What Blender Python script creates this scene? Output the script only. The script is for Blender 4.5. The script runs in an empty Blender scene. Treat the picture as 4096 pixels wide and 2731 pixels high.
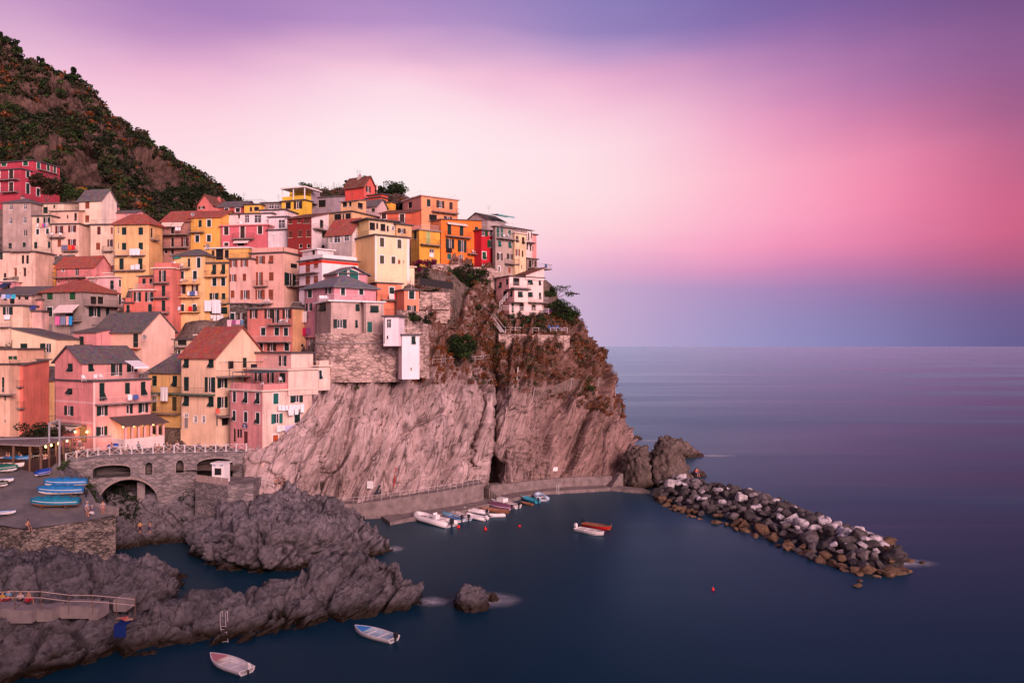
import bpy, bmesh, math, random
import numpy as np
from mathutils import Vector, Matrix
random.seed(7)
sc = bpy.context.scene
COL = sc.collection
# ---------------------------------------------------------------- camera
F, H, CU, CV = 3186.0, 27.0, 2048.0, 1385.0      # focal length in photo pixels, eye height, horizon
cd = bpy.data.cameras.new("camera"); cam = bpy.data.objects.new("camera", cd); COL.objects.link(cam)
cd.sensor_width = 36.0; cd.lens = 36.0 * F / 4096.0; cd.clip_end = 200000.0; cd.clip_start = 0.5
cd.shift_y = (1385 - 1365.5) / 4096.0
cam.location = (0, 0, H); cam.rotation_euler = (math.radians(90), 0, 0)
sc.camera = cam
sc.view_settings.view_transform = 'Standard'; sc.view_settings.look = 'None'
sc.view_settings.exposure = 0.0; sc.view_settings.gamma = 1.0
sc.cycles.use_denoising = True; sc.cycles.max_bounces = 6; sc.cycles.diffuse_bounces = 3
sc.cycles.glossy_bounces = 3; sc.cycles.transparent_max_bounces = 6; sc.cycles.caustics_reflective = False
sc.cycles.use_adaptive_sampling = True; sc.cycles.adaptive_threshold = 0.02

def lin(c):
    return tuple((x / 255.0 / 12.92) if x / 255.0 <= .04045 else ((x / 255.0 + .055) / 1.055) ** 2.4 for x in c)

# ---------------------------------------------------------------- dusk sky (world)
w = bpy.data.worlds.new("World"); sc.world = w; w.use_nodes = True
wt = w.node_tree; wt.nodes.clear()
def wn(t, **k):
    n = wt.nodes.new(t)
    for a, b in k.items(): setattr(n, a, b)
    return n
def wmath(op, a, b=None, c=None):
    n = wn('ShaderNodeMath', operation=op)
    for i, x in enumerate((a, b, c)):
        if x is None: continue
        if isinstance(x, (int, float)): n.inputs[i].default_value = x
        else: wt.links.new(x, n.inputs[i])
    return n.outputs[0]
tc = wn('ShaderNodeTexCoord'); sep = wn('ShaderNodeSeparateXYZ'); wt.links.new(tc.outputs['Generated'], sep.inputs[0])
az = wmath('ARCTAN2', sep.outputs[0], sep.outputs[1])
nz = wn('ShaderNodeTexNoise'); nz.inputs['Scale'].default_value = 2.2; nz.inputs['Detail'].default_value = 3.0
mp = wn('ShaderNodeMapping'); mp.inputs['Scale'].default_value = (1, 1, 3.5); mp.inputs['Rotation'].default_value = (0, math.radians(14), 0)
wt.links.new(tc.outputs['Generated'], mp.inputs[0]); wt.links.new(mp.outputs[0], nz.inputs['Vector'])
el0 = wmath('ARCSINE', wmath('MINIMUM', wmath('MAXIMUM', sep.outputs[2], -1.0), 1.0))
fade = wmath('MINIMUM', wmath('MAXIMUM', wmath('MULTIPLY', el0, 5.0), 0.0), 1.0)
el = wmath('ADD', el0, wmath('MULTIPLY', wmath('MULTIPLY', wmath('SUBTRACT', nz.outputs[0], .5), .095), fade))
ELM = math.radians(40.0)
t_el = wmath('DIVIDE', el, ELM)
ZEN = (62, 58, 118)
SKY = [  # (azimuth, [(elevation deg, sRGB or linear-HDR)])
 (-180, [(0, (2.1, 1.4, 1.6)), (12, (2.0, 1.3, 1.5)), (25, (.85, .5, .66)), (40, (.17, .12, .30))]),
 (-75, [(0, (.9, .55, .62)), (12, (.8, .5, .6)), (25, (.42, .28, .44)), (40, (.13, .10, .25))]),
]
def col_from(u, pts):
    a = math.degrees(math.atan((u - CU) / F)); out = []
    for v, c in pts:
        e = math.degrees(math.atan((CV - v) / F * math.cos(math.radians(a)))); out.append((e, lin(c)))
    out.sort(key=lambda q: q[0]); out.append((38.0, lin(ZEN)))
    SKY.append((a, out))
col_from(60, [(0,(205,160,203)),(110,(226,182,212)),(300,(246,200,220)),(600,(254,220,228)),(1000,(254,222,226)),(1385,(250,215,220))])
col_from(730, [(0,(166,125,186)),(150,(195,145,195)),(250,(228,170,208)),(330,(244,185,213)),(450,(253,207,222)),(650,(255,226,232)),(1385,(252,220,224))])
col_from(1530, [(0,(172,138,196)),(60,(184,146,200)),(130,(205,160,205)),(190,(236,186,214)),(270,(252,206,224)),(400,(254,228,236)),(560,(255,238,242)),(800,(255,236,236)),(1385,(250,214,220))])
col_from(2450, [(0,(136,126,188)),(100,(152,134,190)),(200,(196,158,204)),(290,(236,174,208)),(400,(252,200,220)),(550,(254,222,230)),(750,(254,222,228)),(900,(253,208,218)),(1000,(248,188,212)),(1080,(226,170,205)),(1150,(200,166,205)),(1385,(188,168,205))])
col_from(3050, [(0,(124,102,168)),(130,(150,112,174)),(280,(190,135,186)),(400,(215,145,190)),(500,(240,155,195)),(700,(253,175,200)),(880,(253,170,200)),(980,(246,152,190)),(1060,(212,141,187)),(1140,(172,138,188)),(1250,(156,142,192)),(1385,(150,146,196))])
col_from(3550, [(0,(126,93,154)),(150,(140,98,158)),(300,(167,112,166)),(450,(185,116,166)),(550,(207,122,166)),(650,(238,138,175)),(800,(250,140,176)),(930,(234,131,171)),(1060,(186,117,166)),(1170,(146,116,166)),(1250,(135,120,170)),(1385,(130,125,175))])
col_from(4040, [(0,(114,82,134)),(80,(124,86,139)),(300,(145,93,144)),(480,(152,92,137)),(600,(172,97,140)),(760,(192,98,134)),(890,(208,98,133)),(1000,(190,92,128)),(1120,(148,89,132)),(1210,(114,91,140)),(1385,(100,91,141))])
SKY += [
 (62, [(0, (.45, .25, .38)), (12, (.8, .38, .5)), (25, (.4, .22, .4)), (40, (.10, .08, .2))]),
 (115, [(0, (2.6, 1.7, 1.85)), (12, (2.5, 1.6, 1.75)), (25, (1.0, .56, .7)), (40, (.17, .12, .3))]),
 (180, [(0, (2.1, 1.4, 1.6)), (12, (2.0, 1.3, 1.5)), (25, (.85, .5, .66)), (40, (.17, .12, .30))]),
]
# the measured columns are resampled on an even azimuth grid and blended with overlapping windows
REAR = [q for q in SKY if abs(q[0]) > 45]; FRONT = sorted([q for q in SKY if abs(q[0]) <= 45], key=lambda q: q[0])
EL = [0, 1, 2, 3, 4, 5.5, 7, 8.5, 10, 11.5, 13, 14.5, 16, 17.5, 19, 20.5, 22, 24, 27, 31, 36]
def pick(pts, e):
    if e <= pts[0][0]: return np.array(pts[0][1])
    for (e0, c0), (e1, c1) in zip(pts, pts[1:]):
        if e <= e1: t = (e-e0)/max(e1-e0, 1e-6); return np.array(c0)*(1-t) + np.array(c1)*t
    return np.array(pts[-1][1])
def column(a, e):
    if a <= FRONT[0][0]: return pick(FRONT[0][1], e)
    for (a0, p0), (a1, p1) in zip(FRONT, FRONT[1:]):
        if a <= a1: t = (a-a0)/(a1-a0); return pick(p0, e)*(1-t) + pick(p1, e)*t
    return pick(FRONT[-1][1], e)
def skyramp(pts):
    r = wn('ShaderNodeValToRGB'); els = r.color_ramp.elements; r.color_ramp.interpolation = 'EASE' if len(pts) < 6 else 'LINEAR'
    while len(els) > 1: els.remove(els[-1])
    els[0].position = max(0, pts[0][0]/40.0); els[0].color = (*pts[0][1], 1)
    for e, c in pts[1:]: q = els.new(min(1, e/40.0)); q.color = (*c, 1)
    wt.links.new(t_el, r.inputs[0]); return r.outputs[0]
HS = math.radians(4.0); acc = None
for k in range(-12, 13):
    rc = skyramp([(e, tuple(column(k*4.0, e))) for e in EL])
    d = wmath('ABSOLUTE', wmath('SUBTRACT', az, k*HS))
    m = wn('ShaderNodeMapRange', interpolation_type='SMOOTHSTEP'); wt.links.new(d, m.inputs[0])
    m.inputs[1].default_value = 0; m.inputs[2].default_value = 2*HS; m.inputs[3].default_value = .5; m.inputs[4].default_value = 0
    v = wn('ShaderNodeVectorMath', operation='SCALE'); wt.links.new(rc, v.inputs[0]); wt.links.new(m.outputs[0], v.inputs[3])
    if acc is None: acc = v.outputs[0]
    else:
        q = wn('ShaderNodeVectorMath', operation='ADD'); wt.links.new(acc, q.inputs[0]); wt.links.new(v.outputs[0], q.inputs[1]); acc = q.outputs[0]
prev = acc
chain = [(-42, None)] + sorted([q for q in REAR if q[0] < 0], key=lambda q: -q[0]); 
for side in (-1, 1):
    pa = 40
    for a, pts in sorted([q for q in REAR if q[0]*side > 0], key=lambda q: abs(q[0])):
        rc = skyramp(pts); m = wn('ShaderNodeMapRange', interpolation_type='SMOOTHSTEP'); wt.links.new(wmath('MULTIPLY', az, side), m.inputs[0])
        m.inputs[1].default_value = math.radians(pa); m.inputs[2].default_value = math.radians(abs(a))
        x = wn('ShaderNodeMix', data_type='RGBA'); wt.links.new(m.outputs[0], x.inputs[0])
        wt.links.new(prev, x.inputs[6]); wt.links.new(rc, x.inputs[7]); prev = x.outputs[2]; pa = abs(a)
zf = wn('ShaderNodeMapRange', interpolation_type='SMOOTHSTEP'); wt.links.new(el, zf.inputs[0])
zf.inputs[1].default_value = math.radians(36); zf.inputs[2].default_value = math.radians(65)
zx = wn('ShaderNodeMix', data_type='RGBA'); wt.links.new(zf.outputs[0], zx.inputs[0]); wt.links.new(prev, zx.inputs[6])
zx.inputs[7].default_value = (.05, .07, .16, 1)
bg = wn('ShaderNodeBackground'); bg.inputs['Strength'].default_value = 1.0; wt.links.new(zx.outputs[2], bg.inputs[0])
wo = wn('ShaderNodeOutputWorld'); wt.links.new(bg.outputs[0], wo.inputs[0])
# ---------------------------------------------------------------- soft afterglow from the west
sd = bpy.data.lights.new("afterglow", 'SUN'); sd.energy = 3.9; sd.angle = math.radians(24); sd.color = (1.0, .63, .63)
so = bpy.data.objects.new("afterglow", sd); COL.objects.link(so)
so.rotation_euler = Vector((-.42, .84, -.36)).to_track_quat('-Z', 'Y').to_euler()

# ---------------------------------------------------------------- helpers
def P(u, v, Y): return Vector(((u - CU) / F * Y, Y, H + (CV - v) / F * Y))
def W(u, v, z): return P(u, v, (H - z) * F / (v - CV))
CR = dict(A=(0,600),B=(0,1000),C=(600,700),D=(600,1150),E=(1050,650),F=(1100,1050),G=(1600,650),H=(1650,1000),I=(0,1350),J=(600,1350),K=(0,1750),L=(650,1700))
KS = 500.0 / 1568.0
def S(c, x, y): o = CR[c]; return o[0] + x * KS, o[1] + y * KS
LOC = {}
def tag(o, label=None, cat=None, group=None, kind=None):
    if label: o['label'] = label
    if cat: o['category'] = cat
    if group: o['group'] = group
    if kind: o['kind'] = kind
    return o
def empty(name, loc, label, cat, group=None):
    o = bpy.data.objects.new(name, None); COL.objects.link(o); o.location = loc; o.empty_display_size = .5
    LOC[o.name] = Vector(loc); tag(o, label, cat, group); return o
class MB:
    def __init__(s): s.v = []; s.f = []; s.m = []
    def add(s, vs, fs, mi=0):
        b = len(s.v); s.v += [tuple(x) for x in vs]
        for f in fs: s.f.append([b + i for i in f]); s.m.append(mi)
        return s
    def quad(s, *p, mi=0): return s.add(p, [list(range(len(p)))], mi)
    def box(s, o, ex, ey, ez, mi=0):   # origin corner and three edge vectors
        o, ex, ey, ez = map(Vector, (o, ex, ey, ez))
        vs = [o, o+ex, o+ex+ey, o+ey, o+ez, o+ex+ez, o+ex+ey+ez, o+ey+ez]
        return s.add(vs, [[0,3,2,1],[4,5,6,7],[0,1,5,4],[1,2,6,5],[2,3,7,6],[3,0,4,7]], mi)
    def cbox(s, c, sx, sy, sz, rz=0, mi=0):
        R = Matrix.Rotation(rz, 3, 'Z'); ex, ey, ez = R @ Vector((sx,0,0)), R @ Vector((0,sy,0)), Vector((0,0,sz))
        return s.box(Vector(c) - (ex+ey+ez)/2, ex, ey, ez, mi)
    def slab(s, poly, t, mi=0):
        n = len(poly); b = [Vector(p) - Vector((0,0,t)) for p in poly]
        fs = [list(range(n)), list(range(2*n-1, n-1, -1))] + [[i, n+i, n+(i+1)%n, (i+1)%n] for i in range(n)]
        return s.add(list(map(Vector, poly)) + b, fs, mi)
    def bar(s, a, b, r, n=4, r2=None, mi=0, cap=True):
        a, b = Vector(a), Vector(b); d = b - a
        if d.length < 1e-6: return s
        d.normalize(); x = d.cross(Vector((0,0,1)) if abs(d.z) < .95 else Vector((1,0,0))).normalized(); y = d.cross(x)
        r2 = r if r2 is None else r2; vs = []
        for p, q in ((a, r), (b, r2)):
            for i in range(n):
                t = 2*math.pi*(i+.5)/n; vs.append(p + x*math.cos(t)*q + y*math.sin(t)*q)
        fs = [[i, (i+1)%n, n+(i+1)%n, n+i] for i in range(n)]
        if cap: fs += [list(range(n-1,-1,-1)), list(range(n, 2*n))]
        return s.add(vs, fs, mi)
    def path(s, pts, r, n=4):
        for a, b in zip(pts, pts[1:]): s.bar(a, b, r, n)
        return s
    def loft(s, rings, close=True, capa=True, capb=True, mi=0):
        n = len(rings[0]); vs = [p for r in rings for p in r]; fs = []
        for j in range(len(rings)-1):
            for i in range(n if close else n-1):
                k = (i+1) % n; fs.append([j*n+i, j*n+k, (j+1)*n+k, (j+1)*n+i])
        if capa: fs.append(list(range(n-1,-1,-1)))
        if capb: fs.append([(len(rings)-1)*n+i for i in range(n)])
        return s.add(vs, fs, mi)
    def ball(s, c, rx, ry, rz, n=10, m=6, mi=0):
        c = Vector(c); rings = []
        for j in range(m+1):
            a = -math.pi/2 + math.pi*(j if 0<j<m else (j+.02 if j==0 else j-.02))/m
            rings.append([c + Vector((rx*math.cos(a)*math.cos(2*math.pi*i/n), ry*math.cos(a)*math.sin(2*math.pi*i/n), rz*math.sin(a))) for i in range(n)])
        return s.loft(rings, mi=mi)
    def build(s, name, mats, parent=None, smooth=False, label=None):
        if not s.v: return None
        me = bpy.data.meshes.new(name); off = Vector((0,0,0))
        if parent is not None:
            off = LOC.get(parent.name, off)
        me.from_pydata([(x-off.x, y-off.y, z-off.z) for x, y, z in s.v], [], s.f)
        if not isinstance(mats, (list, tuple)): mats = [mats]
        for m in mats: me.materials.append(m)
        if len(mats) > 1: me.polygons.foreach_set('material_index', s.m)
        bm = bmesh.new(); bm.from_mesh(me); bmesh.ops.recalc_face_normals(bm, faces=bm.faces); bm.to_mesh(me); bm.free()
        if smooth: me.polygons.foreach_set('use_smooth', [True]*len(me.polygons))
        o = bpy.data.objects.new(name, me); COL.objects.link(o)
        if parent is not None: o.parent = parent; LOC[o.name] = off
        else: LOC[o.name] = Vector((0,0,0))
        if label: o['label'] = label
        return o
def center_origin(o):
    """move a top-level mesh's origin to the middle of its base"""
    me = o.data; n = len(me.vertices); a = np.empty(n*3); me.vertices.foreach_get('co', a); a = a.reshape(-1,3)
    c = np.array([(a[:,0].min()+a[:,0].max())/2, (a[:,1].min()+a[:,1].max())/2, a[:,2].min()])
    a -= c; me.vertices.foreach_set('co', a.ravel()); o.location = c; LOC[o.name] = Vector(c); me.update(); return o
def copy_tree(o, parent=None):
    c = o.copy(); COL.objects.link(c); c.parent = parent
    for ch in list(o.children): copy_tree(ch, c)
    return c
def place(proto, used, loc, rz=0, label=None, group=None, scale=1, rx=0, ry=0):
    o = proto if not used.get(proto.name) else copy_tree(proto); used[proto.name] = 1
    o.location = loc; o.rotation_euler = (rx, ry, rz); o.scale = (scale,)*3
    tag(o, label, None, group); return o
# ------------------------------------------------ numpy noise
def _h(ix, iy, iz, s=0):
    n = (ix*374761393 + iy*668265263 + iz*1440662683 + s*974711 + 12345) & 0xffffffff
    n = ((n ^ (n >> 13)) * 1274126177) & 0xffffffff; n = ((n ^ (n >> 16)) * 2246822519) & 0xffffffff
    return ((n ^ (n >> 15)) & 0xffffff) / float(0xffffff)
def vnoise(p, s=0):
    i = np.floor(p).astype(np.int64); f = p - i; f = f*f*f*(f*(f*6-15)+10)
    r = 0
    for dx in (0,1):
        for dy in (0,1):
            for dz in (0,1):
                wgt = (f[:,0] if dx else 1-f[:,0])*(f[:,1] if dy else 1-f[:,1])*(f[:,2] if dz else 1-f[:,2])
                r = r + wgt*_h(i[:,0]+dx, i[:,1]+dy, i[:,2]+dz, s)
    return r*2-1
def fbm(p, o=4, s=0):
    r = 0; a = 1.; t = 0
    for k in range(o): r = r + a*vnoise(p*(2.03**k)+k*7.3, s+k); t += a; a *= .5
    return r/t
def worley(p, s=0, jit=.9):
    i = np.floor(p).astype(np.int64); n = len(p); f1 = np.full(n, 9.); f2 = np.full(n, 9.)
    blk = np.zeros(n)
    for dx in (-1,0,1):
        for dy in (-1,0,1):
            for dz in (-1,0,1):
                c = i + np.array([dx,dy,dz]); h = [_h(c[:,0],c[:,1],c[:,2],s+k) for k in range(7)]
                q = c + .5 + jit*(np.stack(h[:3],1)-.5); d = p-q; D = np.sqrt((d*d).sum(1))
                b = (h[3]-.5)*1.2 + (h[4]-.5)*1.6*d[:,0] + (h[5]-.5)*1.6*d[:,1] + (h[6]-.5)*1.6*d[:,2]
                m = D < f1; f2 = np.where(m, f1, np.minimum(f2, D)); blk = np.where(m, b, blk); f1 = np.where(m, D, f1)
    return f1, f2, blk
def npmesh(name, V, Q, mats, smooth=True, parent=None):
    me = bpy.data.meshes.new(name); V = np.asarray(V, float); Q = np.asarray(Q, np.int32); k = Q.shape[1]
    me.vertices.add(len(V)); me.vertices.foreach_set('co', V.ravel())
    me.loops.add(Q.size); me.loops.foreach_set('vertex_index', Q.ravel())
    me.polygons.add(len(Q)); me.polygons.foreach_set('loop_start', np.arange(len(Q), dtype=np.int32)*k)
    me.polygons.foreach_set('loop_total', np.full(len(Q), k, np.int32))
    if smooth: me.polygons.foreach_set('use_smooth', np.ones(len(Q), bool))
    if not isinstance(mats, (list, tuple)): mats = [mats]
    for m in mats: me.materials.append(m)
    me.update(calc_edges=True); me.validate()
    o = bpy.data.objects.new(name, me); COL.objects.link(o); LOC[o.name] = Vector((0,0,0))
    if parent is not None: o.parent = parent
    return o
def gridfaces(nr, nc):
    a = np.arange(nr*nc).reshape(nr, nc)
    return np.stack([a[:-1,:-1], a[:-1,1:], a[1:,1:], a[1:,:-1]], -1).reshape(-1, 4)
def catmull(C, n, axis):
    C = np.moveaxis(np.asarray(C, float), axis, 0); m = len(C)
    t = np.linspace(0, m-1, n); i = np.minimum(t.astype(int), m-2); f = (t-i).reshape((-1,)+(1,)*(C.ndim-1))
    g = lambda k: C[np.clip(k, 0, m-1)]
    p0, p1, p2, p3 = g(i-1), g(i), g(i+1), g(i+2)
    r = .5*((2*p1)+(-p0+p2)*f+(2*p0-5*p1+4*p2-p3)*f*f+(-p0+3*p1-3*p2+p3)*f**3)
    return np.moveaxis(r, 0, axis)
def gnormals(G):
    du = np.gradient(G, axis=1); dv = np.gradient(G, axis=0); n = np.cross(du, dv)
    return n/np.maximum(np.linalg.norm(n, axis=2, keepdims=True), 1e-9)
# ================================================================ materials
MATS = {}
def nm(name, base=(.5,.5,.5), rough=.85, metal=0.0, spec=.3):
    m = bpy.data.materials.new(name); m.use_nodes = True; nt = m.node_tree; b = nt.nodes['Principled BSDF']
    b.inputs['Base Color'].default_value = (*base, 1); b.inputs['Roughness'].default_value = rough
    b.inputs['Metallic'].default_value = metal; b.inputs['Specular IOR Level'].default_value = spec
    return m, nt, b
def node(nt, t, ins=None, **k):
    n = nt.nodes.new(t)
    for a, b in k.items(): setattr(n, a, b)
    for a, b in (ins or {}).items():
        if hasattr(b, 'links') or isinstance(b, bpy.types.NodeSocket): nt.links.new(b, n.inputs[a])
        else: n.inputs[a].default_value = b
    return n
def pos(nt, scale=(1,1,1), rot=(0,0,0)):
    g = node(nt, 'ShaderNodeNewGeometry'); m = node(nt, 'ShaderNodeMapping', {'Vector': g.outputs['Position'], 'Scale': scale, 'Rotation': rot})
    return m.outputs[0]
def bed(nt, scale, rot):      # stretched coordinates along a tilted bedding direction
    g = node(nt, 'ShaderNodeNewGeometry'); m = node(nt, 'ShaderNodeMapping', {'Vector': g.outputs['Position'], 'Scale': tuple(1/x for x in scale), 'Rotation': rot}, vector_type='TEXTURE')
    return m.outputs[0]
def noise(nt, vec, scale, detail=4, rough=.55, dist=0.0):
    return node(nt, 'ShaderNodeTexNoise', {'Vector': vec, 'Scale': scale, 'Detail': detail, 'Roughness': rough, 'Distortion': dist}).outputs[0]
def ramp(nt, fac, stops):
    r = node(nt, 'ShaderNodeValToRGB', {'Fac': fac}); e = r.color_ramp.elements
    while len(e) > 1: e.remove(e[-1])
    for i, (p, c) in enumerate(stops):
        q = e[0] if i == 0 else e.new(p)
        q.position = p; c = (c, c, c) if isinstance(c, (int, float)) else c; q.color = (*c, 1)
    return r.outputs[0]
def mixc(nt, f, a, b, mode='MIX'):
    n = node(nt, 'ShaderNodeMix', data_type='RGBA', blend_type=mode)
    for i, x in ((0, f), (6, a), (7, b)):
        if isinstance(x, bpy.types.NodeSocket): nt.links.new(x, n.inputs[i])
        elif i == 0: n.inputs[0].default_value = x
        else: n.inputs[i].default_value = (*x, 1)
    return n.outputs[2]
def bump(nt, b, h, strength, dist):
    n = node(nt, 'ShaderNodeBump', {'Height': h, 'Strength': strength, 'Distance': dist}); nt.links.new(n.outputs[0], b.inputs['Normal'])
def sc_(c, k): return tuple(min(1, x*k) for x in c)
def plaster(c, age=.5):
    age = min(1.1, age*1.35+.1); key = ('pl', c, age)
    if key in MATS: return MATS[key]
    m, nt, b = nm('painted_plaster', c, .92, 0, .15); p = pos(nt)
    big = ramp(nt, noise(nt, p, .35, 6, .62), [(.36, 0), (.66, 1)])
    col = mixc(nt, big, sc_(c, 1-.26*age), sc_(c, 1.05))
    st = ramp(nt, noise(nt, pos(nt, (1.7,1.7,.16)), 1.0, 5, .6), [(.50, 0), (.78, 1)])
    dk = tuple(.45*x+.55*y for x, y in zip(sc_(c, .5), (.16,.12,.11)))
    f = node(nt, 'ShaderNodeMath', {0: st, 1: .8*age}, operation='MULTIPLY').outputs[0]
    col = mixc(nt, f, col, dk)
    pt = ramp(nt, noise(nt, p, .9, 8, .7), [(.64, 0), (.70, 1)])
    f2 = node(nt, 'ShaderNodeMath', {0: pt, 1: .75*age}, operation='MULTIPLY').outputs[0]
    col = mixc(nt, f2, col, tuple(.55*x+.45*y for x, y in zip(c, (.5,.42,.38))))
    nt.links.new(col, b.inputs['Base Color']); bump(nt, b, noise(nt, p, 5, 6, .7), .35, .03)
    MATS[key] = m; return m
def plain(name, c, rough=.7, metal=0, spec=.3, var=.15, scale=3.0, bmp=0):
    key = ('p', name, c)
    if key in MATS: return MATS[key]
    m, nt, b = nm(name, c, rough, metal, spec); p = pos(nt); n = noise(nt, p, scale, 5, .6)
    nt.links.new(mixc(nt, ramp(nt, n, [(.3, 0), (.7, 1)]), sc_(c, 1-var), sc_(c, 1+var)), b.inputs['Base Color'])
    if bmp: bump(nt, b, n, bmp, .05)
    MATS[key] = m; return m
def shutter(c):
    key = ('sh', c)
    if key in MATS: return MATS[key]
    m, nt, b = nm('slatted_shutter', c, .6, 0, .3); p = pos(nt)
    wv = node(nt, 'ShaderNodeTexWave', {'Vector': p, 'Scale': 3.6, 'Distortion': 0.0}, wave_type='BANDS', bands_direction='Z').outputs[1]
    nt.links.new(mixc(nt, ramp(nt, noise(nt, p, .8, 4), [(.3, 0), (.7, 1)]), sc_(c, .75), sc_(c, 1.2)), b.inputs['Base Color'])
    bump(nt, b, wv, .6, .02); MATS[key] = m; return m
def roofmat(kind):
    if ('rf', kind) in MATS: return MATS[('rf', kind)]
    c = {'slate': (.13,.115,.12), 'red': (.36,.085,.06), 'brown': (.17,.055,.035), 'dark': (.06,.05,.05), 'blue': (.16,.16,.19)}[kind]
    m, nt, b = nm('roof_'+kind, c, .85); p = pos(nt)
    v = node(nt, 'ShaderNodeTexVoronoi', {'Vector': pos(nt, (2.6,2.6,2.6)), 'Scale': 1.0})
    col = mixc(nt, .55, c, v.outputs['Color'], 'SOFT_LIGHT')
    col = mixc(nt, ramp(nt, noise(nt, p, .6, 7, .65), [(.42, 0), (.7, 1)]), col, tuple(.5*x+.5*y for x, y in zip(c, (.24,.17,.14))))
    col = mixc(nt, ramp(nt, noise(nt, p, 2.2, 4, .6), [(.35, .0), (.75, .7)]), col, sc_(c, .55))
    nt.links.new(col, b.inputs['Base Color']); bump(nt, b, v.outputs['Distance'], .5, .08); MATS[('rf', kind)] = m; return m
def stonewall(c1, c2, mortar, sc=2.2):
    m, nt, b = nm('rubble_stone', c1, .95, 0, .1); p = pos(nt, (1,1,1.9)); wp = mixc(nt, .12, p, node(nt, 'ShaderNodeTexNoise', {'Vector': p, 'Scale': 2.0}).outputs[1])
    v = node(nt, 'ShaderNodeTexVoronoi', {'Vector': wp, 'Scale': sc}); e = node(nt, 'ShaderNodeTexVoronoi', {'Vector': wp, 'Scale': sc}, feature='DISTANCE_TO_EDGE')
    sep_ = node(nt, 'ShaderNodeSeparateColor', {0: v.outputs['Color']}).outputs[0]
    col = mixc(nt, sep_, c1, c2); ed = ramp(nt, e.outputs['Distance'], [(.02, 0), (.09, 1)])
    col = mixc(nt, ed, mortar, col)
    pl = ramp(nt, noise(nt, p, .55, 7, .65), [(.48, 0), (.55, 1)])
    col = mixc(nt, node(nt, 'ShaderNodeMath', {0: pl, 1: .75}, operation='MULTIPLY').outputs[0], col, sc_(c2, 1.25))
    nt.links.new(col, b.inputs['Base Color']); bump(nt, b, ed, .9, .12); return m
def rockmat(name, c1, c2, dark, vein, strata_rot, wet=None, veg=None, s=1.0, bs=.7, mot=1.0, crk=.95):
    """c1/c2 large tone patches, dark cracks, vein pale marks, wet = brown tide band colour, veg = (z0, z1) dry scrub on ledges"""
    m, nt, b = nm(name, c1, .88, 0, .25); p = pos(nt)
    big = ramp(nt, noise(nt, p, .16*s, 6, .6), [(.36, 0), (.64, 1)]); col = mixc(nt, big, c1, c2)
    ps = bed(nt, (1.8, 1.8, .20), strata_rot); st = noise(nt, ps, .6*s, 8, .6, .8)
    col = mixc(nt, ramp(nt, st, [(.34, .8), (.47, 0)]), col, dark)
    col = mixc(nt, ramp(nt, st, [(.60, 0), (.76, .5)]), col, sc_(c2, 1.3))
    cr = node(nt, 'ShaderNodeTexVoronoi', {'Vector': mixc(nt, .25, ps, node(nt, 'ShaderNodeTexNoise', {'Vector': ps, 'Scale': 1.5}).outputs[1]), 'Scale': .55*s}, feature='DISTANCE_TO_EDGE').outputs[0]
    crf = node(nt, 'ShaderNodeMath', {0: ramp(nt, cr, [(.0, crk), (.045, 0)]), 1: ramp(nt, noise(nt, p, .4*s, 3), [(.38, 0), (.55, 1)])}, operation='MULTIPLY').outputs[0]
    col = mixc(nt, crf, col, sc_(dark, .5))
    lo_ = noise(nt, bed(nt, (1.5,1.5,.4), strata_rot), .9*s, 10, .72); col = mixc(nt, ramp(nt, lo_, [(.36, .75*mot), (.5, 0)]), col, dark); col = mixc(nt, ramp(nt, lo_, [(.52, 0), (.66, .55*mot)]), col, sc_(c2, 1.25))
    vn = ramp(nt, noise(nt, pos(nt, (1,1,1.4)), 1.3*s, 9, .72), [(.655, 0), (.69, 1)])
    col = mixc(nt, node(nt, 'ShaderNodeMath', {0: vn, 1: .8}, operation='MULTIPLY').outputs[0], col, vein)
    g = node(nt, 'ShaderNodeNewGeometry'); sz = node(nt, 'ShaderNodeSeparateXYZ', {0: g.outputs['Position']}).outputs[2]
    if veg:
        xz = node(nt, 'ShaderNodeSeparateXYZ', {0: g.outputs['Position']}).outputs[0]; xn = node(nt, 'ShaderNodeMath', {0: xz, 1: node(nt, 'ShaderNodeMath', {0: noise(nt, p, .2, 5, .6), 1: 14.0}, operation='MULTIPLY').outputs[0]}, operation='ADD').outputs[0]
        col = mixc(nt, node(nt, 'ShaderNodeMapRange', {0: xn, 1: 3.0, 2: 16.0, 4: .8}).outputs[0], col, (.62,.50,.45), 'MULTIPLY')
        zz = node(nt, 'ShaderNodeMath', {0: sz, 1: node(nt, 'ShaderNodeMath', {0: noise(nt, p, .25, 4), 1: 9.0}, operation='MULTIPLY').outputs[0]}, operation='ADD').outputs[0]
        sx_ = node(nt, 'ShaderNodeSeparateXYZ', {0: g.outputs['Position']}).outputs[0]; zz = node(nt, 'ShaderNodeMath', {0: node(nt, 'ShaderNodeMath', {0: sx_, 1: .15}, operation='MULTIPLY').outputs[0], 1: zz}, operation='ADD').outputs[0]
        zr = node(nt, 'ShaderNodeMapRange', {0: zz, 1: veg[0]+4.5, 2: veg[1]+4.5}).outputs[0]
        soil = mixc(nt, ramp(nt, noise(nt, p, 1.6, 6, .7), [(.35, 0), (.65, 1)]), (.085,.032,.018), (.16,.085,.06))
        vm = ramp(nt, noise(nt, p, .5, 7, .7), [(.36, .25), (.52, 1)])
        col = mixc(nt, node(nt, 'ShaderNodeMath', {0: zr, 1: vm}, operation='MULTIPLY').outputs[0], col, soil)
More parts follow.
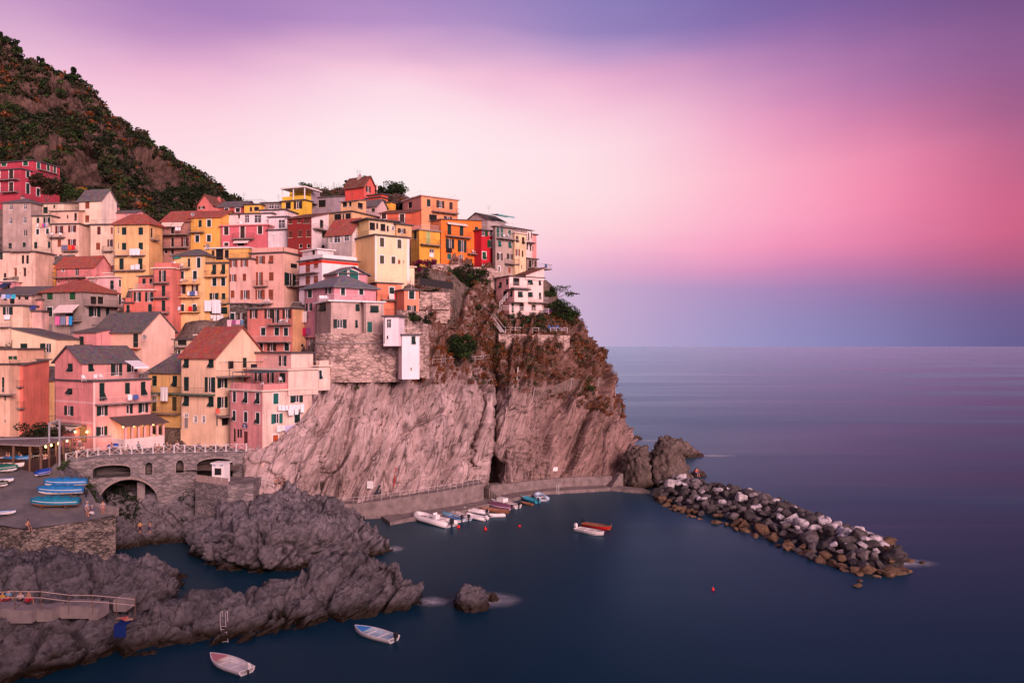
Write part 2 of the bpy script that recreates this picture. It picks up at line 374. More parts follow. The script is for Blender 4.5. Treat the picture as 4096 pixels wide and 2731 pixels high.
    if wet:
        zz = node(nt, 'ShaderNodeMath', {0: sz, 1: noise(nt, p, .5, 4)}, operation='SUBTRACT').outputs[0]
        wf = node(nt, 'ShaderNodeMapRange', {0: zz, 1: .75, 2: -.05}).outputs[0]; col = mixc(nt, wf, col, wet)
        rr = node(nt, 'ShaderNodeMapRange', {0: wf, 3: .88, 4: .45}).outputs[0]; nt.links.new(rr, b.inputs['Roughness'])
    nt.links.new(col, b.inputs['Base Color'])
    hb = node(nt, 'ShaderNodeMath', {0: st, 1: noise(nt, p, 2.2*s, 10, .7)}, operation='ADD').outputs[0]
    bump(nt, b, hb, bs, .3/s); return m
def leafmat(name, c1, c2):
    m, nt, b = nm(name, c1, .7, 0, .2); p = pos(nt)
    n = ramp(nt, noise(nt, p, .8, 3), [(.35, 0), (.65, 1)]); n2 = node(nt, 'ShaderNodeTexWhiteNoise', {'Vector': node(nt, 'ShaderNodeVectorMath', {0: pos(nt, (3,3,3))}, operation='FLOOR').outputs[0]}).outputs[0]
    col = mixc(nt, n, c1, c2); col = mixc(nt, n2, sc_(c1, .5), col)
    nt.links.new(col, b.inputs['Base Color']); b.inputs['Subsurface Weight'].default_value = 0; return m
GREEN = (.005,.024,.020); TEAL = (.008,.11,.09); BGREEN = (.009,.075,.026); BROWN = (.24,.06,.028); OXRED = (.10,.018,.018); OLIVE = (.07,.06,.03); DKBROWN = (.045,.02,.012); LIME = (.35,.40,.14); ORNG = (.42,.08,.02); GREYS = (.22,.19,.19)
SHC = dict(g=GREEN, t=TEAL, b=BGREEN, n=BROWN, r=OXRED, o=OLIVE, k=DKBROWN, l=LIME, e=ORNG, y=GREYS, w=(.75,.7,.68), x=(.11,.03,.018))
M_WHITE = plain('white_paint', (.78,.74,.72), .6); M_GLASS, _nt, _b = nm('window_glass', (.018,.02,.028), .08, 0, .5)
M_DARK = plain('dark_interior', (.012,.009,.009), .9); M_IRON = plain('wrought_iron', (.07,.05,.05), .6); M_RAILW = plain('white_railing', (.62,.55,.54), .5)  # dark_interior: near-black colour standing for the shade inside openings
M_SLAB = plain('balcony_slab', (.26,.20,.18), .9, bmp=.3); M_EDGE = plain('slate_edging', (.085,.07,.075), .85); M_CREAM = plain('cream_trim', (.72,.58,.48), .8)
M_PIPE = plain('downpipe_metal', (.10,.08,.08), .6); M_CONC = plain('concrete', (.26,.21,.20), .92, var=.3, scale=.7, bmp=.3)
M_WOOD = plain('weathered_wood', (.16,.09,.06), .8); M_CLOTHW = plain('white_cotton', (.8,.77,.78), .9, var=.06)
M_PLAST = plain('white_plastic', (.78,.74,.74), .45)
M_SKIN = plain('skin', (.46,.23,.15), .6, var=.05)
M_LAMP, _nt, _b = nm('lamp_glow', (1,.75,.35)); _b.inputs['Emission Color'].default_value = (1,.55,.16,1); _b.inputs['Emission Strength'].default_value = 9.0
M_STONE = stonewall((.20,.135,.115), (.50,.36,.31), (.22,.15,.13), 1.25); M_STONED = stonewall((.075,.065,.062), (.25,.20,.17), (.06,.045,.04), 2.1)
M_BRIDGE = stonewall((.13,.115,.12), (.24,.20,.195), (.20,.17,.16), 1.1)
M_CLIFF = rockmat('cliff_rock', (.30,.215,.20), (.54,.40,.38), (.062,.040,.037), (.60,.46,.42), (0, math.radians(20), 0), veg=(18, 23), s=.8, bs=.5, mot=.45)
M_ROCK = rockmat('shore_rock', (.076,.068,.076), (.155,.135,.146), (.022,.019,.022), (.28,.23,.23), (math.radians(40), math.radians(38), 0), wet=(.022,.013,.007), s=1.0, bs=.6, mot=.8, crk=.4)
M_ROCKL = rockmat('pale_shore_rock', (.105,.092,.10), (.215,.185,.20), (.026,.022,.025), (.34,.28,.28), (math.radians(40), math.radians(38), 0), wet=(.022,.013,.007), s=.9, bs=.6, mot=.8, crk=.45)
M_STACK = rockmat('stack_rock', (.10,.075,.065), (.17,.125,.105), (.035,.026,.024), (.3,.22,.19), (math.radians(10), math.radians(-30), 0), wet=(.035,.018,.009))
M_HILL = rockmat('hill_rock', (.075,.044,.034), (.14,.082,.064), (.025,.015,.011), (.25,.16,.12), (math.radians(15), math.radians(30), 0), s=.35)
M_LEAFD = leafmat('leaf_dark', (.010,.020,.007), (.028,.042,.014)); M_LEAFG = leafmat('leaf_green', (.022,.052,.012), (.06,.095,.020))
M_LEAFB = leafmat('leaf_dry', (.17,.045,.012), (.28,.095,.025)); M_LEAFO = leafmat('leaf_olive', (.040,.032,.016), (.085,.062,.032)); M_MAG = leafmat('petal_magenta', (.14,.008,.05), (.32,.02,.14)); M_PURP = leafmat('petal_purple', (.16,.03,.24), (.34,.09,.46)); M_YEL = leafmat('petal_yellow', (.45,.24,.02), (.62,.38,.04)); M_GRASS = leafmat('straw_grass', (.20,.11,.07), (.34,.20,.14))
M_TRUNK = plain('bark', (.10,.07,.055), .9)
# sea: mirror like long exposure water, blue body colour under a Fresnel reflection
M_SEA = bpy.data.materials.new('sea_water'); M_SEA.use_nodes = True; nt = M_SEA.node_tree; nt.nodes.clear()
pf = pos(nt, (.0035,.02,1), (0,0,math.radians(-4))); rn = noise(nt, pf, 1.0, 3, .5, .6); pn = pos(nt, (.008,.03,1), (0,0,math.radians(-14)))
rn2 = noise(nt, pn, 1.0, 2, .5, .8)
rr = node(nt, 'ShaderNodeMapRange', {0: rn, 1: .35, 2: .65, 3: .27, 4: .46}).outputs[0]
hh = node(nt, 'ShaderNodeMath', {0: node(nt, 'ShaderNodeMath', {0: rn, 1: 5.0}, operation='MULTIPLY').outputs[0], 1: rn2}, operation='ADD').outputs[0]
bp = node(nt, 'ShaderNodeBump', {'Height': hh, 'Strength': .22, 'Distance': 1.0}).outputs[0]
df = node(nt, 'ShaderNodeBsdfDiffuse', {'Color': (.001,.024,.048,1)}).outputs[0]
gl = node(nt, 'ShaderNodeBsdfGlossy', {'Color': (.66,.90,1.0,1), 'Roughness': rr, 'Normal': bp}, distribution='MULTI_GGX').outputs[0]
fz = node(nt, 'ShaderNodeFresnel', {'IOR': 1.15}).outputs[0]
mx = node(nt, 'ShaderNodeMixShader', {0: fz, 1: df, 2: gl}).outputs[0]
node(nt, 'ShaderNodeOutputMaterial', {0: mx})
# ================================================================ sea
sea = MB().quad((-90000,-400,0),(90000,-400,0),(90000,110000,0),(-90000,110000,0)).build('sea', M_SEA); tag(sea, kind='structure', label='calm dark blue sea reflecting the pink sky')
def rotm(ax, ay, az): return np.array((Matrix.Rotation(az,3,'Z') @ Matrix.Rotation(ay,3,'Y') @ Matrix.Rotation(ax,3,'X')))
def displace(G, amp, cell, rot, stretch, seed, fine=.3, mask=None, ledge=None, ck=.62, kk=.62, soft=1.0, joint=0.0):
    sh = G.shape; N = gnormals(G).reshape(-1,3); p = G.reshape(-1,3)
    q = (p @ rotm(*rot).T) * np.array([1,1,stretch]) / cell
    q = q + .35*np.stack([vnoise(q*.9+k*31.7, seed+k) for k in range(3)], 1)
    f1, f2, b = worley(q, seed); crack = np.clip(1-(f2-f1)/.13, 0, 1)**1.5
    q2 = (p @ rotm(*rot).T) * np.array([1,1,stretch*.8]) / (cell*.36); g1, g2, b2 = worley(q2, seed+50); cr2 = np.clip(1-(g2-g1)/.12, 0, 1)
    d = amp*(soft*(.85*b + .75*fbm(p/(cell*1.9), 3, seed+9)) + .30*b2 - ck*crack - .2*cr2) + fine*amp*fbm(p/(cell*.22), 4, seed+20)
    if ledge:      # tilted rock layers: saw-tooth steps across the bedding direction
        L = ledge(p) if callable(ledge) else np.broadcast_to(np.array(ledge, float), p.shape); L = L/np.linalg.norm(L, axis=1, keepdims=True)
        h = (p*L).sum(1) + .9*fbm(p/6.0, 3, seed+70)
        for th, k in ((cell*.75, kk), (cell*.27, .30), (cell*.1, .12)):
            x = h/th + .5*vnoise(p/(th*2.5), seed+71); i = np.floor(x); fr = x-i; hh = _h(i.astype(np.int64), (p[:,2]/(th*3)).astype(np.int64)*0, i.astype(np.int64)*3, seed)
            d = d + amp*k*((fr**1.6)*(.5+hh) - .5)
            if joint and th > cell*.2: d = d - amp*joint*k*np.clip(1-np.minimum(fr,1-fr)/.055, 0, 1)*np.clip(.5+1.5*vnoise(p/4.0, seed+90), 0, 1)
    if mask is not None: d = d*mask.reshape(-1)
    return (p + N*d[:,None]).reshape(sh)
def orient(G):   # make normals face the camera side on average
    n = gnormals(G); c = np.array([0,0,H]) - G
    return G if (n*c).sum() > 0 else G[:, ::-1]
def rocknet(name, rows, nr, nc, amp, cell, mat, rot=(0,0,0), stretch=.6, seed=1, fine=.3, mask=None, ledge=None, smooth=False, ck=.62, kk=.62, soft=1.0, joint=0.0):
    C = np.array([[tuple(q) for q in r] for r in rows]); G = catmull(catmull(C, nr, 0), nc, 1); G = orient(G)
    G = displace(G, amp, cell, rot, stretch, seed, fine, mask, ledge, ck, kk, soft, joint)
    o = npmesh(name, G.reshape(-1,3), gridfaces(nr, nc), mat, smooth=smooth); return o, G
def dome(name, c, rx, ry, h, amp, cell, mat, seed, rot=(0,0,0), stretch=.6, lean=(0,0), pw=.75, n=70):
    a = np.linspace(0, 2*np.pi, n, endpoint=False); t = np.linspace(0, 1, n//2)
    r = np.cos(t*np.pi/2)**pw; z = -1.2 + (h+1.2)*np.sin(t*np.pi/2)
    G = np.stack([c[0]+rx*r[:,None]*np.cos(a)+lean[0]*z[:,None]/h, c[1]+ry*r[:,None]*np.sin(a)+lean[1]*z[:,None]/h, np.repeat(z[:,None], n, 1)], -1)
    G = np.concatenate([G, G[:, :1]], 1); N = np.cross(np.gradient(G, axis=1), np.gradient(G, axis=0)); 
    G2 = displace(G, amp, cell, rot, stretch, seed, ledge=(-.5,.2,.8))
    if ((G2-G)*(G-np.array([c[0],c[1],h/2]))).sum() is None: pass
    G2[:, -1] = G2[:, 0]
    return npmesh(name, G2.reshape(-1,3), gridfaces(n//2, n+1), mat, smooth=False)

# ---------------------------------------------------------------- promontory
cols = [
 [(1040,1900,121),(1090,1800,118.5),(1180,1690,121.5),(1225,1565,124.5),(1235,1480,128),(1240,1430,136),(1235,1380,142)],
 [(1215,1960,125),(1215,1780,124),(1230,1640,125.5),(1270,1545,127),(1290,1490,131),(1300,1440,138),(1300,1380,144)],
 [(1330,1960,125),(1340,1770,126.5),(1360,1640,128),(1375,1525,129.5),(1390,1480,133),(1400,1430,139),(1400,1370,146)],
 [(1470,1950,126.5),(1480,1760,128),(1490,1630,130),(1500,1495,132),(1510,1450,136),(1510,1400,141),(1510,1330,149)],
 [(1600,1940,127.5),(1600,1750,130),(1600,1620,132),(1610,1500,134),(1630,1440,138),(1640,1390,142),(1640,1200,153)],
 [(1760,1915,131.5),(1750,1740,133.5),(1745,1620,136),(1740,1520,138),(1740,1440,142),(1740,1335,149),(1740,1060,163)],
 [(1890,1895,136),(1890,1740,138.5),(1900,1630,140.5),(1910,1560,142),(1890,1440,147),(1870,1335,153),(1870,1060,166)],
 [(1935,1900,138),(1950,1740,140),(1960,1640,142),(1970,1575,144),(1950,1440,149),(1935,1330,155),(1935,1085,168)],
 [(1952,1890,153),(1962,1740,159),(1974,1650,159),(1986,1585,156),(1985,1440,152),(1975,1330,156),(1985,1110,169)],
 [(2005,1885,141),(2000,1740,142),(2010,1650,144),(2020,1595,146),(2020,1440,151.5),(2010,1330,156.5),(2030,1150,170)],
 [(2120,1880,142),(2115,1740,143.5),(2115,1650,146),(2120,1600,147.5),(2110,1440,152),(2090,1332,156.5),(2100,1215,168)],
 [(2260,1865,145),(2255,1740,146),(2245,1660,148),(2240,1610,150),(2225,1440,154),(2200,1335,158),(2190,1240,169)],
 [(2400,1860,146.5),(2390,1740,148),(2370,1660,150),(2350,1610,152),(2310,1440,156.5),(2270,1340,160),(2250,1250,171)],
 [(2480,1860,149),(2470,1740,151),(2450,1660,153),(2430,1600,155),(2380,1450,159),(2335,1365,163),(2290,1270,173)],
 [(2555,1850,158),(2530,1745,160),(2500,1660,162),(2470,1590,164),(2425,1470,167),(2380,1385,170),(2310,1290,177)],
 [(2530,1800,180),(2500,1730,182),(2470,1650,184),(2440,1580,186),(2390,1460,188),(2340,1390,190),(2290,1300,192)]]
DY = [0,0,0,0,.5,2,3,3,3,5,6.5,7,7,7,5,4]; FR = [1,.85,.65,.45,.2,0,0]     # the foot stands a little farther out towards the tip
rows = [[P(c[r][0], c[r][1], c[r][2]+DY[j]*FR[r]) for j, c in enumerate(cols)] for r in range(7)]
rows.insert(0, [Vector((q.x, q.y, -1.5)) for q in rows[0]])
rows.append([q + Vector((0,14,.5)) for q in rows[-1]]); rows.append([q + Vector((0,26,-18)) for q in rows[-1]])
def BED(p):
    x = p[:,0]; w0 = np.clip((-24-x)/7, 0, 1)[:,None]; w1 = np.clip((x+1)/7, 0, 1)[:,None]
    return np.array([-.97,.1,.17])*(1-w0)*(1-w1) + np.array([-.80,.1,.55])*w0 + np.array([-.80,-.1,.6])*w1
cliff, GC = rocknet('cliff', rows, 430, 420, 1.7, 7.0, M_CLIFF, (math.radians(4), math.radians(-20), 0), .24, 3, .12, ledge=BED, ck=.9, kk=1.25, soft=.5, joint=1.0)
tag(cliff, kind='structure', label='steep pale rock promontory with dry scrub under the houses')

# ---------------------------------------------------------------- mountain behind
def hillnet(ridge, bottom, nrow, prof, back):
    rr = []
    for k in range(nrow):
        t = k/(nrow-1); r = []
        for (u, v, Y), (vb, Yb) in zip(ridge, bottom):
            y = Yb + (Y-Yb)*(t**prof); r.append(P(u, vb+(v-vb)*t, y))
        rr.append(r)
    rr.append([q + Vector((0, back*.5, -back*.12)) for q in rr[-1]]); rr.append([q + Vector((0, back, -back*.7)) for q in rr[-2]])
    return rr
rg = [(-420,10,270),(-120,130,264),(0,200,258),(90,242,255),(190,305,250),(270,352,244),(325,400,238),(380,520,228),(440,640,218),(520,760,208),(600,860,200)]
bt = [(1150,172)]*11
spur, GS = rocknet('mountain_slope', hillnet(rg, bt, 6, 1.0, 60), 230, 300, 3.4, 11, M_HILL, (0,math.radians(30),0), .5, 11, .3, ledge=(-.6,.2,.75))
tag(spur, kind='structure', label='near mountain spur with rock outcrops and scrub')
rg2 = [(120,240,360),(210,285,352),(300,345,345),(380,425,340),(480,508,336),(560,568,333),(640,638,330),(720,692,328),(800,728,326),(860,775,322),(915,812,318),(960,880,312),(1040,980,300)]
far_, GF = rocknet('mountain_ridge', hillnet(rg2, [(1150,205)]*13, 6, 1.0, 80), 230, 330, 3.6, 15, M_HILL, (0,math.radians(30),0), .6, 17, .3, ledge=(-.6,.2,.75))
tag(far_, kind='structure', label='farther scrub covered ridge sloping down behind the village')

# the headland the view is taken from (below and behind the camera); unseen, added and raised to shade the nearest rocks
hx = (-170,-120,-70,-30,0,25,45,62); hd = []
for Y, z in ((44,-2),(36,3.5),(26,9.5),(14,18),(3,24.6),(-8,25.4),(-17,36),(-32,42),(-80,46),(-150,50)): hd.append([Vector((x, Y-(.12*max(0,x)), z*(1 if x < 30 else (.8 if x < 50 else .0)) - (2 if x > 50 else 0))) for x in hx])
o, GH = rocknet('headland', hd, 110, 120, .5, 4, M_HILL, seed=91); tag(o, kind='structure', label='rocky headland below the viewpoint')
# ---------------------------------------------------------------- shore rocks
def lower(r, z=-1.2, dy=0): return [Vector((q.x, q.y+dy, z)) for q in r]
SROT = (math.radians(15), math.radians(-42), 0)
m1 = [W(u,v,0) for u,v in ((735,2225),(800,2265),(950,2298),(1080,2300),(1200,2290),(1300,2265),(1400,2240),(1480,2222),(1560,2200))]
m2 = [P(*q) for q in ((735,2165,103.5),(800,2140,99.5),(950,2120,96.5),(1080,2105,96),(1200,2110,96.8),(1300,2125,99.2),(1400,2150,102),(1480,2170,103.8),(1545,2190,106.2))]
m3 = [P(*q) for q in ((760,2140,108),(850,2085,106),(950,2050,106),(1080,2030,106),(1200,2035,107),(1300,2055,108),(1390,2085,110),(1450,2110,112),(1500,2130,116))]
m4 = [P(*q) for q in ((800,2110,114),(880,2050,115),(990,2000,116),(1080,1965,118),(1180,1968,120),(1290,2002,121),(1370,2037,121),(1420,2062,121),(1450,2082,122))]
rk, GM = rocknet('shore_rock', [lower(m1), m1, m2, m3, m4, lower(m4, -1, 4)], 230, 330, 1.35, 3.8, M_ROCKL, SROT, .36, 23, .3, ledge=(-.62,.35,.7), ck=1.1, kk=.8); tag(rk, kind='structure', label='broad grey rock mass at the foot of the cliff')
b1 = [W(u,v,0) for u,v in ((-200,2770),(0,2740),(350,2668),(575,2614),(923,2569),(1219,2508),(1480,2455),(1600,2435),(1690,2415))]
b2 = [P(*q) for q in ((-200,2640,63.5),(0,2620,65),(350,2560,68.5),(575,2530,71.5),(923,2490,74),(1219,2420,78),(1480,2350,82),(1600,2340,83.5),(1680,2390,84))]
b3 = [P(*q) for q in ((-200,2490,66),(0,2488,67),(350,2475,70),(600,2470,73),(800,2400,77),(1045,2335,80),(1330,2235,84),(1555,2262,84),(1680,2378,85))]
b4 = [P(*q) for q in ((-200,2430,71),(0,2430,71.5),(350,2435,73),(620,2455,76),(800,2402,79),(1045,2347,82),(1330,2252,86),(1555,2277,86),(1690,2382,86))]
rk, GB = rocknet('shore_rock', [lower(b1), b1, b2, b3, b4, lower(b4, -1, 2)], 200, 420, 1.1, 3.2, M_ROCK, SROT, .32, 31, .3, ledge=(-.66,.3,.7), ck=1.1, kk=.8); tag(rk, kind='structure', label='long dark rock ridge running along the waterfront in the foreground')
r1 = [P(*q) for q in ((-200,2440,72),(0,2430,72.5),(150,2420,73),(300,2410,74),(460,2400,75),(600,2400,77))] + [W(680,2420,0), W(722,2400,0)]
r2 = [P(*q) for q in ((-200,2280,76),(0,2270,77),(150,2265,78),(300,2270,78.5),(460,2275,79),(600,2290,80),(680,2330,83),(722,2350,85.5))]
r3 = [P(*q) for q in ((-200,2200,86),(0,2200,87),(150,2210,88),(300,2220,88),(460,2235,88),(600,2265,87),(680,2300,88),(725,2330,88.5))]
rk, GR = rocknet('shore_rock', [lower(r1), r1, r2, r3, lower(r3, -1, 6)], 170, 300, 1.0, 3.4, M_ROCK, SROT, .4, 41, .3, ledge=(-.5,.4,.76), ck=1.1, kk=.8); tag(rk, kind='structure', label='dark rock block below the rubble sea wall')
gu = (430,520,620,720,830,905,965)
g1 = [Vector((P(u,2000,Y).x, Y, -1.2)) for u, Y in zip(gu, (103,105.5,107.5,107.5,105.5,104,103))]
g2 = [P(u,v,Y) for u,v,Y in zip(gu, (2150,2130,2125,2120,2130,2140,2150), (107,109,110.5,110.5,109.5,108,107))]
g3 = [P(u,v,112) for u,v in zip(gu, (2070,2065,2062,2055,2060,2075,2085))]
g4 = [P(u,v,114) for u,v in zip(gu, (1985,1985,1990,1990,1990,2010,2030))]
g5 = [P(u,v,119) for u,v in zip(gu, (1935,1935,1935,1935,1935,1950,1960))]; g6 = [q + Vector((0,9,2)) for q in g5]
rk, GG = rocknet('shore_rock', [g1, g2, g3, g4, g5, g6], 170, 210, .6, 2.2, M_ROCKL, (math.radians(20), math.radians(50), 0), .35, 47, .3, ledge=(-.75,.2,.62)); tag(rk, kind='structure', label='tilted rock slabs in the gully under the stone arch')
for nm_, c, rx, ry, h, am, ce, mt, sd_, kw, lb in (
 ('sea_rock', W(1885,2428,0), 2.1, 1.9, 2.3, .45, 1.3, M_ROCK, 51, dict(stretch=.6), 'small dark rock alone in the harbour with foam beside it'),
 ('sea_rock', W(1965,2400,0), .95, .9, .9, .25, .8, M_ROCK, 52, dict(stretch=.6), 'low rock lump right beside the lone harbour rock'),
 ('sea_stack', Vector((P(2672,1900,155).x, 155, 0)), 4.5, 4.4, 9.0, .7, 2.3, M_STACK, 53, dict(stretch=.4, pw=.62), 'tall blunt rock stack at the root of the breakwater'),
 ('sea_stack', Vector((P(2548,1900,154).x, 154, 0)), 3.0, 3.4, 8.0, .8, 1.9, M_STACK, 54, dict(stretch=.35, pw=.7), 'narrow rock pinnacle between the cliff and the tall stack'),
 ('sea_rock', Vector((P(2752,1800,197).x, 197, 0)), 3.4, 3.6, 4.2, .7, 2.0, M_STACK, 55, dict(stretch=.5, lean=(-2.6,0)), 'dark wedge shaped rock behind the tall stack'),
 ('sea_rock', Vector((P(2548,1755,232).x, 232, 0)), 1.6, 1.4, 1.0, .3, 1.0, M_STACK, 56, dict(), 'tiny black rock awash beyond the cliff edge'),
 ('sea_rock', Vector((P(2790,1912,166).x, 166, 0)), 1.9, 1.5, 1.3, .4, 1.2, M_STACK, 57, dict(), 'low rock at the far foot of the tall stack'),
 ('sea_rock', Vector((P(640,2270,92).x, 92, 0)), 2.3, 1.7, 1.8, .4, 1.3, M_ROCK, 58, dict(), 'rounded boulder in the dark pool beside the sea wall'),
 ('sea_rock', Vector((P(530,2255,93).x, 93, 0)), 1.5, 1.3, 1.3, .35, 1.1, M_ROCK, 59, dict(), 'smaller boulder between the sea wall and the rounded pool boulder')):
    o = dome(nm_, c, rx, ry, h, am, ce, mt, sd_, **kw); tag(o, lb, 'rock'); 
# white water round the lone harbour rock and the outer skerries
M_FOAM, nt, b = nm('sea_foam', (.75,.72,.76), .9, 0, .1); pfo = node(nt, 'ShaderNodeTexCoord').outputs['Object']
gr = node(nt, 'ShaderNodeTexGradient', {'Vector': pfo}, gradient_type='SPHERICAL').outputs[1]
al = node(nt, 'ShaderNodeMath', {0: node(nt, 'ShaderNodeMath', {0: gr, 1: 1.2}, operation='POWER').outputs[0], 1: ramp(nt, noise(nt, pfo, 2.2, 5, .6), [(.3, .15), (.7, .9)])}, operation='MULTIPLY').outputs[0]
nt.links.new(al, b.inputs['Alpha'])
for i, (c, sx, sy) in enumerate(((W(1945,2398,0),4.2,3.2), (W(2592,1762,0),6,2.5), (W(2850,1822,0),7,3), (W(1575,2195,0),1.6,2.0), (W(3600,2250,0),5,2.6), (W(1730,2405,0),2.2,2.0))):
    rings = [[Vector((r*math.cos(t*math.pi/12), r*math.sin(t*math.pi/12), 0)) for t in range(24)] for r in (1,.66,.33,.02)]
    o = MB().loft(rings, capa=False).build('sea_foam', M_FOAM); o.location = (c.x, c.y, .012+.004*i); o.scale = (sx, sy, 1); tag(o, kind='stuff', label='soft white wash of long exposure foam')
# ================================================================ house builder
FOOT = []      # (x, y, z) ground control points collected from every house
def ray_s(C, d, u):
    k = (u-CU)/F; return (k*C.y - C.x)/(d.x - k*d.y)
class Face:
    def __init__(s, o, ex, n, w, crop): s.o, s.ex, s.n, s.w, s.crop = o, ex, n, w, crop
    def pt(s, x, y):          # crop pixel -> (distance along the face, height)
        u, v = S(s.crop, x, y); t = ray_s(s.o, s.ex, u); q = s.o + s.ex*t
        return t, H + (CV-v)/F*q.y
    def rect(s, x, y, w_, h_):
        a, z1 = s.pt(x-w_/2, y-h_/2); b, z0 = s.pt(x+w_/2, y+h_/2); _, zt = s.pt(x, y-h_/2); _, zb = s.pt(x, y+h_/2)
        return min(a,b), max(a,b), zb, zt
    def at(s, t, z, d=0.0): q = s.o + s.ex*t + s.n*d; return Vector((q.x, q.y, z))
    def bx(s, mb, a, b, z0, z1, d0, d1): return mb.box(s.at(a,z0,d0), s.ex*(b-a), s.n*(d1-d0), Vector((0,0,z1-z0)))
def holed(mb, f, z0, z1, holes, depth=.2):
    xs = sorted({0.0, f.w, *[min(max(h[0],0),f.w) for h in holes], *[min(max(h[1],0),f.w) for h in holes]})
    zs = sorted({z0, z1, *[min(max(h[2],z0),z1) for h in holes], *[min(max(h[3],z0),z1) for h in holes]})
    for a, b in zip(xs, xs[1:]):
        run = None
        for c, d in zip(zs, zs[1:]):
            m = ((a+b)/2, (c+d)/2); inside = any(h[0] < m[0] < h[1] and h[2] < m[1] < h[3] for h in holes)
            if inside:
                if run is not None: mb.quad(f.at(a,run), f.at(b,run), f.at(b,c), f.at(a,c)); run = None
            elif run is None: run = c
        if run is not None: mb.quad(f.at(a,run), f.at(b,run), f.at(b,zs[-1]), f.at(a,zs[-1]))
    for a, b, c, d in holes:
        for p, q in (((a,c),(b,c)),((b,c),(b,d)),((b,d),(a,d)),((a,d),(a,c))):
            mb.quad(f.at(*p), f.at(*q), f.at(*q,-depth), f.at(*p,-depth))
        mb.quad(f.at(a,c,-depth), f.at(b,c,-depth), f.at(b,d,-depth), f.at(a,d,-depth))
rw = random.Random(3)
def leaf_panel(mb, f, a, b, z0, z1, d, tilt=False):
    if not tilt: f.bx(mb, a, b, z0, z1, d, d+.05); return
    zm = z0 + (z1-z0)*.48; f.bx(mb, a, b, zm, z1, d, d+.05)
    out = min(.75, (zm-z0)*.62); p = [f.at(a,zm,d+.03), f.at(b,zm,d+.03), f.at(b,z0+(zm-z0)*.22,d+out), f.at(a,z0+(zm-z0)*.22,d+out)]
    mb.slab(p, .05)
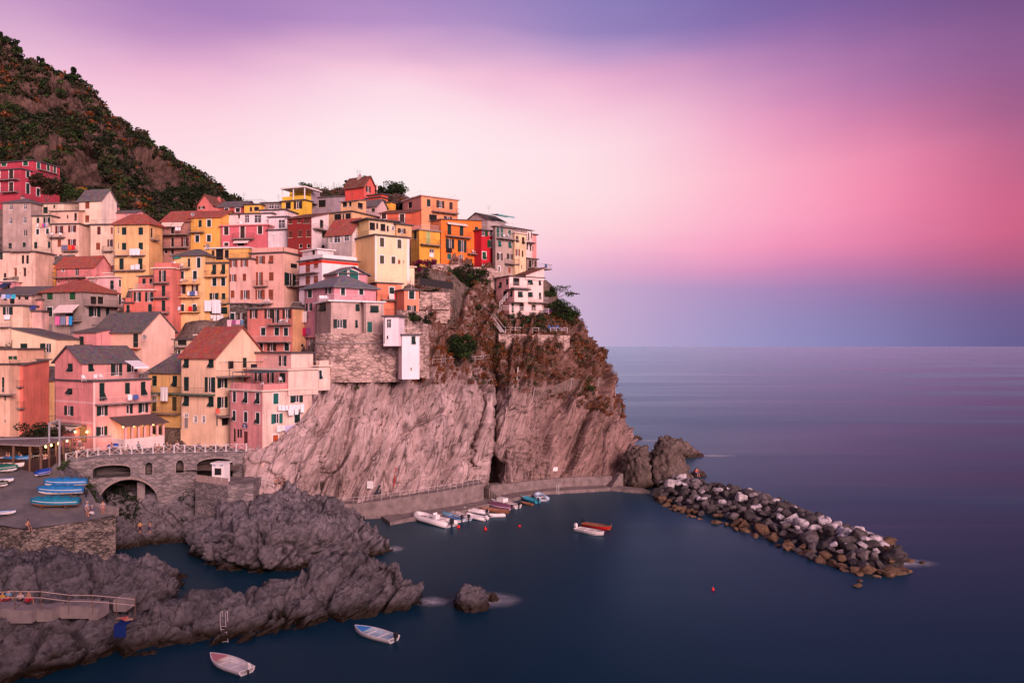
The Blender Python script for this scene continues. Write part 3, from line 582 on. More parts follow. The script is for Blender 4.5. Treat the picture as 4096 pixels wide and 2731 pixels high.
def window(root, f, kind, a, b, z0, z1, col, trim):
    """returns the hole cut in the wall"""
    h, g = z1-z0, b-a; kd = kind[0]; hole = (a, b, z0, z1); sm = shutter(SHC[col]); wm = MB(); nm_ = 'door' if (h > 2.0 and kd in 'cds') else 'window'
    if kd == 'o': q = .29*g; hole = (a+q, b-q, z0, z1)
    if kd == 'l': hole = (a+.5*g, b, z0, z1)
    if kd == 'r': hole = (a, a+.5*g, z0, z1)
    x0, x1 = hole[0], hole[1]
    if trim:     # raised plaster surround
        t = .14; f.bx(wm, a-t if kd not in 'olr' else x0-t, x0, z0, z1+t, 0, .025); f.bx(wm, x1, x1+t, z0, z1+t, 0, .025); f.bx(wm, x0, x1, z1, z1+t, 0, .025)
    if h < 2.0: f.bx(wm, x0-.08, x1+.08, z0-.07, z0, -.1, .09)          # sill
    fr = .06
    if kd in 'olrwg':
        d0, d1 = -.14, -.08
        f.bx(wm, x0, x0+fr, z0, z1, d0, d1); f.bx(wm, x1-fr, x1, z0, z1, d0, d1); f.bx(wm, x0+fr, x1-fr, z1-fr, z1, d0, d1); f.bx(wm, x0+fr, x1-fr, z0, z0+fr, d0, d1)
        if x1-x0 > .5: f.bx(wm, (x0+x1)/2-.035, (x0+x1)/2+.035, z0+fr, z1-fr, d0, d1)
        if kd == 'w': f.bx(wm, x0+fr, x1-fr, (z0+z1)/2+h*.12, (z0+z1)/2+h*.12+.05, d0, d1)
    else:
        f.bx(wm, x0, x0+.05, z0, z1, -.1, -.03); f.bx(wm, x1-.05, x1, z0, z1, -.1, -.03); f.bx(wm, x0+.05, x1-.05, z1-.05, z1, -.1, -.03)
    w_ = wm.build(nm_, M_WHITE if (trim or kd in 'olrw') else M_CREAM, root)
    if w_ is None: return hole
    if kd in 'ct':
        m = (a+b)/2
        if g < .75: parts = ((a+.03, b-.03),)
        else: parts = ((a+.03, m-.012), (m+.012, b-.03))
        for i, (p, q) in enumerate(parts):
            mb = MB(); leaf_panel(mb, f, p, q, z0+.03, z1-.03, -.07, kd == 't' and h < 3); mb.build('shutter', sm, w_)
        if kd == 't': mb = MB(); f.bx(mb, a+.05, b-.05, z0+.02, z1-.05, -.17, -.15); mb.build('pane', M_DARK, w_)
    elif kd in 'olr':
        if kd in 'ol': mb = MB(); f.bx(mb, a, x0-.02, z0, z1, .03, .07); mb.build('shutter', sm, w_)
        if kd in 'or': mb = MB(); f.bx(mb, x1+.02, b, z0, z1, .03, .07); mb.build('shutter', sm, w_)
        mb = MB(); f.bx(mb, x0+fr, x1-fr, z0+fr, z1-fr, -.13, -.11); mb.build('pane', M_GLASS, w_)
        if rw.random() < .45: mb = MB(); f.bx(mb, x0+fr, x0+fr+(x1-x0)*.34, z0+fr, z1-fr, -.16, -.145); mb.build('curtain', M_CLOTHW, w_)
    elif kd in 'wg':
        mb = MB(); f.bx(mb, x0+fr, x1-fr, z0+fr, z1-fr, -.13, -.11); mb.build('pane', M_GLASS, w_)
    elif kd == 's':
        mb = MB(); f.bx(mb, a+.05, b-.05, z0, z1-.05, -.08, -.03); mb.build('door_leaf', plain('door_paint', SHC[col], .6), w_)
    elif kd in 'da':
        mb = MB(); f.bx(mb, a+.05, b-.05, z0+.02, z1-.05, -.19, -.17); mb.build('pane', M_DARK if kd == 'd' else sm, w_)  # plain openings get a dark sheet standing for the shade inside
        if kd == 'a':      # arched head
            mb = MB(); r = g/2; c = (a+b)/2; pts = [f.at(c-r*1.12, z1-r, .03), f.at(c-r*1.12, z1+.12, .03), f.at(c+r*1.12, z1+.12, .03), f.at(c+r*1.12, z1-r, .03)]
            arc = [f.at(c+r*math.cos(t), z1-r+r*math.sin(t), .03) for t in np.linspace(0, math.pi, 9)]
            for i in range(8):
                e1 = f.at(c+r*1.12*max(-1,min(1,1.5*math.cos(i*math.pi/8))), z1+.12 if 1 < i < 7 else z1-r+r*1.1*math.sin(i*math.pi/8)+.05, .03); e2 = f.at(c+r*1.12*max(-1,min(1,1.5*math.cos((i+1)*math.pi/8))), z1+.12 if 1 < i+1 < 7 else z1-r+r*1.1*math.sin((i+1)*math.pi/8)+.05, .03)
                mb.slab([arc[i], e1, e2, arc[i+1]], .03)
            mb.build('arch', M_CREAM, w_)
    return hole
def railing(mb, pts, h, style):
    if style == 'wall':
        for a, b in zip(pts, pts[1:]):
            d = (b-a); n = Vector((-d.y, d.x, 0)).normalized()*.12; mb.box(a, d, n, Vector((0,0,h)))
        return
    r = .018 if style != 'thin' else .012
    for a, b in zip(pts, pts[1:]):
        d = b-a; L = d.length
        if L < .05: continue
        up = Vector((0,0,1)); mb.bar(a+up*h, b+up*h, r*1.3); mb.bar(a+up*.1, b+up*.1, r)
        if style in ('h', 'thin'):
            if style == 'h':
                for k in (.35,.6,.82): mb.bar(a+up*h*k, b+up*h*k, r*1.2)
            n = max(1, int(L/1.4))
        else: n = max(1, int(L/.2))
        for i in range(n+1): p = a + d*(i/n); mb.bar(p, p+up*h, r*.42 if style not in ('h',) else r*1.3)
def balcony(root, f, x0, x1, y, depth, h, style, slabmat=None, th=.16):
    (a, z), (b, _) = f.pt(x0, y), f.pt(x1, y); z = f.pt((x0+x1)/2, y)[1]
    mb = MB(); f.bx(mb, a, b, z-th, z, .005, depth); 
    for t in np.arange(a+.3, b, 1.4): f.bx(mb, t, t+.14, z-th-.16, z-th, .005, depth*.7)
    bal = mb.build('balcony', slabmat or M_SLAB, root)
    mb = MB(); g = depth-.06; railing(mb, [f.at(a+.05,z,.03), f.at(a+.05,z,g), f.at(b-.05,z,g), f.at(b-.05,z,.03)], h, style)
    mb.build('railing', {'w': M_RAILW, 'h': M_RAILW, 'thin': M_RAILW}.get(style, M_IRON), bal); return bal
HOUSE = {}
def block(root, crop, Y, a, xl, xc, xr, top, bot, col, colB=None, roof='flat', rh=1.5, ov=.35, A='', B='', bal=(), drop=4.0, dep=6.0, age=.5, wallname='wall', mat=None, rmat='slate', ground=True, pipe=True, rail=None, trimcol=None, edge=None):
    uc, vt = S(crop, xc, top); _, vb = S(crop, xc, bot); C = P(uc, vt, Y); zt = C.z; zb = P(uc, vb, Y).z
    ar = math.radians(a); eA = Vector((math.cos(ar), math.sin(ar), 0)); eB = Vector((-math.sin(ar), math.cos(ar), 0)); nA = Vector((math.sin(ar), -math.cos(ar), 0)); nB = eA.copy()
    C0 = Vector((C.x, C.y, 0)); wA = ray_s(C0, -eA, S(crop, xl, 0)[0]) if xl is not None else dep
    wB = ray_s(C0, eB, S(crop, xr, 0)[0]) if xr is not None else dep
    wA = min(max(wA, .8), 40); wB = min(max(wB, .8), 40)
    L0 = C0 - eA*wA; R0 = C0 + eB*wB; Q0 = L0 + eB*wB; z0 = zb - drop
    if isinstance(root, tuple):       # first block makes the house
        nm_, lab = root; root = empty(nm_, ((C0+Q0)/2 + Vector((0,0,zb))), lab, {'tower_house':'house','kiosk':'kiosk'}.get(nm_, 'house'), 'houses of the harbour village')
    if ground:
        for q in (L0, C0, R0, Q0, (L0+R0)/2, (L0+C0)/2, (C0+R0)/2): FOOT.append((q.x, q.y, zb-1.2))
    fA = Face(L0, eA, nA, wA, crop); fB = Face(C0, eB, nB, wB, crop); holes = {0: [], 1: []}
    for i, (f, s) in enumerate(((fA, A), (fB, B))):
        for item in [x for x in s.split(';') if x.strip()]:
            k, x, y, ww, hh = item.split(); x, y, ww, hh = map(float, (x, y, ww, hh)); kk, _, cc = k.partition(':')
            r = f.rect(x, y, ww, hh)
            if r[1] < .15 or r[0] > f.w-.15: continue
            r = (max(r[0], .1), min(r[1], f.w-.1), max(r[2], z0+.1), min(r[3], zt-.05))
            if r[1]-r[0] < .2 or r[3]-r[2] < .2: continue
            holes[i].append(window(root, f, kk, *r, cc or 'g', kk.endswith('F')))
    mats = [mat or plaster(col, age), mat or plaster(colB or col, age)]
    for m_, f, hl in ((0, fA, holes[0]), (1, fB, holes[1])):
        mb = MB(); holed(mb, f, z0, zt, hl)
        if m_ == 0:
            mb.quad(Vector((*L0.xy, z0)), Vector((*Q0.xy, z0)), Vector((*Q0.xy, zt)), Vector((*L0.xy, zt))); mb.quad(Vector((*Q0.xy, z0)), Vector((*R0.xy, z0)), Vector((*R0.xy, zt)), Vector((*Q0.xy, zt)))
        else: mb.quad(*[Vector((*q.xy, zt-.02)) for q in (L0, C0, R0, Q0)])
        up = lambda q, z: Vector((q.x, q.y, z)); M1 = lambda p, q: (p+q)/2
        if roof == 'gA':
            if m_ == 0: mb.quad(up(L0,zt), up(Q0,zt), up(M1(L0,Q0), zt+rh))
            else: mb.quad(up(C0,zt), up(R0,zt), up(M1(C0,R0), zt+rh))
        if roof == 'gB':
            if m_ == 0: mb.quad(up(L0,zt), up(C0,zt), up(M1(L0,C0), zt+rh)); mb.quad(up(Q0,zt), up(R0,zt), up(M1(Q0,R0), zt+rh))
        if roof == 'shA':
            if m_ == 0: mb.quad(up(L0,zt), up(Q0,zt), up(Q0,zt+rh)); mb.quad(up(Q0,zt), up(R0,zt), up(R0,zt+rh), up(Q0,zt+rh))
            else: mb.quad(up(C0,zt), up(R0,zt), up(R0,zt+rh))
        if roof == 'shX':
            if m_ == 0: mb.quad(up(C0,zt), up(L0,zt), up(L0,zt+rh)); mb.quad(up(L0,zt), up(Q0,zt), up(Q0,zt+rh), up(L0,zt+rh))
        if roof == 'shB':
            if m_ == 0: mb.quad(up(L0,zt), up(Q0,zt), up(Q0,zt+rh), up(L0,zt+rh)); mb.quad(up(C0,zt), up(L0,zt), up(L0,zt+rh))
            else: pass
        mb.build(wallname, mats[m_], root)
    rm = roofmat(rmat); mb = MB(); g = ov; l, c, r, q = L0-eA*g-eB*g, C0+eA*g-eB*g, R0+eA*g+eB*g, Q0-eA*g+eB*g
    T = lambda p, z: Vector((p.x, p.y, z)); t = .16; ro = None
    if roof == 'gA':
        k = rh/(wB/2); ze = zt - k*g + t; m1, m2 = (l+q)/2, (c+r)/2; zr = zt + rh + t
        mb.slab([T(l,ze), T(c,ze), T(m2,zr), T(m1,zr)], t); mb.slab([T(m1,zr), T(m2,zr), T(r,ze), T(q,ze)], t)
    elif roof == 'gB':
        k = rh/(wA/2); ze = zt - k*g + t; m1, m2 = (l+c)/2, (q+r)/2; zr = zt + rh + t
        mb.slab([T(l,ze), T(m1,zr), T(m2,zr), T(q,ze)], t); mb.slab([T(m1,zr), T(c,ze), T(r,ze), T(m2,zr)], t)
    elif roof == 'hip':
        s = min(wA, wB)/2; ze = zt + t*.6; zr = zt + rh + t
        if wA >= wB: e1, e2 = (L0+Q0)/2 + eA*s*.95, (C0+R0)/2 - eA*s*.95
        else: e1, e2 = (L0+C0)/2 + eB*s*.95, (Q0+R0)/2 - eB*s*.95
        if wA >= wB: polys = [[l,c,e2,e1],[c,r,e2],[r,q,e1,e2],[q,l,e1]]
        else: polys = [[l,c,e1],[c,r,e2,e1],[r,q,e2],[q,l,e1,e2]]
        for po in polys: mb.slab([T(p, zr if (p == e1 or p == e2) else ze) for p in po], t)
    elif roof == 'shA':
        mb.slab([T(l,zt-rh*g/wB+t), T(c,zt-rh*g/wB+t), T(r,zt+rh*(1+g/wB)+t), T(q,zt+rh*(1+g/wB)+t)], t)
    elif roof in ('shX', 'shB'):
        mb.slab([T(l,zt+rh*(1+g/wA)+t), T(c,zt-rh*g/wA+t), T(r,zt-rh*g/wA+t), T(q,zt+rh*(1+g/wA)+t)], t)
    else:
        mb.slab([T(l,zt+.12), T(c,zt+.12), T(r,zt+.12), T(q,zt+.12)], .22); rm = edge or M_EDGE
    ro = mb.build('roof' if roof != 'flat' else 'roof_terrace', rm, root)
    if roof == 'flat' and rail:
        mb = MB(); ins = .12; p = [T(L0+eA*ins+eB*ins, zt+.12), T(C0-eA*ins+eB*ins, zt+.12), T(R0-eA*ins-eB*ins, zt+.12), T(Q0+eA*ins-eB*ins, zt+.12)]
        railing(mb, p + [p[0]], 1.0 if rail[0] != 'wall' else rail[1], rail[0])
        mb.build('parapet' if rail[0] == 'wall' else 'railing', (mats[0] if rail[0] == 'wall' and len(rail) < 3 else M_WHITE) if rail[0] == 'wall' else {'w': M_RAILW, 'h': M_RAILW, 'thin': M_RAILW}.get(rail[0], M_IRON), ro)
    if pipe and zt-zb > 4:
        mb = MB(); q = fA.at(.15, zt-.1, .07); mb.bar(q, Vector((q.x, q.y, zb)), .055, 6); mb.build('downpipe', M_PIPE, root)
    for bl in bal:
        fc, x0, x1, y, dp, hgt, st = bl[:7]; balcony(root, fA if fc == 'A' else fB, x0, x1, y, dp, hgt, st, bl[7] if len(bl) > 7 else None)
    if roof in ('gA','gB','hip') and rw.random() < .6:
        mb = MB(); p = (L0+R0)/2 + eA*wA*.2*rw.choice((-1,1)) + eB*wB*.1; zc = zt+rh*.55
        mb.cbox((p.x,p.y,zc+.55), .55,.45,1.3, ar); mb.build('chimney', mats[0], ro)
        mb = MB(); mb.cbox((p.x,p.y,zc+1.42), .75,.65,.12, ar); mb.build('chimney_cap', M_EDGE, ro)
    if roof in ('gA','gB','hip','shA') and rw.random() < .7:
        mb = MB(); p = L0 + eA*wA*rw.uniform(.25,.75) + eB*wB*.5; zc = zt + (rh if roof != 'shA' else rh*.5); q = Vector((p.x, p.y, zc)); mb.bar(q, q+Vector((0,0,2.0)), .022, 4)
        for zz_ in (1.9, 1.6, 1.35): mb.bar(q+Vector((-.45,0,zz_)), q+Vector((.45,.1,zz_)), .014, 4)
        mb.build('aerial', M_IRON, ro)
    root_info = dict(L=L0, C=C0, R=R0, Q=Q0, zt=zt, zb=zb, eA=eA, eB=eB, fA=fA, fB=fB, root=root, roof=ro)
    HOUSE.setdefault(root.name, root_info); return root_info
def awning(root, f, x0, x1, y, out, drop, mat):
    (a, z), (b, _) = f.pt(x0, y), f.pt(x1, y); mb = MB()
    mb.slab([f.at(a,z,.03), f.at(b,z,.03), f.at(b,z-drop,out), f.at(a,z-drop,out)], .04)
    mb.slab([f.at(a,z-drop,out), f.at(b,z-drop,out), f.at(b,z-drop-.28,out+.02), f.at(a,z-drop-.28,out+.02)], .02)
    return mb.build('awning', mat, root)
cream=(.80,.60,.45); white=(.80,.72,.70); peach=(.80,.50,.38); pink=(.78,.33,.32); coral=(.70,.20,.15); yellow=(.80,.45,.18); ochre=(.72,.40,.09); orange=(.78,.20,.035); red=(.50,.022,.035); crimson=(.46,.055,.085); dred=(.25,.03,.028); grey=(.40,.31,.27); greyp=(.50,.37,.32); lilac=(.50,.25,.29); salmon=(.80,.45,.36); palep=(.80,.48,.46); lemon=(.84,.60,.34); tan=(.62,.37,.19); lgrey=(.34,.28,.29); cpeach=(.82,.56,.43)
# ================================================================ the houses
iron='i'
# ---- upper left
h=block(('house','crimson mansion with cream framed windows on the mountainside'),'A',190,-15,-140,262,750,235,650,crimson,roof='flat',rail=('wall',.7),A='cF:k 140 305 55 110;cF:k 140 465 55 120;cF -20 310 45 85;cF -20 480 45 120',B='cF 350 310 42 82;cF 350 485 45 130;cF 480 330 42 52;cF 600 355 35 60;cF 685 390 34 64;cF 478 530 40 100',bal=[('A',0,248,375,1.0,1.0,iron),('A',45,245,530,1.0,1.0,iron),('B',445,700,270,1.0,1.0,iron)])
block(h['root'],'A',193,-15,-140,415,750,130,250,crimson,roof='flat',A='cF:b 50 175 65 60;cF:b 320 170 62 58',B='cF:t 483 205 42 95;cF:b 605 225 34 78;cF:b 687 250 32 80',ground=False,drop=1,pipe=False)
block(('house','weathered peach grey house with painted panels and slate roof below the crimson mansion'),'A',168,-6,25,385,None,660,1330,greyp,roof='hip',rh=1.3,A='w 135 715 40 68;w 315 710 40 70;w 132 887 42 75;w 310 880 42 78;c 127 1202 42 74;c 303 1190 42 64;g 315 1040 45 80',age=1.0)
block(('house','cream house with two arched doors below the weathered grey house'),'A',160,-4,-40,445,None,1275,1610,cpeach,roof='flat',rail=(iron,),A='c 15 1330 40 90;d 285 1372 40 110;d 342 1372 40 110;a:n 195 1532 40 105;a:k 310 1530 40 108;d 357 1530 18 24;d 250 1540 18 22;d 60 1570 40 60',age=.7,bal=[('A',160,400,1270,.9,.9,'thin')])
h=block(('house','pale cream house with green shutters and planted terrace, right of the weathered grey one'),'A',168,-6,390,640,None,825,1340,cream,roof='flat',rail=(iron,),A='c 475 885 35 70;o 590 882 82 72;cF 472 1025 38 68;cF 595 1020 38 66;c 447 1195 42 84;c 617 1190 38 84;d 445 1365 24 24;d 515 1350 22 40',age=.9)
block(h['root'],'A',171,-6,400,800,None,668,830,cream,roof='shA',rh=1.2,A='c 570 755 58 82;c 680 710 25 42',ground=False,drop=1,pipe=False)
h=block(('house','peach house with red brown shutters and curved balcony, left of the cream tower house'),'A',167,-6,640,990,None,925,1330,cpeach,roof='flat',rail=('thin',),A='o:r 745 1000 98 95;o:r 907 990 98 84;c:n 743 1168 46 96;o:r 905 1160 98 84;c:r 760 1318 40 20',bal=[('A',625,825,1095,1.0,.95,iron),('A',805,985,1265,1.0,.95,iron)])
block(h['root'],'A',170,-6,640,980,None,765,930,peach,roof='shA',rh=.9,A='d 845 838 26 50;d 945 838 40 100',ground=False,drop=1,pipe=False)
h=block(('tower_house','tall cream tower house with brown shutters, slate gable and chimney'),'A',171,-12,985,1270,1465,622,1330,(.84,.66,.50),(.84,.70,.60),roof='gA',rh=2.6,A='c:n 1095 690 54 90;c:n 1093 863 52 88;l:r 1065 1023 65 86;o:r 1075 1185 90 86;d 1150 1090 20 20')
h=block(('house','cream house with dark red shutters between the tower house and the yellow hip roofed house'),'A',168,-5,1125,1422,None,935,1340,cream,roof='flat',rail=(iron,),A='c:r 1240 1010 46 100;c:n 1405 1010 34 86;c:n 1230 1207 54 90;o:r 1385 1168 70 90',bal=[('A',1300,1420,1270,.9,.95,iron)])
h2=block(('house','pink rooftop house with white awning and gable behind the yellow hip roofed house'),'A',175,-8,1250,1690,1840,785,930,pink,(.80,.36,.38),roof='gA',rh=.8,A='w 1340 850 52 78;w 1592 835 50 42;d 1450 850 40 40',drop=2)
block(('house','warm yellow house with red hip roof, green shutters and white laundry on its balcony'),'A',158,-8,1425,1870,2038,930,1600,(.82,.52,.24),(.74,.42,.18),roof='hip',rh=2.3,ov=.5,rmat='red',A='w 1485 1012 18 80;c 1556 1017 60 96;c 1765 1017 60 96;w 1482 1205 18 80;c 1556 1210 58 95;c 1765 1205 58 90;c 1523 1428 56 140;c 1760 1428 56 140',B='d 1908 1040 30 120',bal=[('A',1460,1620,1322,.9,.95,'w'),('A',1665,1830,1322,.9,.95,'w'),('A',1440,1830,1510,.9,.95,iron),('B',1880,1970,1128,.8,.95,iron)])  # side wall colour darkened for its shadow side
# ---- middle left
h=block(('house','orange yellow house with green shutters and slate roof beside the stone retaining wall'),'B',165,-14,445,830,1000,160,480,(.80,.42,.08),(.78,.44,.16),roof='gA',rh=1.7,A='c 518 265 54 155;c 512 430 46 84;c 733 240 28 100',bal=[('A',425,580,355,.9,.95,iron)])
block(('house','small crimson plastered house tucked behind the orange yellow one'),'B',172,-6,1000,1172,None,55,180,(.42,.05,.06),roof='shX',rh=-1.0,A='d 1025 105 35 40',drop=2)
block(('house','coral pink house with red tiled gable roof, left of the pale pink one'),'B',161,-16,700,1180,1392,205,470,(.74,.25,.24),(.76,.30,.30),roof='gA',rh=2.3,rmat='red',A='wF 790 250 24 50;g 965 275 50 90;c 1003 390 54 50;c 735 400 20 30;d 860 400 24 40',B='d 1298 265 15 30',bal=[('A',690,1100,343,1.1,1.0,iron)],age=.8)
h=block(('house','pale pink flat roofed house with a ladder leaning on it and green shutters'),'B',158,-16,1110,1480,1740,335,700,palep,roof='flat',edge=M_CREAM,A='c 1403 440 46 118;c 1375 590 32 90',B='cF 1505 415 30 86;cF 1670 425 48 80;cF 1505 620 30 130',bal=[('A',1230,1470,502,.9,1.0,'thin')])
block(h['root'],'B',162,-16,1270,1560,1665,285,340,palep,roof='flat',edge=M_CREAM,ground=False,drop=.5,pipe=False)
h=block(('house','large grey plaster house with red hip roof and white awning'),'B',148,-20,525,1045,1475,520,1150,grey,(.42,.33,.30),roof='hip',rh=2.4,ov=.5,rmat='red',A='c:b 625 577 74 94;c:b 908 577 74 94;cF 622 775 70 118;c:y 620 985 74 118;c:y 905 985 70 100;c 870 850 100 110',B='o 1185 775 145 118;t 1352 780 46 114;c:y 1185 945 68 40;d 1180 630 90 100;d 1260 630 90 100',bal=[('B',1045,1475,700,1.6,1.0,iron),('A',745,1035,890,1.0,.9,iron),('A',745,900,1110,1.0,.95,iron)],age=1.0)
M_AWN = plain('awning_cloth', (.74,.60,.56), .85); awning(h['root'], h['fA'], 745, 1000, 690, 1.5, 1.25, M_AWN)
h=block(('house','cream house at the left edge with slate roof and blue cloths under its eave'),'B',147,-6,-60,285,None,695,1090,(.80,.58,.42),roof='flat',rail=(iron,),A='o 100 762 122 98;c -30 760 40 90',bal=[('A',-60,130,960,.9,.9,'w')],age=.7)
block(h['root'],'B',150,-6,-80,400,None,560,700,(.70,.46,.38),roof='shA',rh=1.8,A='d 60 600 50 60;d 150 640 70 70;d 240 600 40 40;d 330 600 60 40',ground=False,drop=1,pipe=False,ov=.6)
h=block(('house','narrow pinkish house with laundry on a dark loggia, left of the large grey house'),'B',149,-6,287,522,None,765,1110,(.76,.48,.42),roof='flat',rail=(iron,),A='c 365 825 62 94;c 365 997 64 94',age=1.0)
block(h['root'],'B',151,-6,290,520,None,625,770,(.72,.34,.30),roof='shA',rh=.9,A='d 395 665 40 60;d 440 665 40 50',ground=False,drop=1,pipe=False)
block(('house','mauve pink house with a blue awning at the left edge above the slate roofs'),'B',158,-10,-60,160,250,390,540,(.66,.30,.33),roof='flat',edge=M_CREAM,A='d 95 470 60 50',drop=4)
h=block(('house','coral red house with green shutters, clothes on its terrace and a long balcony'),'B',150,-10,1650,1930,None,500,940,coral,roof='flat',rail=('w',),edge=M_CREAM,A='o 1725 585 90 118;o 1875 585 104 118;t 1622 750 44 128;c 1880 735 50 118;d 1620 895 44 25;o 1750 890 78 34',bal=[('A',1650,1925,825,1.0,.95,iron)])
block(h['root'],'B',150.3,-10,1555,1652,None,660,940,coral,roof='flat',rail=('wall',.8),A='t 1605 750 44 128',bal=[('A',1522,1650,825,1.0,.95,iron)],pipe=False)
block(h['root'],'B',154,-10,1735,1925,None,330,505,coral,roof='shA',rh=.8,A='c 1805 390 44 70;d 1890 390 48 70',ground=False,drop=1,pipe=False)
block(('tower_house','tall narrow coral house with three stacked curved balconies'),'B',150,-8,1922,2165,None,225,1020,(.68,.21,.17),roof='flat',rail=('wall',.9),edge=M_CREAM,A='o 2040 325 84 138;c 2050 510 48 138;c 2050 698 48 138;c 2025 905 54 50',bal=[('A',1928,2132,410,1.0,1.0,iron),('A',1928,2132,595,1.0,1.0,iron),('A',1928,2132,785,1.0,1.0,iron)])
block(('house','lemon cream house with a thin sloping roof edge, left of the pink terrace house'),'B',138,-12,145,700,None,1118,1560,(.84,.64,.42),roof='shX',rh=1.9,ov=.3,A='c 298 1230 90 120;l 573 1228 134 114;o 423 1480 174 124',rmat='slate',age=.2)
block(('house','small yellow house with slate lean-to roof behind the terrace tree'),'I',132,-10,335,692,None,530,1230,(.82,.55,.26),roof='shA',rh=2.2,ov=.5,A='o 510 620 164 134;o 505 912 164 134;d 300 1060 30 60')
h=block(('house','big peach house with grey slate gable roof and two tall green doors'),'B',139,-30,1175,1782,2195,1008,1420,(.84,.56,.40),(.84,.55,.44),roof='gA',rh=3.3,ov=.45,A='c 1323 1133 62 170;c 1700 1133 64 174;c:b 1280 1300 60 30;c:b 1475 1298 55 25;c:b 1663 1315 60 62',bal=[('A',1157,1772,1228,1.1,1.0,'thin',plain('terracotta_slab',(.55,.2,.13),.85))],age=.3)
block(('house','small pink house with one tall green door, left of the big peach house'),'B',141,-30,922,1210,None,1032,1300,pink,roof='shA',rh=1.3,A='c 1020 1155 60 145',bal=[('A',705,1165,1255,1.4,1.0,'wall',M_EDGE)],age=.4)
block(('house','cream house with a small pergola balcony cut by the left edge near the palm'),'I',124,-8,-160,124,None,330,1090,(.82,.52,.36),roof='flat',rail=('wall',.5),A='c 38 590 32 190;d 60 760 30 60;d 60 1045 26 34',bal=[('A',-100,205,705,1.2,1.0,'w')])
block(('house','narrow coral red house with two iron balconies at the left edge'),'I',126,-6,125,292,None,345,1110,(.72,.2,.15),roof='shA',rh=.7,A='o 190 505 78 178;o 190 780 78 168;s:n 215 1010 30 170',bal=[('A',130,300,612,.9,1.0,iron),('A',150,315,880,.9,1.0,iron)])
block(('house','peach block with a green shuttered bay at the left edge under the lemon house'),'I',130,-8,-120,222,None,140,420,(.82,.50,.34),roof='flat',A='c:b 130 270 56 80;r:b 185 270 60 80',drop=8)
# ---- harbour front
h=block(('house','large pink house on the harbour square with stone slate roof and wrap round terraces'),'I',117,-33,690,1170,1890,545,1370,(.80,.30,.28),(.80,.38,.34),roof='flat',rail=('w',),A='t 875 645 64 140;o 867 915 112 118',B='t 1280 680 70 230;c 1600 635 65 145;t 1797 640 64 180;o 1280 915 135 124;r 1625 895 75 114;o 1795 880 120 118;o 1275 1170 140 114',bal=[('A',700,1015,1068,1.2,1.0,iron),('B',1183,1940,812,1.1,1.0,'w')],age=.6)
block(h['root'],'I',118.5,-33,690,1030,1740,312,560,(.80,.30,.28),(.80,.38,.34),roof='gB',rh=2.4,ov=.4,A='t 880 375 64 106',B='t 1140 375 70 100;o 1460 395 140 158;o 1655 382 130 100',ground=False,drop=1)
awning(h['root'], HOUSE[h['root'].name]['fB'], 1560, 1745, 288, 2.6, .9, M_CLOTHW); PINK = h
h=block(('house','ochre house with slate hip roof and long balconies between the pink and the yellow houses'),'J',129,-20,-30,385,None,450,1000,(.82,.50,.20),roof='hip',rh=3.0,ov=.4,A='c 55 540 60 128;t 310 545 60 138;c:o 52 830 54 188;c:o 305 830 58 178',bal=[('A',20,385,690,1.0,1.0,iron,plain('green_slab',(.10,.16,.12),.8)),('A',-20,385,945,1.0,1.0,iron)])
h=block(('house','yellow gabled house with bright red tiled roof studded with stones above the boats'),'J',121,-25,385,825,1440,240,1170,(.82,.54,.36),(.84,.60,.42),roof='gA',rh=4.6,ov=.4,rmat='red',A='t 455 315 64 128;t 765 315 66 128;c 455 580 64 178;o:g 755 590 128 188;t 455 795 68 128;t 765 805 68 128;wF 452 975 48 36;s:y 452 1070 50 128;wF 570 1025 40 82;wF 672 1025 40 82',B='c:y 1205 155 40 104;c 1190 320 50 140;d 1020 340 80 100;o 905 568 124 124;o 905 810 130 140;d 830 1040 60 140;d 945 1040 90 120;d 1140 500 60 34',bal=[('A',345,820,705,1.0,1.0,iron,plain('green_slab',(.10,.16,.12),.8)),('B',825,1220,480,2.0,.9,iron),('B',835,1000,975,2.0,1.0,iron)],age=.3)
YEL=h
h=block(('house','three storey pink and cream house standing against the cliff with a pub sign'),'J',116,-38,1000,1410,2030,670,1405,(.80,.34,.33),(.84,.62,.52),roof='flat',rail=('wall',.85),edge=M_CREAM,A='cF 1058 740 40 134;tF 1200 750 45 138;tF 1350 760 48 138;tF 1055 980 38 128;cF 1200 995 45 128;tF 1350 1010 48 138;s:r 1200 1260 50 178;s:k 1060 1220 30 170',B='cF:t 1580 765 68 134;oF 1838 750 154 128;oF:t 1590 1015 140 124;cF 1848 1000 74 134;cF:e 1575 1285 70 134',age=.7)  # wall colours also carry shade on the left face and light on the right
block(h['root'],'J',119.3,-38,1190,1735,2110,402,690,(.80,.34,.33),(.84,.62,.52),roof='flat',rail=('thin',),edge=M_CREAM,A='o 1360 490 80 110;o 1515 500 80 128;t 1660 500 74 118',ground=False,drop=.5)
block(h['root'],'J',123,-38,1310,1770,2045,190,420,(.80,.46,.42),(.84,.62,.52),roof='flat',A='o 1668 290 90 128;c:w 1450 250 20 20',ground=False,drop=.5,pipe=False)
block(h['root'],'J',124.8,-38,2070,2115,2260,355,640,(.84,.62,.52),roof='flat',rail=('wall',.7),edge=M_CREAM,B='tF 2137 465 40 112',ground=False,drop=.3,pipe=False); CRM=h
block(('house','cream house wedged between the big peach house and the red tiled roof'),'D',137,-14,300,575,None,650,960,(.80,.60,.42),roof='flat',rail=(iron,),A='o 352 835 60 110;d 400 690 120 70;c 480 840 46 90',bal=[('A',325,570,742,1.0,.9,iron)])
block(('house','low peach house with long parapet behind the red tiled roof'),'D',139.5,-14,572,1005,None,592,900,(.80,.50,.40),roof='flat',edge=M_CREAM,A='d 620 640 40 60;c 900 650 40 70')
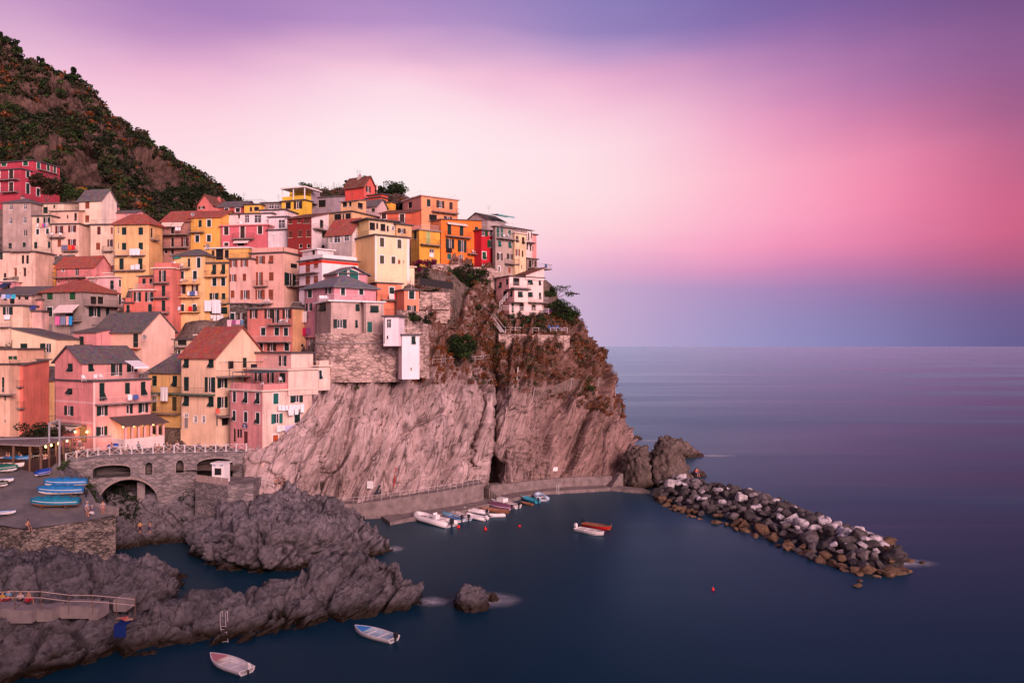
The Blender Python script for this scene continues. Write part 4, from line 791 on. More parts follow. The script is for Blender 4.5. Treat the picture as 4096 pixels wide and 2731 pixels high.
# ---- centre, upper rows
block(('house','brownish pink house with striped awnings and stacked balconies under a red roof'),'C',167,-8,158,500,None,572,1010,(.48,.23,.18),roof='gA',rh=2.6,rmat='red',ov=.5,A='d 280 690 44 90;d 280 842 40 118;o:r 440 840 90 110;d 200 960 40 50;d 280 965 40 60',bal=[('A',160,500,750,1.3,1.0,iron),('A',160,500,915,1.3,1.0,iron)],dep=8)
h=HOUSE['house.%03d' % 0] if 'house.000' in HOUSE else None
block(('house','golden yellow house with red roof, green shutters and a painted balcony'),'C',166,-8,500,885,None,528,960,(.84,.44,.10),roof='gA',rh=2.0,rmat='red',A='c 628 610 42 90;cF 740 605 50 88;cF 593 800 50 86;cF 738 793 50 86',bal=[('A',505,690,718,1.0,1.0,iron)],dep=9)
h=block(('house','raspberry pink house with white framed windows, bowed balcony and roof terrace'),'C',164,-9,885,1475,None,625,930,(.66,.16,.18),roof='flat',rail=('thin',),edge=plain('pink_edge',(.66,.2,.2),.8),A='cF:k 957 700 58 104;cF:k 1160 715 58 158;cF:k 1380 690 58 104;cF:k 957 870 54 44;d 1140 870 90 40',bal=[('A',1048,1315,800,1.1,1.0,iron)])
awning(h['root'], h['fA'], 1075, 1260, 815, 1.0, .5, M_AWN)
block(h['root'],'C',168,-9,885,1530,None,478,630,white,roof='flat',A='a:k 1115 520 30 50;w 1215 550 58 98;w 1350 550 88 98',ground=False,drop=.5,pipe=False)
block(('house','crimson house with slate roof and two small white framed windows on the ridge row'),'C',178,-8,870,1185,None,392,490,(.46,.09,.08),roof='gA',rh=1.6,A='cF:k 962 440 48 44;dF 1100 440 58 54',drop=4)
block(('house','coral house with split gable roof at the foot of the mountain ridge'),'C',192,-18,595,790,1010,375,450,(.74,.22,.19),roof='gB',rh=2.6,rmat='brown',A='o:k 650 410 80 34',B='o:k 825 390 80 34;d 860 325 26 18',drop=6)
block(('house','small golden house with a rail framed roof terrace on the ridge row'),'C',176,-8,1182,1395,None,368,480,(.82,.47,.08),roof='flat',rail=(iron,),A='c:k 1265 430 34 60;d 1335 425 68 54',drop=4)
block(('house','low grey house with dark glazed front on the ridge row'),'C',177,-8,1395,1650,None,345,450,(.36,.27,.25),roof='shA',rh=.7,A='w:k 1520 395 60 60;w:k 1590 395 60 60',drop=4)
h=block(('house','white house with balcony and air conditioner left of the dark red house'),'C',163,-12,1480,1725,None,685,880,(.84,.72,.72),roof='flat',rail=('w',),A='c:w 1548 735 40 22;c:w 1645 730 40 22')
block(h['root'],'C',166,-12,1490,1722,None,522,690,(.84,.72,.72),roof='flat',rail=('thin',),A='w 1650 615 84 108',ground=False,drop=.5,pipe=False)
block(h['root'],'C',169,-12,1380,1690,None,432,530,(.84,.66,.66),roof='flat',A='',ground=False,drop=.5,pipe=False)
h=block(('house','bright yellow house with a white framed rooftop pergola'),'E',174,-22,240,530,622,468,660,(.84,.52,.06),roof='flat',rail=('wall',.9),A='d 320 540 72 88;oF:k 447 535 104 92',drop=5)
block(h['root'],'E',179,-22,340,612,720,335,475,(.84,.52,.06),(.36,.30,.33),roof='flat',edge=M_WHITE,A='d 500 440 34 70',ground=False,drop=.5,pipe=False); PERG=h
block(('house','lilac grey house with a dark terrace opening next to the yellow pergola house'),'E',180,-20,620,885,1035,428,600,(.38,.30,.33),roof='shA',rh=.9,A='d 745 515 98 98;c:y 925 480 30 70',drop=5)
block(('house','red house with brown tiled gable and spire like chimney at the top of the village'),'E',192,-30,1035,1275,1408,282,450,(.72,.095,.075),(.74,.15,.12),roof='gA',rh=2.4,rmat='brown',ov=.5,B='o:k 1325 335 58 78',drop=6)
h=block(('house','low orange red annex stepping down right of the spire house'),'E',186,-30,1305,1480,1575,432,520,(.76,.13,.05),roof='flat',B='d 1530 480 54 24',drop=5)
block(h['root'],'E',189,-30,1320,1500,1575,395,440,(.72,.10,.06),roof='flat',ground=False,drop=.4,pipe=False)
block(h['root'],'E',184,-30,1400,1610,1672,495,600,(.82,.42,.07),roof='flat',ground=False,drop=3,pipe=False)
h=block(('house','tan house with deep open loggia and pillared terrace in the middle of the upper rows'),'E',166,-28,828,1120,1460,610,830,(.62,.36,.20),(.76,.45,.24),roof='flat',rail=('thin',),A='d 940 715 94 138;d 1010 690 28 98;d 1070 685 74 98')
block(h['root'],'E',170,-28,985,1190,1300,478,600,(.80,.46,.22),roof='shA',rh=.6,A='d 1030 525 60 70;d 1098 525 36 60',B='d 1230 545 70 82',ground=False,drop=.5,pipe=False)
block(('house','small grey roofed house with pink gable beside the pillared terrace'),'E',176,-25,1275,1440,1560,540,650,(.66,.46,.44),roof='gA',rh=1.6,A='d 1385 600 50 50',drop=3)
block(('house','red orange house with brown roof and white framed windows below the spire house'),'E',168,-12,1470,1868,None,628,960,(.68,.15,.075),roof='shA',rh=1.5,rmat='brown',A='cF:k 1522 675 60 68;cF:k 1750 705 60 118;w 1745 858 98 60',bal=[('A',1605,1800,765,1.0,1.0,iron)])
h=block(('house','tall coral house with roof deck railing on the skyline'),'G',176,-54,35,268,725,415,800,(.60,.24,.20),(.80,.33,.16),roof='flat',rail=('thin',),edge=plain('pale_slab',(.50,.36,.33),.85),A='d 125 535 50 84',B='c 360 507 48 95;o:k 505 525 98 92;c:k 640 545 44 94;d 415 690 104 80;o:k 600 695 104 34',bal=[('B',392,710,630,1.2,1.0,iron)])
block(('house','dark red house with faded painted shutters and a white plastered side'),'E',158,-22,310,615,830,685,1090,dred,(.82,.70,.68),roof='shA',rh=1.6,rmat='brown',A='c:x 350 735 48 70;c:x 460 725 48 70;t:x 555 725 82 74;c:x 350 900 50 88;c:x 470 890 50 88;c:x 575 890 50 88;d 480 1045 40 50;d 578 1045 40 50',B='t 768 900 42 84;d 765 1055 44 44;d 745 770 50 110',bal=[('B',625,815,845,1.1,.9,iron)],age=.35)
h=block(('house','salmon house with rust brown shutters and pale curved roof parapet'),'C',150,-18,1262,1680,1872,968,1600,salmon,(.78,.48,.36),roof='flat',rail=('wall',.9),A='o:n 1388 1065 116 100;t:n 1520 1060 57 100;o:n 1375 1300 86 166;c:n 1520 1272 60 110;o:n 1375 1500 132 120;c:n 1515 1500 60 130',B='o 1755 1310 140 160;d 1810 1140 90 60',bal=[('A',1260,1485,1395,1.0,1.0,iron),('A',1262,1550,1608,1.2,1.0,'thin'),('B',1700,1830,1395,1.0,.9,iron)],age=.4)
block(h['root'],'C',150.3,-14,990,1262,None,1048,1620,(.80,.48,.40),roof='flat',rail=(iron,),A='o:n 1050 1110 94 92;o:n 1185 1105 94 92;o:n 1040 1290 94 94;c:n 1183 1283 46 94;c:n 1035 1495 50 100;o:n 1195 1500 116 112',bal=[('A',1065,1262,1608,1.2,1.0,'thin')],age=.4)
h=block(('house','apricot yellow house with stacked balconies, white chairs and a turquoise parasol'),'C',152,-10,290,688,None,1010,1700,(.84,.56,.26),roof='hip',rh=1.5,ov=.5,A='cF 610 1100 46 128;c 488 1100 30 108;cF 400 1255 50 96;cF 563 1255 50 108;o:k 395 1432 108 118;o:k 565 1430 80 90;cF 405 1665 46 88;cF 556 1665 46 88;wF 342 1778 40 68;wF 340 1912 58 88;c:b 628 1892 54 148',bal=[('A',292,515,1172,1.0,.9,iron),('A',300,638,1362,1.0,1.0,iron,plain('apricot_slab',(.7,.42,.2),.85)),('A',295,636,1530,1.0,1.0,iron,plain('apricot_slab',(.7,.42,.2),.85)),('A',295,636,1715,1.0,1.0,iron,plain('apricot_slab',(.7,.42,.2),.85))])
h=block(('house','narrow yellow house with glazed loggia on top and bed sheets across its front'),'C',151.6,-10,690,985,None,1100,1720,(.84,.50,.20),roof='flat',rail=(iron,),A='t 805 1185 50 128;t 920 1180 50 128;cF 808 1340 54 104;cF 918 1338 54 104;o 805 1520 110 80;c 922 1520 48 80;o 865 1700 214 86;w 797 1938 34 80;c 945 1970 34 50',bal=[('A',705,975,1268,1.0,1.0,iron,plain('apricot_slab',(.7,.42,.2),.85)),('A',910,985,1608,1.0,1.0,iron)])
block(h['root'],'C',154,-10,715,1240,None,910,1110,(.84,.46,.14),roof='flat',edge=M_WHITE,A='c:k 790 985 36 80;d 870 990 100 150;d 960 990 60 110',ground=False,drop=.5,pipe=False)
block(('house','narrow rough grey stone house with laundry between the yellow and the coral houses'),'D',146,-12,1000,1215,None,200,650,grey,mat=M_STONED,roof='flat',A='tF 1035 360 54 80;o:k 1147 360 84 80;d 1148 585 44 98;d 1045 590 34 60',bal=[('A',1060,1215,470,.9,1.0,iron)])
h=block(('house','coral and yellow two tone house with terraces, right of the grey stone house'),'D',139,-28,1215,1790,1955,255,820,(.72,.25,.20),(.76,.42,.22),roof='flat',rail=('thin',),A='oF:k 1303 330 96 108;oF:k 1490 330 100 110;o:g 1580 360 84 164;oF:k 1720 330 110 110;cF 1420 550 58 98;cF 1590 550 58 98;cF 1705 555 54 104;dF 1393 740 48 98;oF:k 1530 740 110 108;cF 1715 740 60 104',B='d 1915 725 40 40',bal=[('A',1500,1785,462,1.1,1.0,iron),('A',1305,1778,678,1.2,1.0,'w')],age=.6)
block(('house','mauve house side with a towel hung balcony behind the coral and yellow house'),'D',141,-32,1950,2072,None,260,1060,lilac,roof='flat',A='oF:k 1995 240 70 90;wF 2018 680 30 120',bal=[('A',1900,2080,370,1.0,.7,iron)],drop=2)
block(('house','white house with red painted bands and a white railed roof terrace'),'E',143,-45,458,745,1200,1205,1600,(.82,.66,.70),(.86,.76,.72),roof='flat',rail=('wall',.7,'w'),A='c:n 567 1305 58 164;c:n 670 1270 58 104;c:n 567 1480 58 118;c:n 668 1465 58 94',bal=[('A',455,710,1390,1.0,1.0,'thin'),('A',455,710,1540,1.0,1.0,'thin')],age=.2); WHT=HOUSE[list(HOUSE)[-1]]
block(WHT['root'],'E',149,-45,500,690,890,1085,1190,(.82,.70,.70),roof='flat',edge=M_WHITE,A='d 637 1125 40 66',ground=False,drop=.5,pipe=False)
block(('house','old white house with peeling plaster and a red tiled gable in the upper middle'),'E',152,-27,805,1120,1328,882,1340,(.52,.43,.40),(.80,.68,.63),roof='gA',rh=3.1,rmat='red',A='w 852 957 30 98;wF 935 957 80 98;wF 1055 945 60 84',B='cF:w 1170 945 58 98;w 1258 975 25 60',age=1.0)
h=block(('house','pale lemon house with white corner bands and a glazed terrace storey'),'E',147,-52,1135,1410,1842,905,1330,(.80,.50,.24),(.84,.64,.40),roof='flat',rail=(iron,),B='cF:o 1500 1000 54 114;cF:o 1718 1022 52 112;cF:o 1500 1218 54 104;cF:o 1643 1225 52 90;s:n 1715 1245 34 56;d 1773 1243 15 40',age=.15)
block(h['root'],'E',150,-52,1135,1335,1690,708,920,(.84,.58,.26),(.84,.64,.40),roof='flat',ov=.8,B='d 1378 800 78 100;d 1440 795 32 80;d 1512 815 68 96;d 1572 830 30 80;wF 1640 825 38 50',ground=False,drop=.4,pipe=False); LEM=h
block(h['root'],'E',153,-52,1600,1680,1870,770,920,(.76,.45,.22),roof='flat',rail=(iron,),B='o:k 1745 858 98 60',ground=False,drop=.4,pipe=False)
block(('house','pink house with tall trapezoid gable windows behind the slate hip roof'),'E',140,-50,765,935,1318,1388,1520,(.66,.30,.33),roof='shA',rh=.1,A='',B='',drop=3,pipe=False); GLS=HOUSE[list(HOUSE)[-1]]
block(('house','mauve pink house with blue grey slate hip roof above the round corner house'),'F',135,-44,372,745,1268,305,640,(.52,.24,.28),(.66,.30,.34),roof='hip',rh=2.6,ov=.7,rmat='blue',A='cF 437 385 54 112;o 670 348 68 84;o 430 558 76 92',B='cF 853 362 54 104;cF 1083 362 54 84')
h=block(('house','grey pink corner house standing on a stone bastion with a white railed terrace'),'F',129,-62,517,700,1120,480,895,(.46,.33,.29),(.60,.43,.38),roof='flat',ov=.5,rail=('w',),edge=M_WHITE,A='t 598 560 78 114',B='t 1035 565 56 94;o:g 815 767 166 110;t 1022 770 36 104',age=.9,drop=1)  # left wall painted darker for the shade where the corner turns
block(h['root'],'F',131,20,1120,1365,None,497,915,(.60,.43,.38),roof='flat',edge=M_WHITE,A='t 1247 585 110 94;c:t 1188 808 66 134',age=.9,drop=1,dep=5); BAS=h
h=block(('house','slim white house tower clinging to the cliff edge with tiny windows'),'F',126,-6,1362,1548,None,672,1015,(.86,.74,.76),roof='flat',rail=(iron,),A='wF 1427 765 56 110;dF 1408 938 28 46',age=.1,drop=.4,dep=4)
block(('tower_house','tall plain white buttress house hanging over the bare rock with one green shutter'),'F',127.5,-64,1546,1592,1812,905,1402,(.66,.50,.50),(.86,.74,.76),roof='flat',rail=('thin',),B='tF 1737 975 54 104;d 1708 1332 20 36',age=.1,drop=.8)  # left wall colour darkened to give it a shaded side
h=block(('house','orange terrace house with laundry balcony and outside stair on the cliff edge'),'F',143,-58,1172,1280,1590,252,640,(.62,.2,.13),(.78,.25,.14),roof='flat',rail=('thin',),B='cF 1465 352 60 82',bal=[('B',1325,1580,470,1.0,.9,iron)])
block(h['root'],'F',141,-58,1520,1622,1805,342,640,(.62,.2,.13),(.80,.28,.17),roof='flat',rail=('thin',),B='cF 1715 408 70 100;o 1712 580 112 84',age=.4); ORT=h
h=block(('house','plain cream rendered house with almost no windows behind the orange terraces'),'F',149,-52,1085,1225,1745,95,400,(.80,.60,.42),(.84,.66,.44),roof='gB',rh=1.2,rmat='brown',age=.1)
block(h['root'],'F',149.5,-52,1440,1452,1748,36,400,(.84,.66,.44),roof='flat',edge=M_CREAM,age=.1,pipe=False,ground=False)
# ---- right end of the village
block(('house','ochre yellow house with pale green balcony door and a white fenced roof terrace'),'G',160,-50,132,242,502,842,1200,(.66,.36,.09),(.82,.42,.07),roof='flat',rail=('w',),edge=M_SLAB,A='c 190 905 38 110',B='c:l 355 945 54 154;g:y 400 1108 58 48;s:w 397 1160 56 48;d 200 1113 50 30',bal=[('B',247,480,1035,1.1,1.0,iron)],age=.9)
block(('house','long vivid orange house with green shutters along the cliff top'),'G',164,-49,380,515,1022,715,1310,(.74,.22,.09),orange,roof='shA',rh=.8,B='c 620 835 50 138;c 773 850 50 138;c 960 853 44 94;o 625 1020 106 122;o 778 1050 108 150;c 957 1065 44 134;c:t 618 1178 52 70;w 773 1200 44 86;c:t 962 1210 36 70',bal=[('B',565,865,935,1.1,1.0,iron),('B',840,1045,1152,1.1,1.0,iron)],age=.35)
block(('house','narrow deep red house with white framed windows and green shutters'),'G',168,-47,None,1020,1160,842,1335,red,roof='flat',rail=('thin',),B='r:b 1060 885 78 76;wF 1135 893 32 54;lF:b 1125 1020 60 92;tF:b 1057 1168 48 92;wF 1055 1302 40 34;d 1118 1312 32 40',dep=6,age=.1)
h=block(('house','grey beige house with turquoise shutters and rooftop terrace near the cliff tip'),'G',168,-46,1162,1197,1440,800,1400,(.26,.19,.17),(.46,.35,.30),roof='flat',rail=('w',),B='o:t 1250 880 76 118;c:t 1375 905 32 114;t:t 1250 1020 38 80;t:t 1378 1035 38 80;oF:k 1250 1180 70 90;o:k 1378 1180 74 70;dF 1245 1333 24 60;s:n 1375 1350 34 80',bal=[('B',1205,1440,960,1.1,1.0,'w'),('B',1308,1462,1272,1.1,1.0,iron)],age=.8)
block(('house','grey gabled attic house with a glass awning behind the turquoise shuttered house'),'G',178,-40,822,1095,1322,712,800,(.44,.35,.34),roof='gB',rh=1.7,rmat='dark',B='c:b 1142 708 40 44;c:b 1243 715 40 50',drop=4)
block(('house','narrow cream house with dark shutters and a stained base, right of the turquoise shuttered one'),'G',171,-46,None,1440,1580,880,1350,(.82,.60,.36),roof='flat',edge=M_CREAM,B='t:k 1470 962 34 84;t:k 1545 980 34 90;o:n 1475 1130 54 84;c:k 1537 1145 22 80;d 1527 1310 14 50',age=.9,dep=8)
h=block(('house','last house at the tip, white with pink end wall and a hanging balcony'),'G',176,-46,None,1580,1660,845,1200,(.80,.68,.62),roof='shB',rh=1.8,B='c:k 1585 885 16 80;c:k 1615 930 16 98;c:k 1648 915 14 80;c:k 1597 1050 20 88;c:k 1637 1065 20 84',bal=[('B',1585,1660,1005,1.2,1.0,'w')],age=.5,dep=8)
block(h['root'],'G',178.5,-46,None,1658,1712,900,1400,(.76,.30,.27),roof='flat',B='c:k 1666 1080 14 70;c:k 1690 1260 20 60',pipe=False,dep=7)
block(h['root'],'G',175.4,-46,None,1590,1720,1200,1400,(.34,.24,.20),roof='flat',B='d 1635 1270 40 100;d 1668 1250 20 80;c:k 1700 1270 24 80',bal=[('B',1600,1830,1335,2.0,1.0,iron)],pipe=False,dep=6)
h=block(('house','white and pink villa with outside stairs on the cliff terrace below the tip'),'H',161,-56,1045,1215,1640,330,800,(.80,.40,.38),(.86,.66,.60),roof='shB',rh=-.1,rmat='dark',A='t 1102 438 34 78;c 1185 400 28 80;d 1158 570 56 120',B='d 1303 395 84 98;t 1475 398 66 76;t 1597 405 30 76;t 1478 560 62 66;t 1600 575 30 84;c 1257 725 28 118;a:k 1370 712 58 100;a:k 1520 720 58 74;a:b 1635 715 24 60',bal=[('B',1225,1440,475,1.2,1.0,'h'),('B',1445,1665,655,1.2,1.0,'h')],age=.25)
block(h['root'],'H',159.2,-56,1200,1278,1448,492,650,(.80,.42,.40),(.86,.66,.58),roof='flat',ov=.5,A='t 1240 550 30 78',B='t 1352 556 62 74',ground=False,drop=0,pipe=False,age=.2)
block(h['root'],'H',163,-56,1250,1420,1650,312,340,(.80,.40,.38),(.86,.66,.60),roof='shA',rh=1.6,rmat='brown',ground=False,drop=.5,pipe=False); VIL=h
# ================================================================ village ground
from mathutils.bvhtree import BVHTree
def Gz(u, v, Y): q = P(u, v, Y); return (q.x, q.y, q.z)
for u in range(-200, 1001, 80):
    for Y, z in ((113.5, 9.8), (118, 10.2), (122, 10.4)): q = P(u, 1800, Y); FOOT.append((q.x, q.y, z if u > 230 else 9.0))
for u in (-300,-150,0,150,300): FOOT.append((P(u,900,200).x, 200, 58)); FOOT.append((P(u,900,186).x, 186, 52))
for u in (500,700,900): FOOT.append((P(u,900,200).x, 200, 50))
for r in (5,6,7,8): FOOT += [(q.x, q.y, q.z-2.2) for q in rows[r]]
FT = np.array(FOOT)
gx = np.linspace(-150, 14, 130); gy = np.linspace(113.5, 205, 80); XX, YY = np.meshgrid(gx, gy)
pts = np.stack([XX.ravel(), YY.ravel()], 1); d2 = ((pts[:,None,:]-FT[None,:,:2])**2).sum(2)+.6; wg = 1/d2**2.2
ZZ = ((wg*FT[:,2]).sum(1)/wg.sum(1)).reshape(XX.shape) - .5
GV = np.stack([XX, YY, ZZ], -1)
M_EARTH = rockmat('village_ground_soil', (.12,.085,.07), (.20,.145,.12), (.05,.035,.03), (.3,.22,.18), (0,0,0), s=1.0)
qf = gridfaces(80,130); gvf = GV.reshape(-1,3)
r6 = np.array([(q.x, q.y) for q in rows[6]]); r6 = r6[np.argsort(r6[:,0])]; ymin = np.interp(gvf[:,0], r6[:,0], r6[:,1]-1.0, left=0)
ymin = np.where(gvf[:,0] > r6[0,0]-4, np.maximum(ymin, 132), 0); keep = (gvf[:,1] > ymin)[qf].all(1)
vs = npmesh('village_slope', gvf, qf[keep], M_EARTH); tag(vs, kind='structure', label='stony slope under the stepped rows of houses')
# ---------------------------------------------------------------- slipway, square and quay
M_PAVE, nt, b = nm('paving', (.14,.125,.13), .9, 0, .2); p_ = pos(nt); col = mixc(nt, ramp(nt, noise(nt, p_, .35, 6, .6), [(.35,0),(.65,1)]), (.105,.095,.105), (.19,.165,.165)); col = mixc(nt, ramp(nt, noise(nt, p_, 3, 5, .7), [(.5,0),(.75,.6)]), col, (.08,.07,.075)); nt.links.new(col, b.inputs['Base Color']); bump(nt, b, noise(nt, p_, 4, 6), .3, .05)
rr_ = [[(-140,2095,91),(0,2100,91.3),(110,2112,90),(300,2088,94),(460,2059,97)],[(-140,2040,95),(0,2035,95),(110,2035,95),(300,2030,96.5),(395,2022,98.5)],[(-140,1950,99),(0,1950,99),(110,1950,99.5),(250,1950,100.5),(345,1950,101.5)],
 [(-140,1880,104),(0,1880,104),(90,1880,104.5),(190,1880,105.5),(235,1885,106)],[(-140,1845,108),(0,1845,108),(90,1845,108.4),(190,1842,108.8),(268,1843,109.4)],[(-140,1795,117),(0,1795,117),(90,1800,117),(180,1802,117),(275,1803,117)],[(-140,1765,126),(0,1765,126),(90,1768,126),(180,1772,126),(290,1775,126)]]
G_ = catmull(catmull(np.array([[Gz(*q) for q in r] for r in rr_]), 60, 0), 50, 1); G_ = orient(G_)
G_[...,2] += .06*fbm(G_.reshape(-1,3)/2.5, 3, 5).reshape(G_.shape[:2]); slip = npmesh('slipway', G_.reshape(-1,3), gridfaces(60,50), M_PAVE); tag(slip, kind='structure', label='grey paved boat ramp climbing to the square')
wl = [(262,1845,109),(379,1826,112),(497,1818,113.5),(650,1811,114.5),(800,1801,115.4),(985,1792,116.6)]; WL = [P(*q) for q in wl]
sq = [Vector((q.x, q.y, 11.62)) for q in WL]; back = [Vector((P(u,1700,Y).x, Y, 11.62)) for u, Y in ((1040,117.5),(1000,126),(700,131),(420,131),(275,126),(268,116))]
mb = MB(); mb.slab(sq+back, .5); plaza = mb.build('square', M_PAVE); tag(plaza, kind='structure', label='paved harbour square above the stone arch')
# sea wall under the slipway front
pl = [P(-140,2100,91), P(0,2100,91.2), P(105,2112,89.9), P(463,2058,96.9), P(372,2030,101.5), P(350,1950,103), P(-140,1950,102)]
mb = MB(); mb.slab([Vector((q.x,q.y,6.28)) for q in pl], 8.0); t = mb.build('sea_wall', M_STONED); tag(center_origin(t), 'rubble stone sea wall with sharp corner under the slipway', 'wall')
mb = MB(); a_, b_ = P(312,2020,99.5), P(463,2058,97); a_.z, b_.z = 6.9, 6.35; d = (b_-a_); n = Vector((-d.y,d.x,0)).normalized()
mb.box(a_, d, n*.45, Vector((0,0,.95))); mb.box(a_-n*.5, d*.9, n*.5, Vector((0,0,.5))); t = mb.build('bench_wall', M_CONC); tag(center_origin(t), 'low concrete bench wall at the edge of the slipway', 'wall')
# ---------------------------------------------------------------- stone arch wall under the square
root = empty('arch_bridge', (WL[2].x, WL[2].y, 3), 'stone retaining wall with a wide arch carrying the harbour square', 'bridge')
A0 = Vector((P(262,0,109).x, 109, 0)); A1 = Vector((P(1000,0,116.7).x, 116.7, 0)); ex_ = (A1-A0).normalized(); fw = Face(A0, ex_, Vector((ex_.y,-ex_.x,0)), (A1-A0).length, 'K')
def K(x, y, c='K'): fw.crop = c; r = fw.pt(x, y); fw.crop = 'K'; return r
ops = []
def op_arch(x0, x1, zs, rise, zlo, depth): c = (x0+x1)/2; hw = (x1-x0)/2; ops.append((x0, x1, lambda x: zlo, lambda x: zs + rise*math.sqrt(max(0, 1-((x-c)/hw)**2)), depth))
xa, za = K(1165,515); xb, zb_ = K(1635,480); _, zt_ = K(1400,345); zl = (za+zb_)/2; op_arch(xa, xb, zt_-.55, .55, zl, 3.0)
xa, za = K(1822,465); xb, zb_ = K(1912,465); _, zt_ = K(1866,310); op_arch(xa, xb, zt_-.7, .7, za, 1.5)
xa, za = K(168,597,'L'); xb, _ = K(268,597,'L'); _, zt_ = K(218,440,'L'); op_arch(xa, xb, zt_-.8, .8, za, 1.5)
xa, za = K(1215,700); xb, zb_ = K(1995,700); _, zt_ = K(1670,520); op_arch(xa, xb, 4.6, zt_-4.6, -1, 7.0); ARCH = (xa, xb, zt_)
xa, za = K(432,640,'L'); xb, _ = K(880,640,'L'); _, zt_ = K(700,415,'L'); op_arch(xa, xb, zt_-.8, .8, za-1.2, 3.0)
ztop = lambda x: 11.05 + min(1, x/4)*.5
def strips(mb, mbi, f, ops, z0):
    xs = sorted(set(np.round(np.concatenate([np.arange(0, f.w, .3), [f.w]] + [np.linspace(o[0], o[1], 25) for o in ops]), 4)))
    xs = [x for x in xs if 0 <= x <= f.w]
    for a, b in zip(xs, xs[1:]):
        m = (a+b)/2; segs = sorted([(o[2](m), o) for o in ops if o[0] < m < o[1]], key=lambda q: q[0]); lo = (z0, z0)
        for _, o in segs:
            A_, B_ = o[2](a), o[2](b); C_, D_ = o[3](a), o[3](b)
            if A_ > lo[0]: mb.quad(f.at(a,lo[0]), f.at(b,lo[1]), f.at(b,B_), f.at(a,A_)); mbi.quad(f.at(a,A_), f.at(b,B_), f.at(b,B_,-o[4]), f.at(a,A_,-o[4]))
            mbi.quad(f.at(a,C_), f.at(b,D_), f.at(b,D_,-o[4]), f.at(a,C_,-o[4])); mbi.quad(f.at(a,A_,-o[4]), f.at(b,B_,-o[4]), f.at(b,D_,-o[4]), f.at(a,C_,-o[4])); lo = (C_, D_)
        mb.quad(f.at(a,lo[0]), f.at(b,lo[1]), f.at(b,ztop(b)), f.at(a,ztop(a)))
    for o in ops:
        for x in (o[0], o[1]): mbi.quad(f.at(x,o[2](x)), f.at(x,o[3](x)), f.at(x,o[3](x),-o[4]), f.at(x,o[2](x),-o[4]))
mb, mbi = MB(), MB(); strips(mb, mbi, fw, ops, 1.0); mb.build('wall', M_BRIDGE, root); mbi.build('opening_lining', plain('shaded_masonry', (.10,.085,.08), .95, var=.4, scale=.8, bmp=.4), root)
for o, r in ((ops[3], .35), (ops[0], .22), (ops[4], .22)):      # voussoir rings stand proud
    mb = MB(); xs = np.linspace(o[0]+.01, o[1]-.01, 25)
    for a, b in zip(xs, xs[1:]): mb.slab([fw.at(a,o[3](a)+r,.06), fw.at(b,o[3](b)+r,.06), fw.at(b,o[3](b)+r,-.3), fw.at(a,o[3](a)+r,-.3)], r)
    mb.build('arch_ring', plain('dressed_stone', (.27,.21,.19), .9, var=.3, bmp=.3), root)
for o in ops[1:3]:
    fw_ = .16
    for x in (o[0]-fw_, o[1]): mb = MB(); mb.box(fw.at(x,o[2](0),-.2), ex_*fw_, fw.n*.26, Vector((0,0,o[3]((o[0]+o[1])/2)-o[2](0)-.6))); mb.build('window_jamb', plain('dressed_stone', (.27,.21,.19), .9, var=.3, bmp=.3), root)
mb = MB(); xm = K(1700,600)[0]; mb.box(fw.at(xm,-.5,-3.2), ex_*1.0, fw.n*1.4, Vector((0,0,8.2))); mb.build('pier', M_CONC, root)
# white cross braced railing along the edge of the square
root = empty('railing', (WL[3].x, WL[3].y, 11.62), 'white railing of crossed bars along the edge of the harbour square', 'railing')
n_pan = 17; L_ = [0]
RP = [q.copy() for q in WL]; 
for q in RP: q.z = 11.63; q.y += .12
RP[0].z = 11.2
for a, b in zip(RP, RP[1:]): L_.append(L_[-1]+(b-a).length)
def along(s):
    for i in range(len(RP)-1):
        if s <= L_[i+1]+1e-6: return RP[i].lerp(RP[i+1], (s-L_[i])/(L_[i+1]-L_[i]))
    return RP[-1]
up = Vector((0,0,1))
for i in range(n_pan):
    a, b = along(L_[-1]*i/n_pan), along(L_[-1]*(i+1)/n_pan); mb = MB(); d = (b-a).normalized()*.09
    mb.bar(a+d+up*.12, b-d+up*1.05, .032); mb.bar(a+d+up*1.05, b-d+up*.12, .032); mb.bar(a+d+up*1.1, b-d+up*1.1, .04); mb.bar(a+d+up*.1, b-d+up*.1, .03); mb.build('cross_panel', M_RAILW, root)
for i in range(n_pan+1): a = along(L_[-1]*i/n_pan); mb = MB(); mb.cbox(a+up*.6, .17,.17,1.2); mb.build('post', M_RAILW, root)
# embankment with ivy between the ramp and the arch
em = [[(222,1900,105),(262,1842,109.3),(300,1850,110.6)],[(238,1925,104.6),(290,1900,108),(345,1900,111.2)],[(345,1962,103.2),(370,1960,107),(402,1960,111.5)],[(352,2040,101.8),(400,2040,104.5),(440,2050,109)],[(372,2150,100),(435,2130,104),(480,2110,108)]]
o, GE = rocknet('embankment', [[P(*q) for q in r] for r in em], 80, 60, .35, 1.2, M_ROCK, (0,.5,0), .6, 61, .3); tag(o, kind='structure', label='rocky bank between the boat ramp and the arch')
eb = [[(985,1795,117.2),(1050,1800,116.4),(1120,1778,116.6),(1180,1715,118.0),(1225,1650,120.2),(1268,1595,122.2)],[(975,1850,115.6),(1050,1860,115.6),(1120,1850,116),(1180,1820,117.6),(1225,1785,120),(1275,1740,122.3)],[(975,1910,114.6),(1050,1930,114.6),(1120,1930,115.8),(1180,1925,117.8),(1230,1930,121),(1285,1920,123.2)],[(985,1975,113.4),(1050,1990,113.2),(1120,1995,115.4),(1180,2000,118),(1235,2010,121.4),(1290,2015,123.3)]]
eb.insert(0, [(1000,1780,121),(1060,1770,120),(1130,1740,121),(1190,1690,122),(1235,1640,124),(1272,1585,126)])
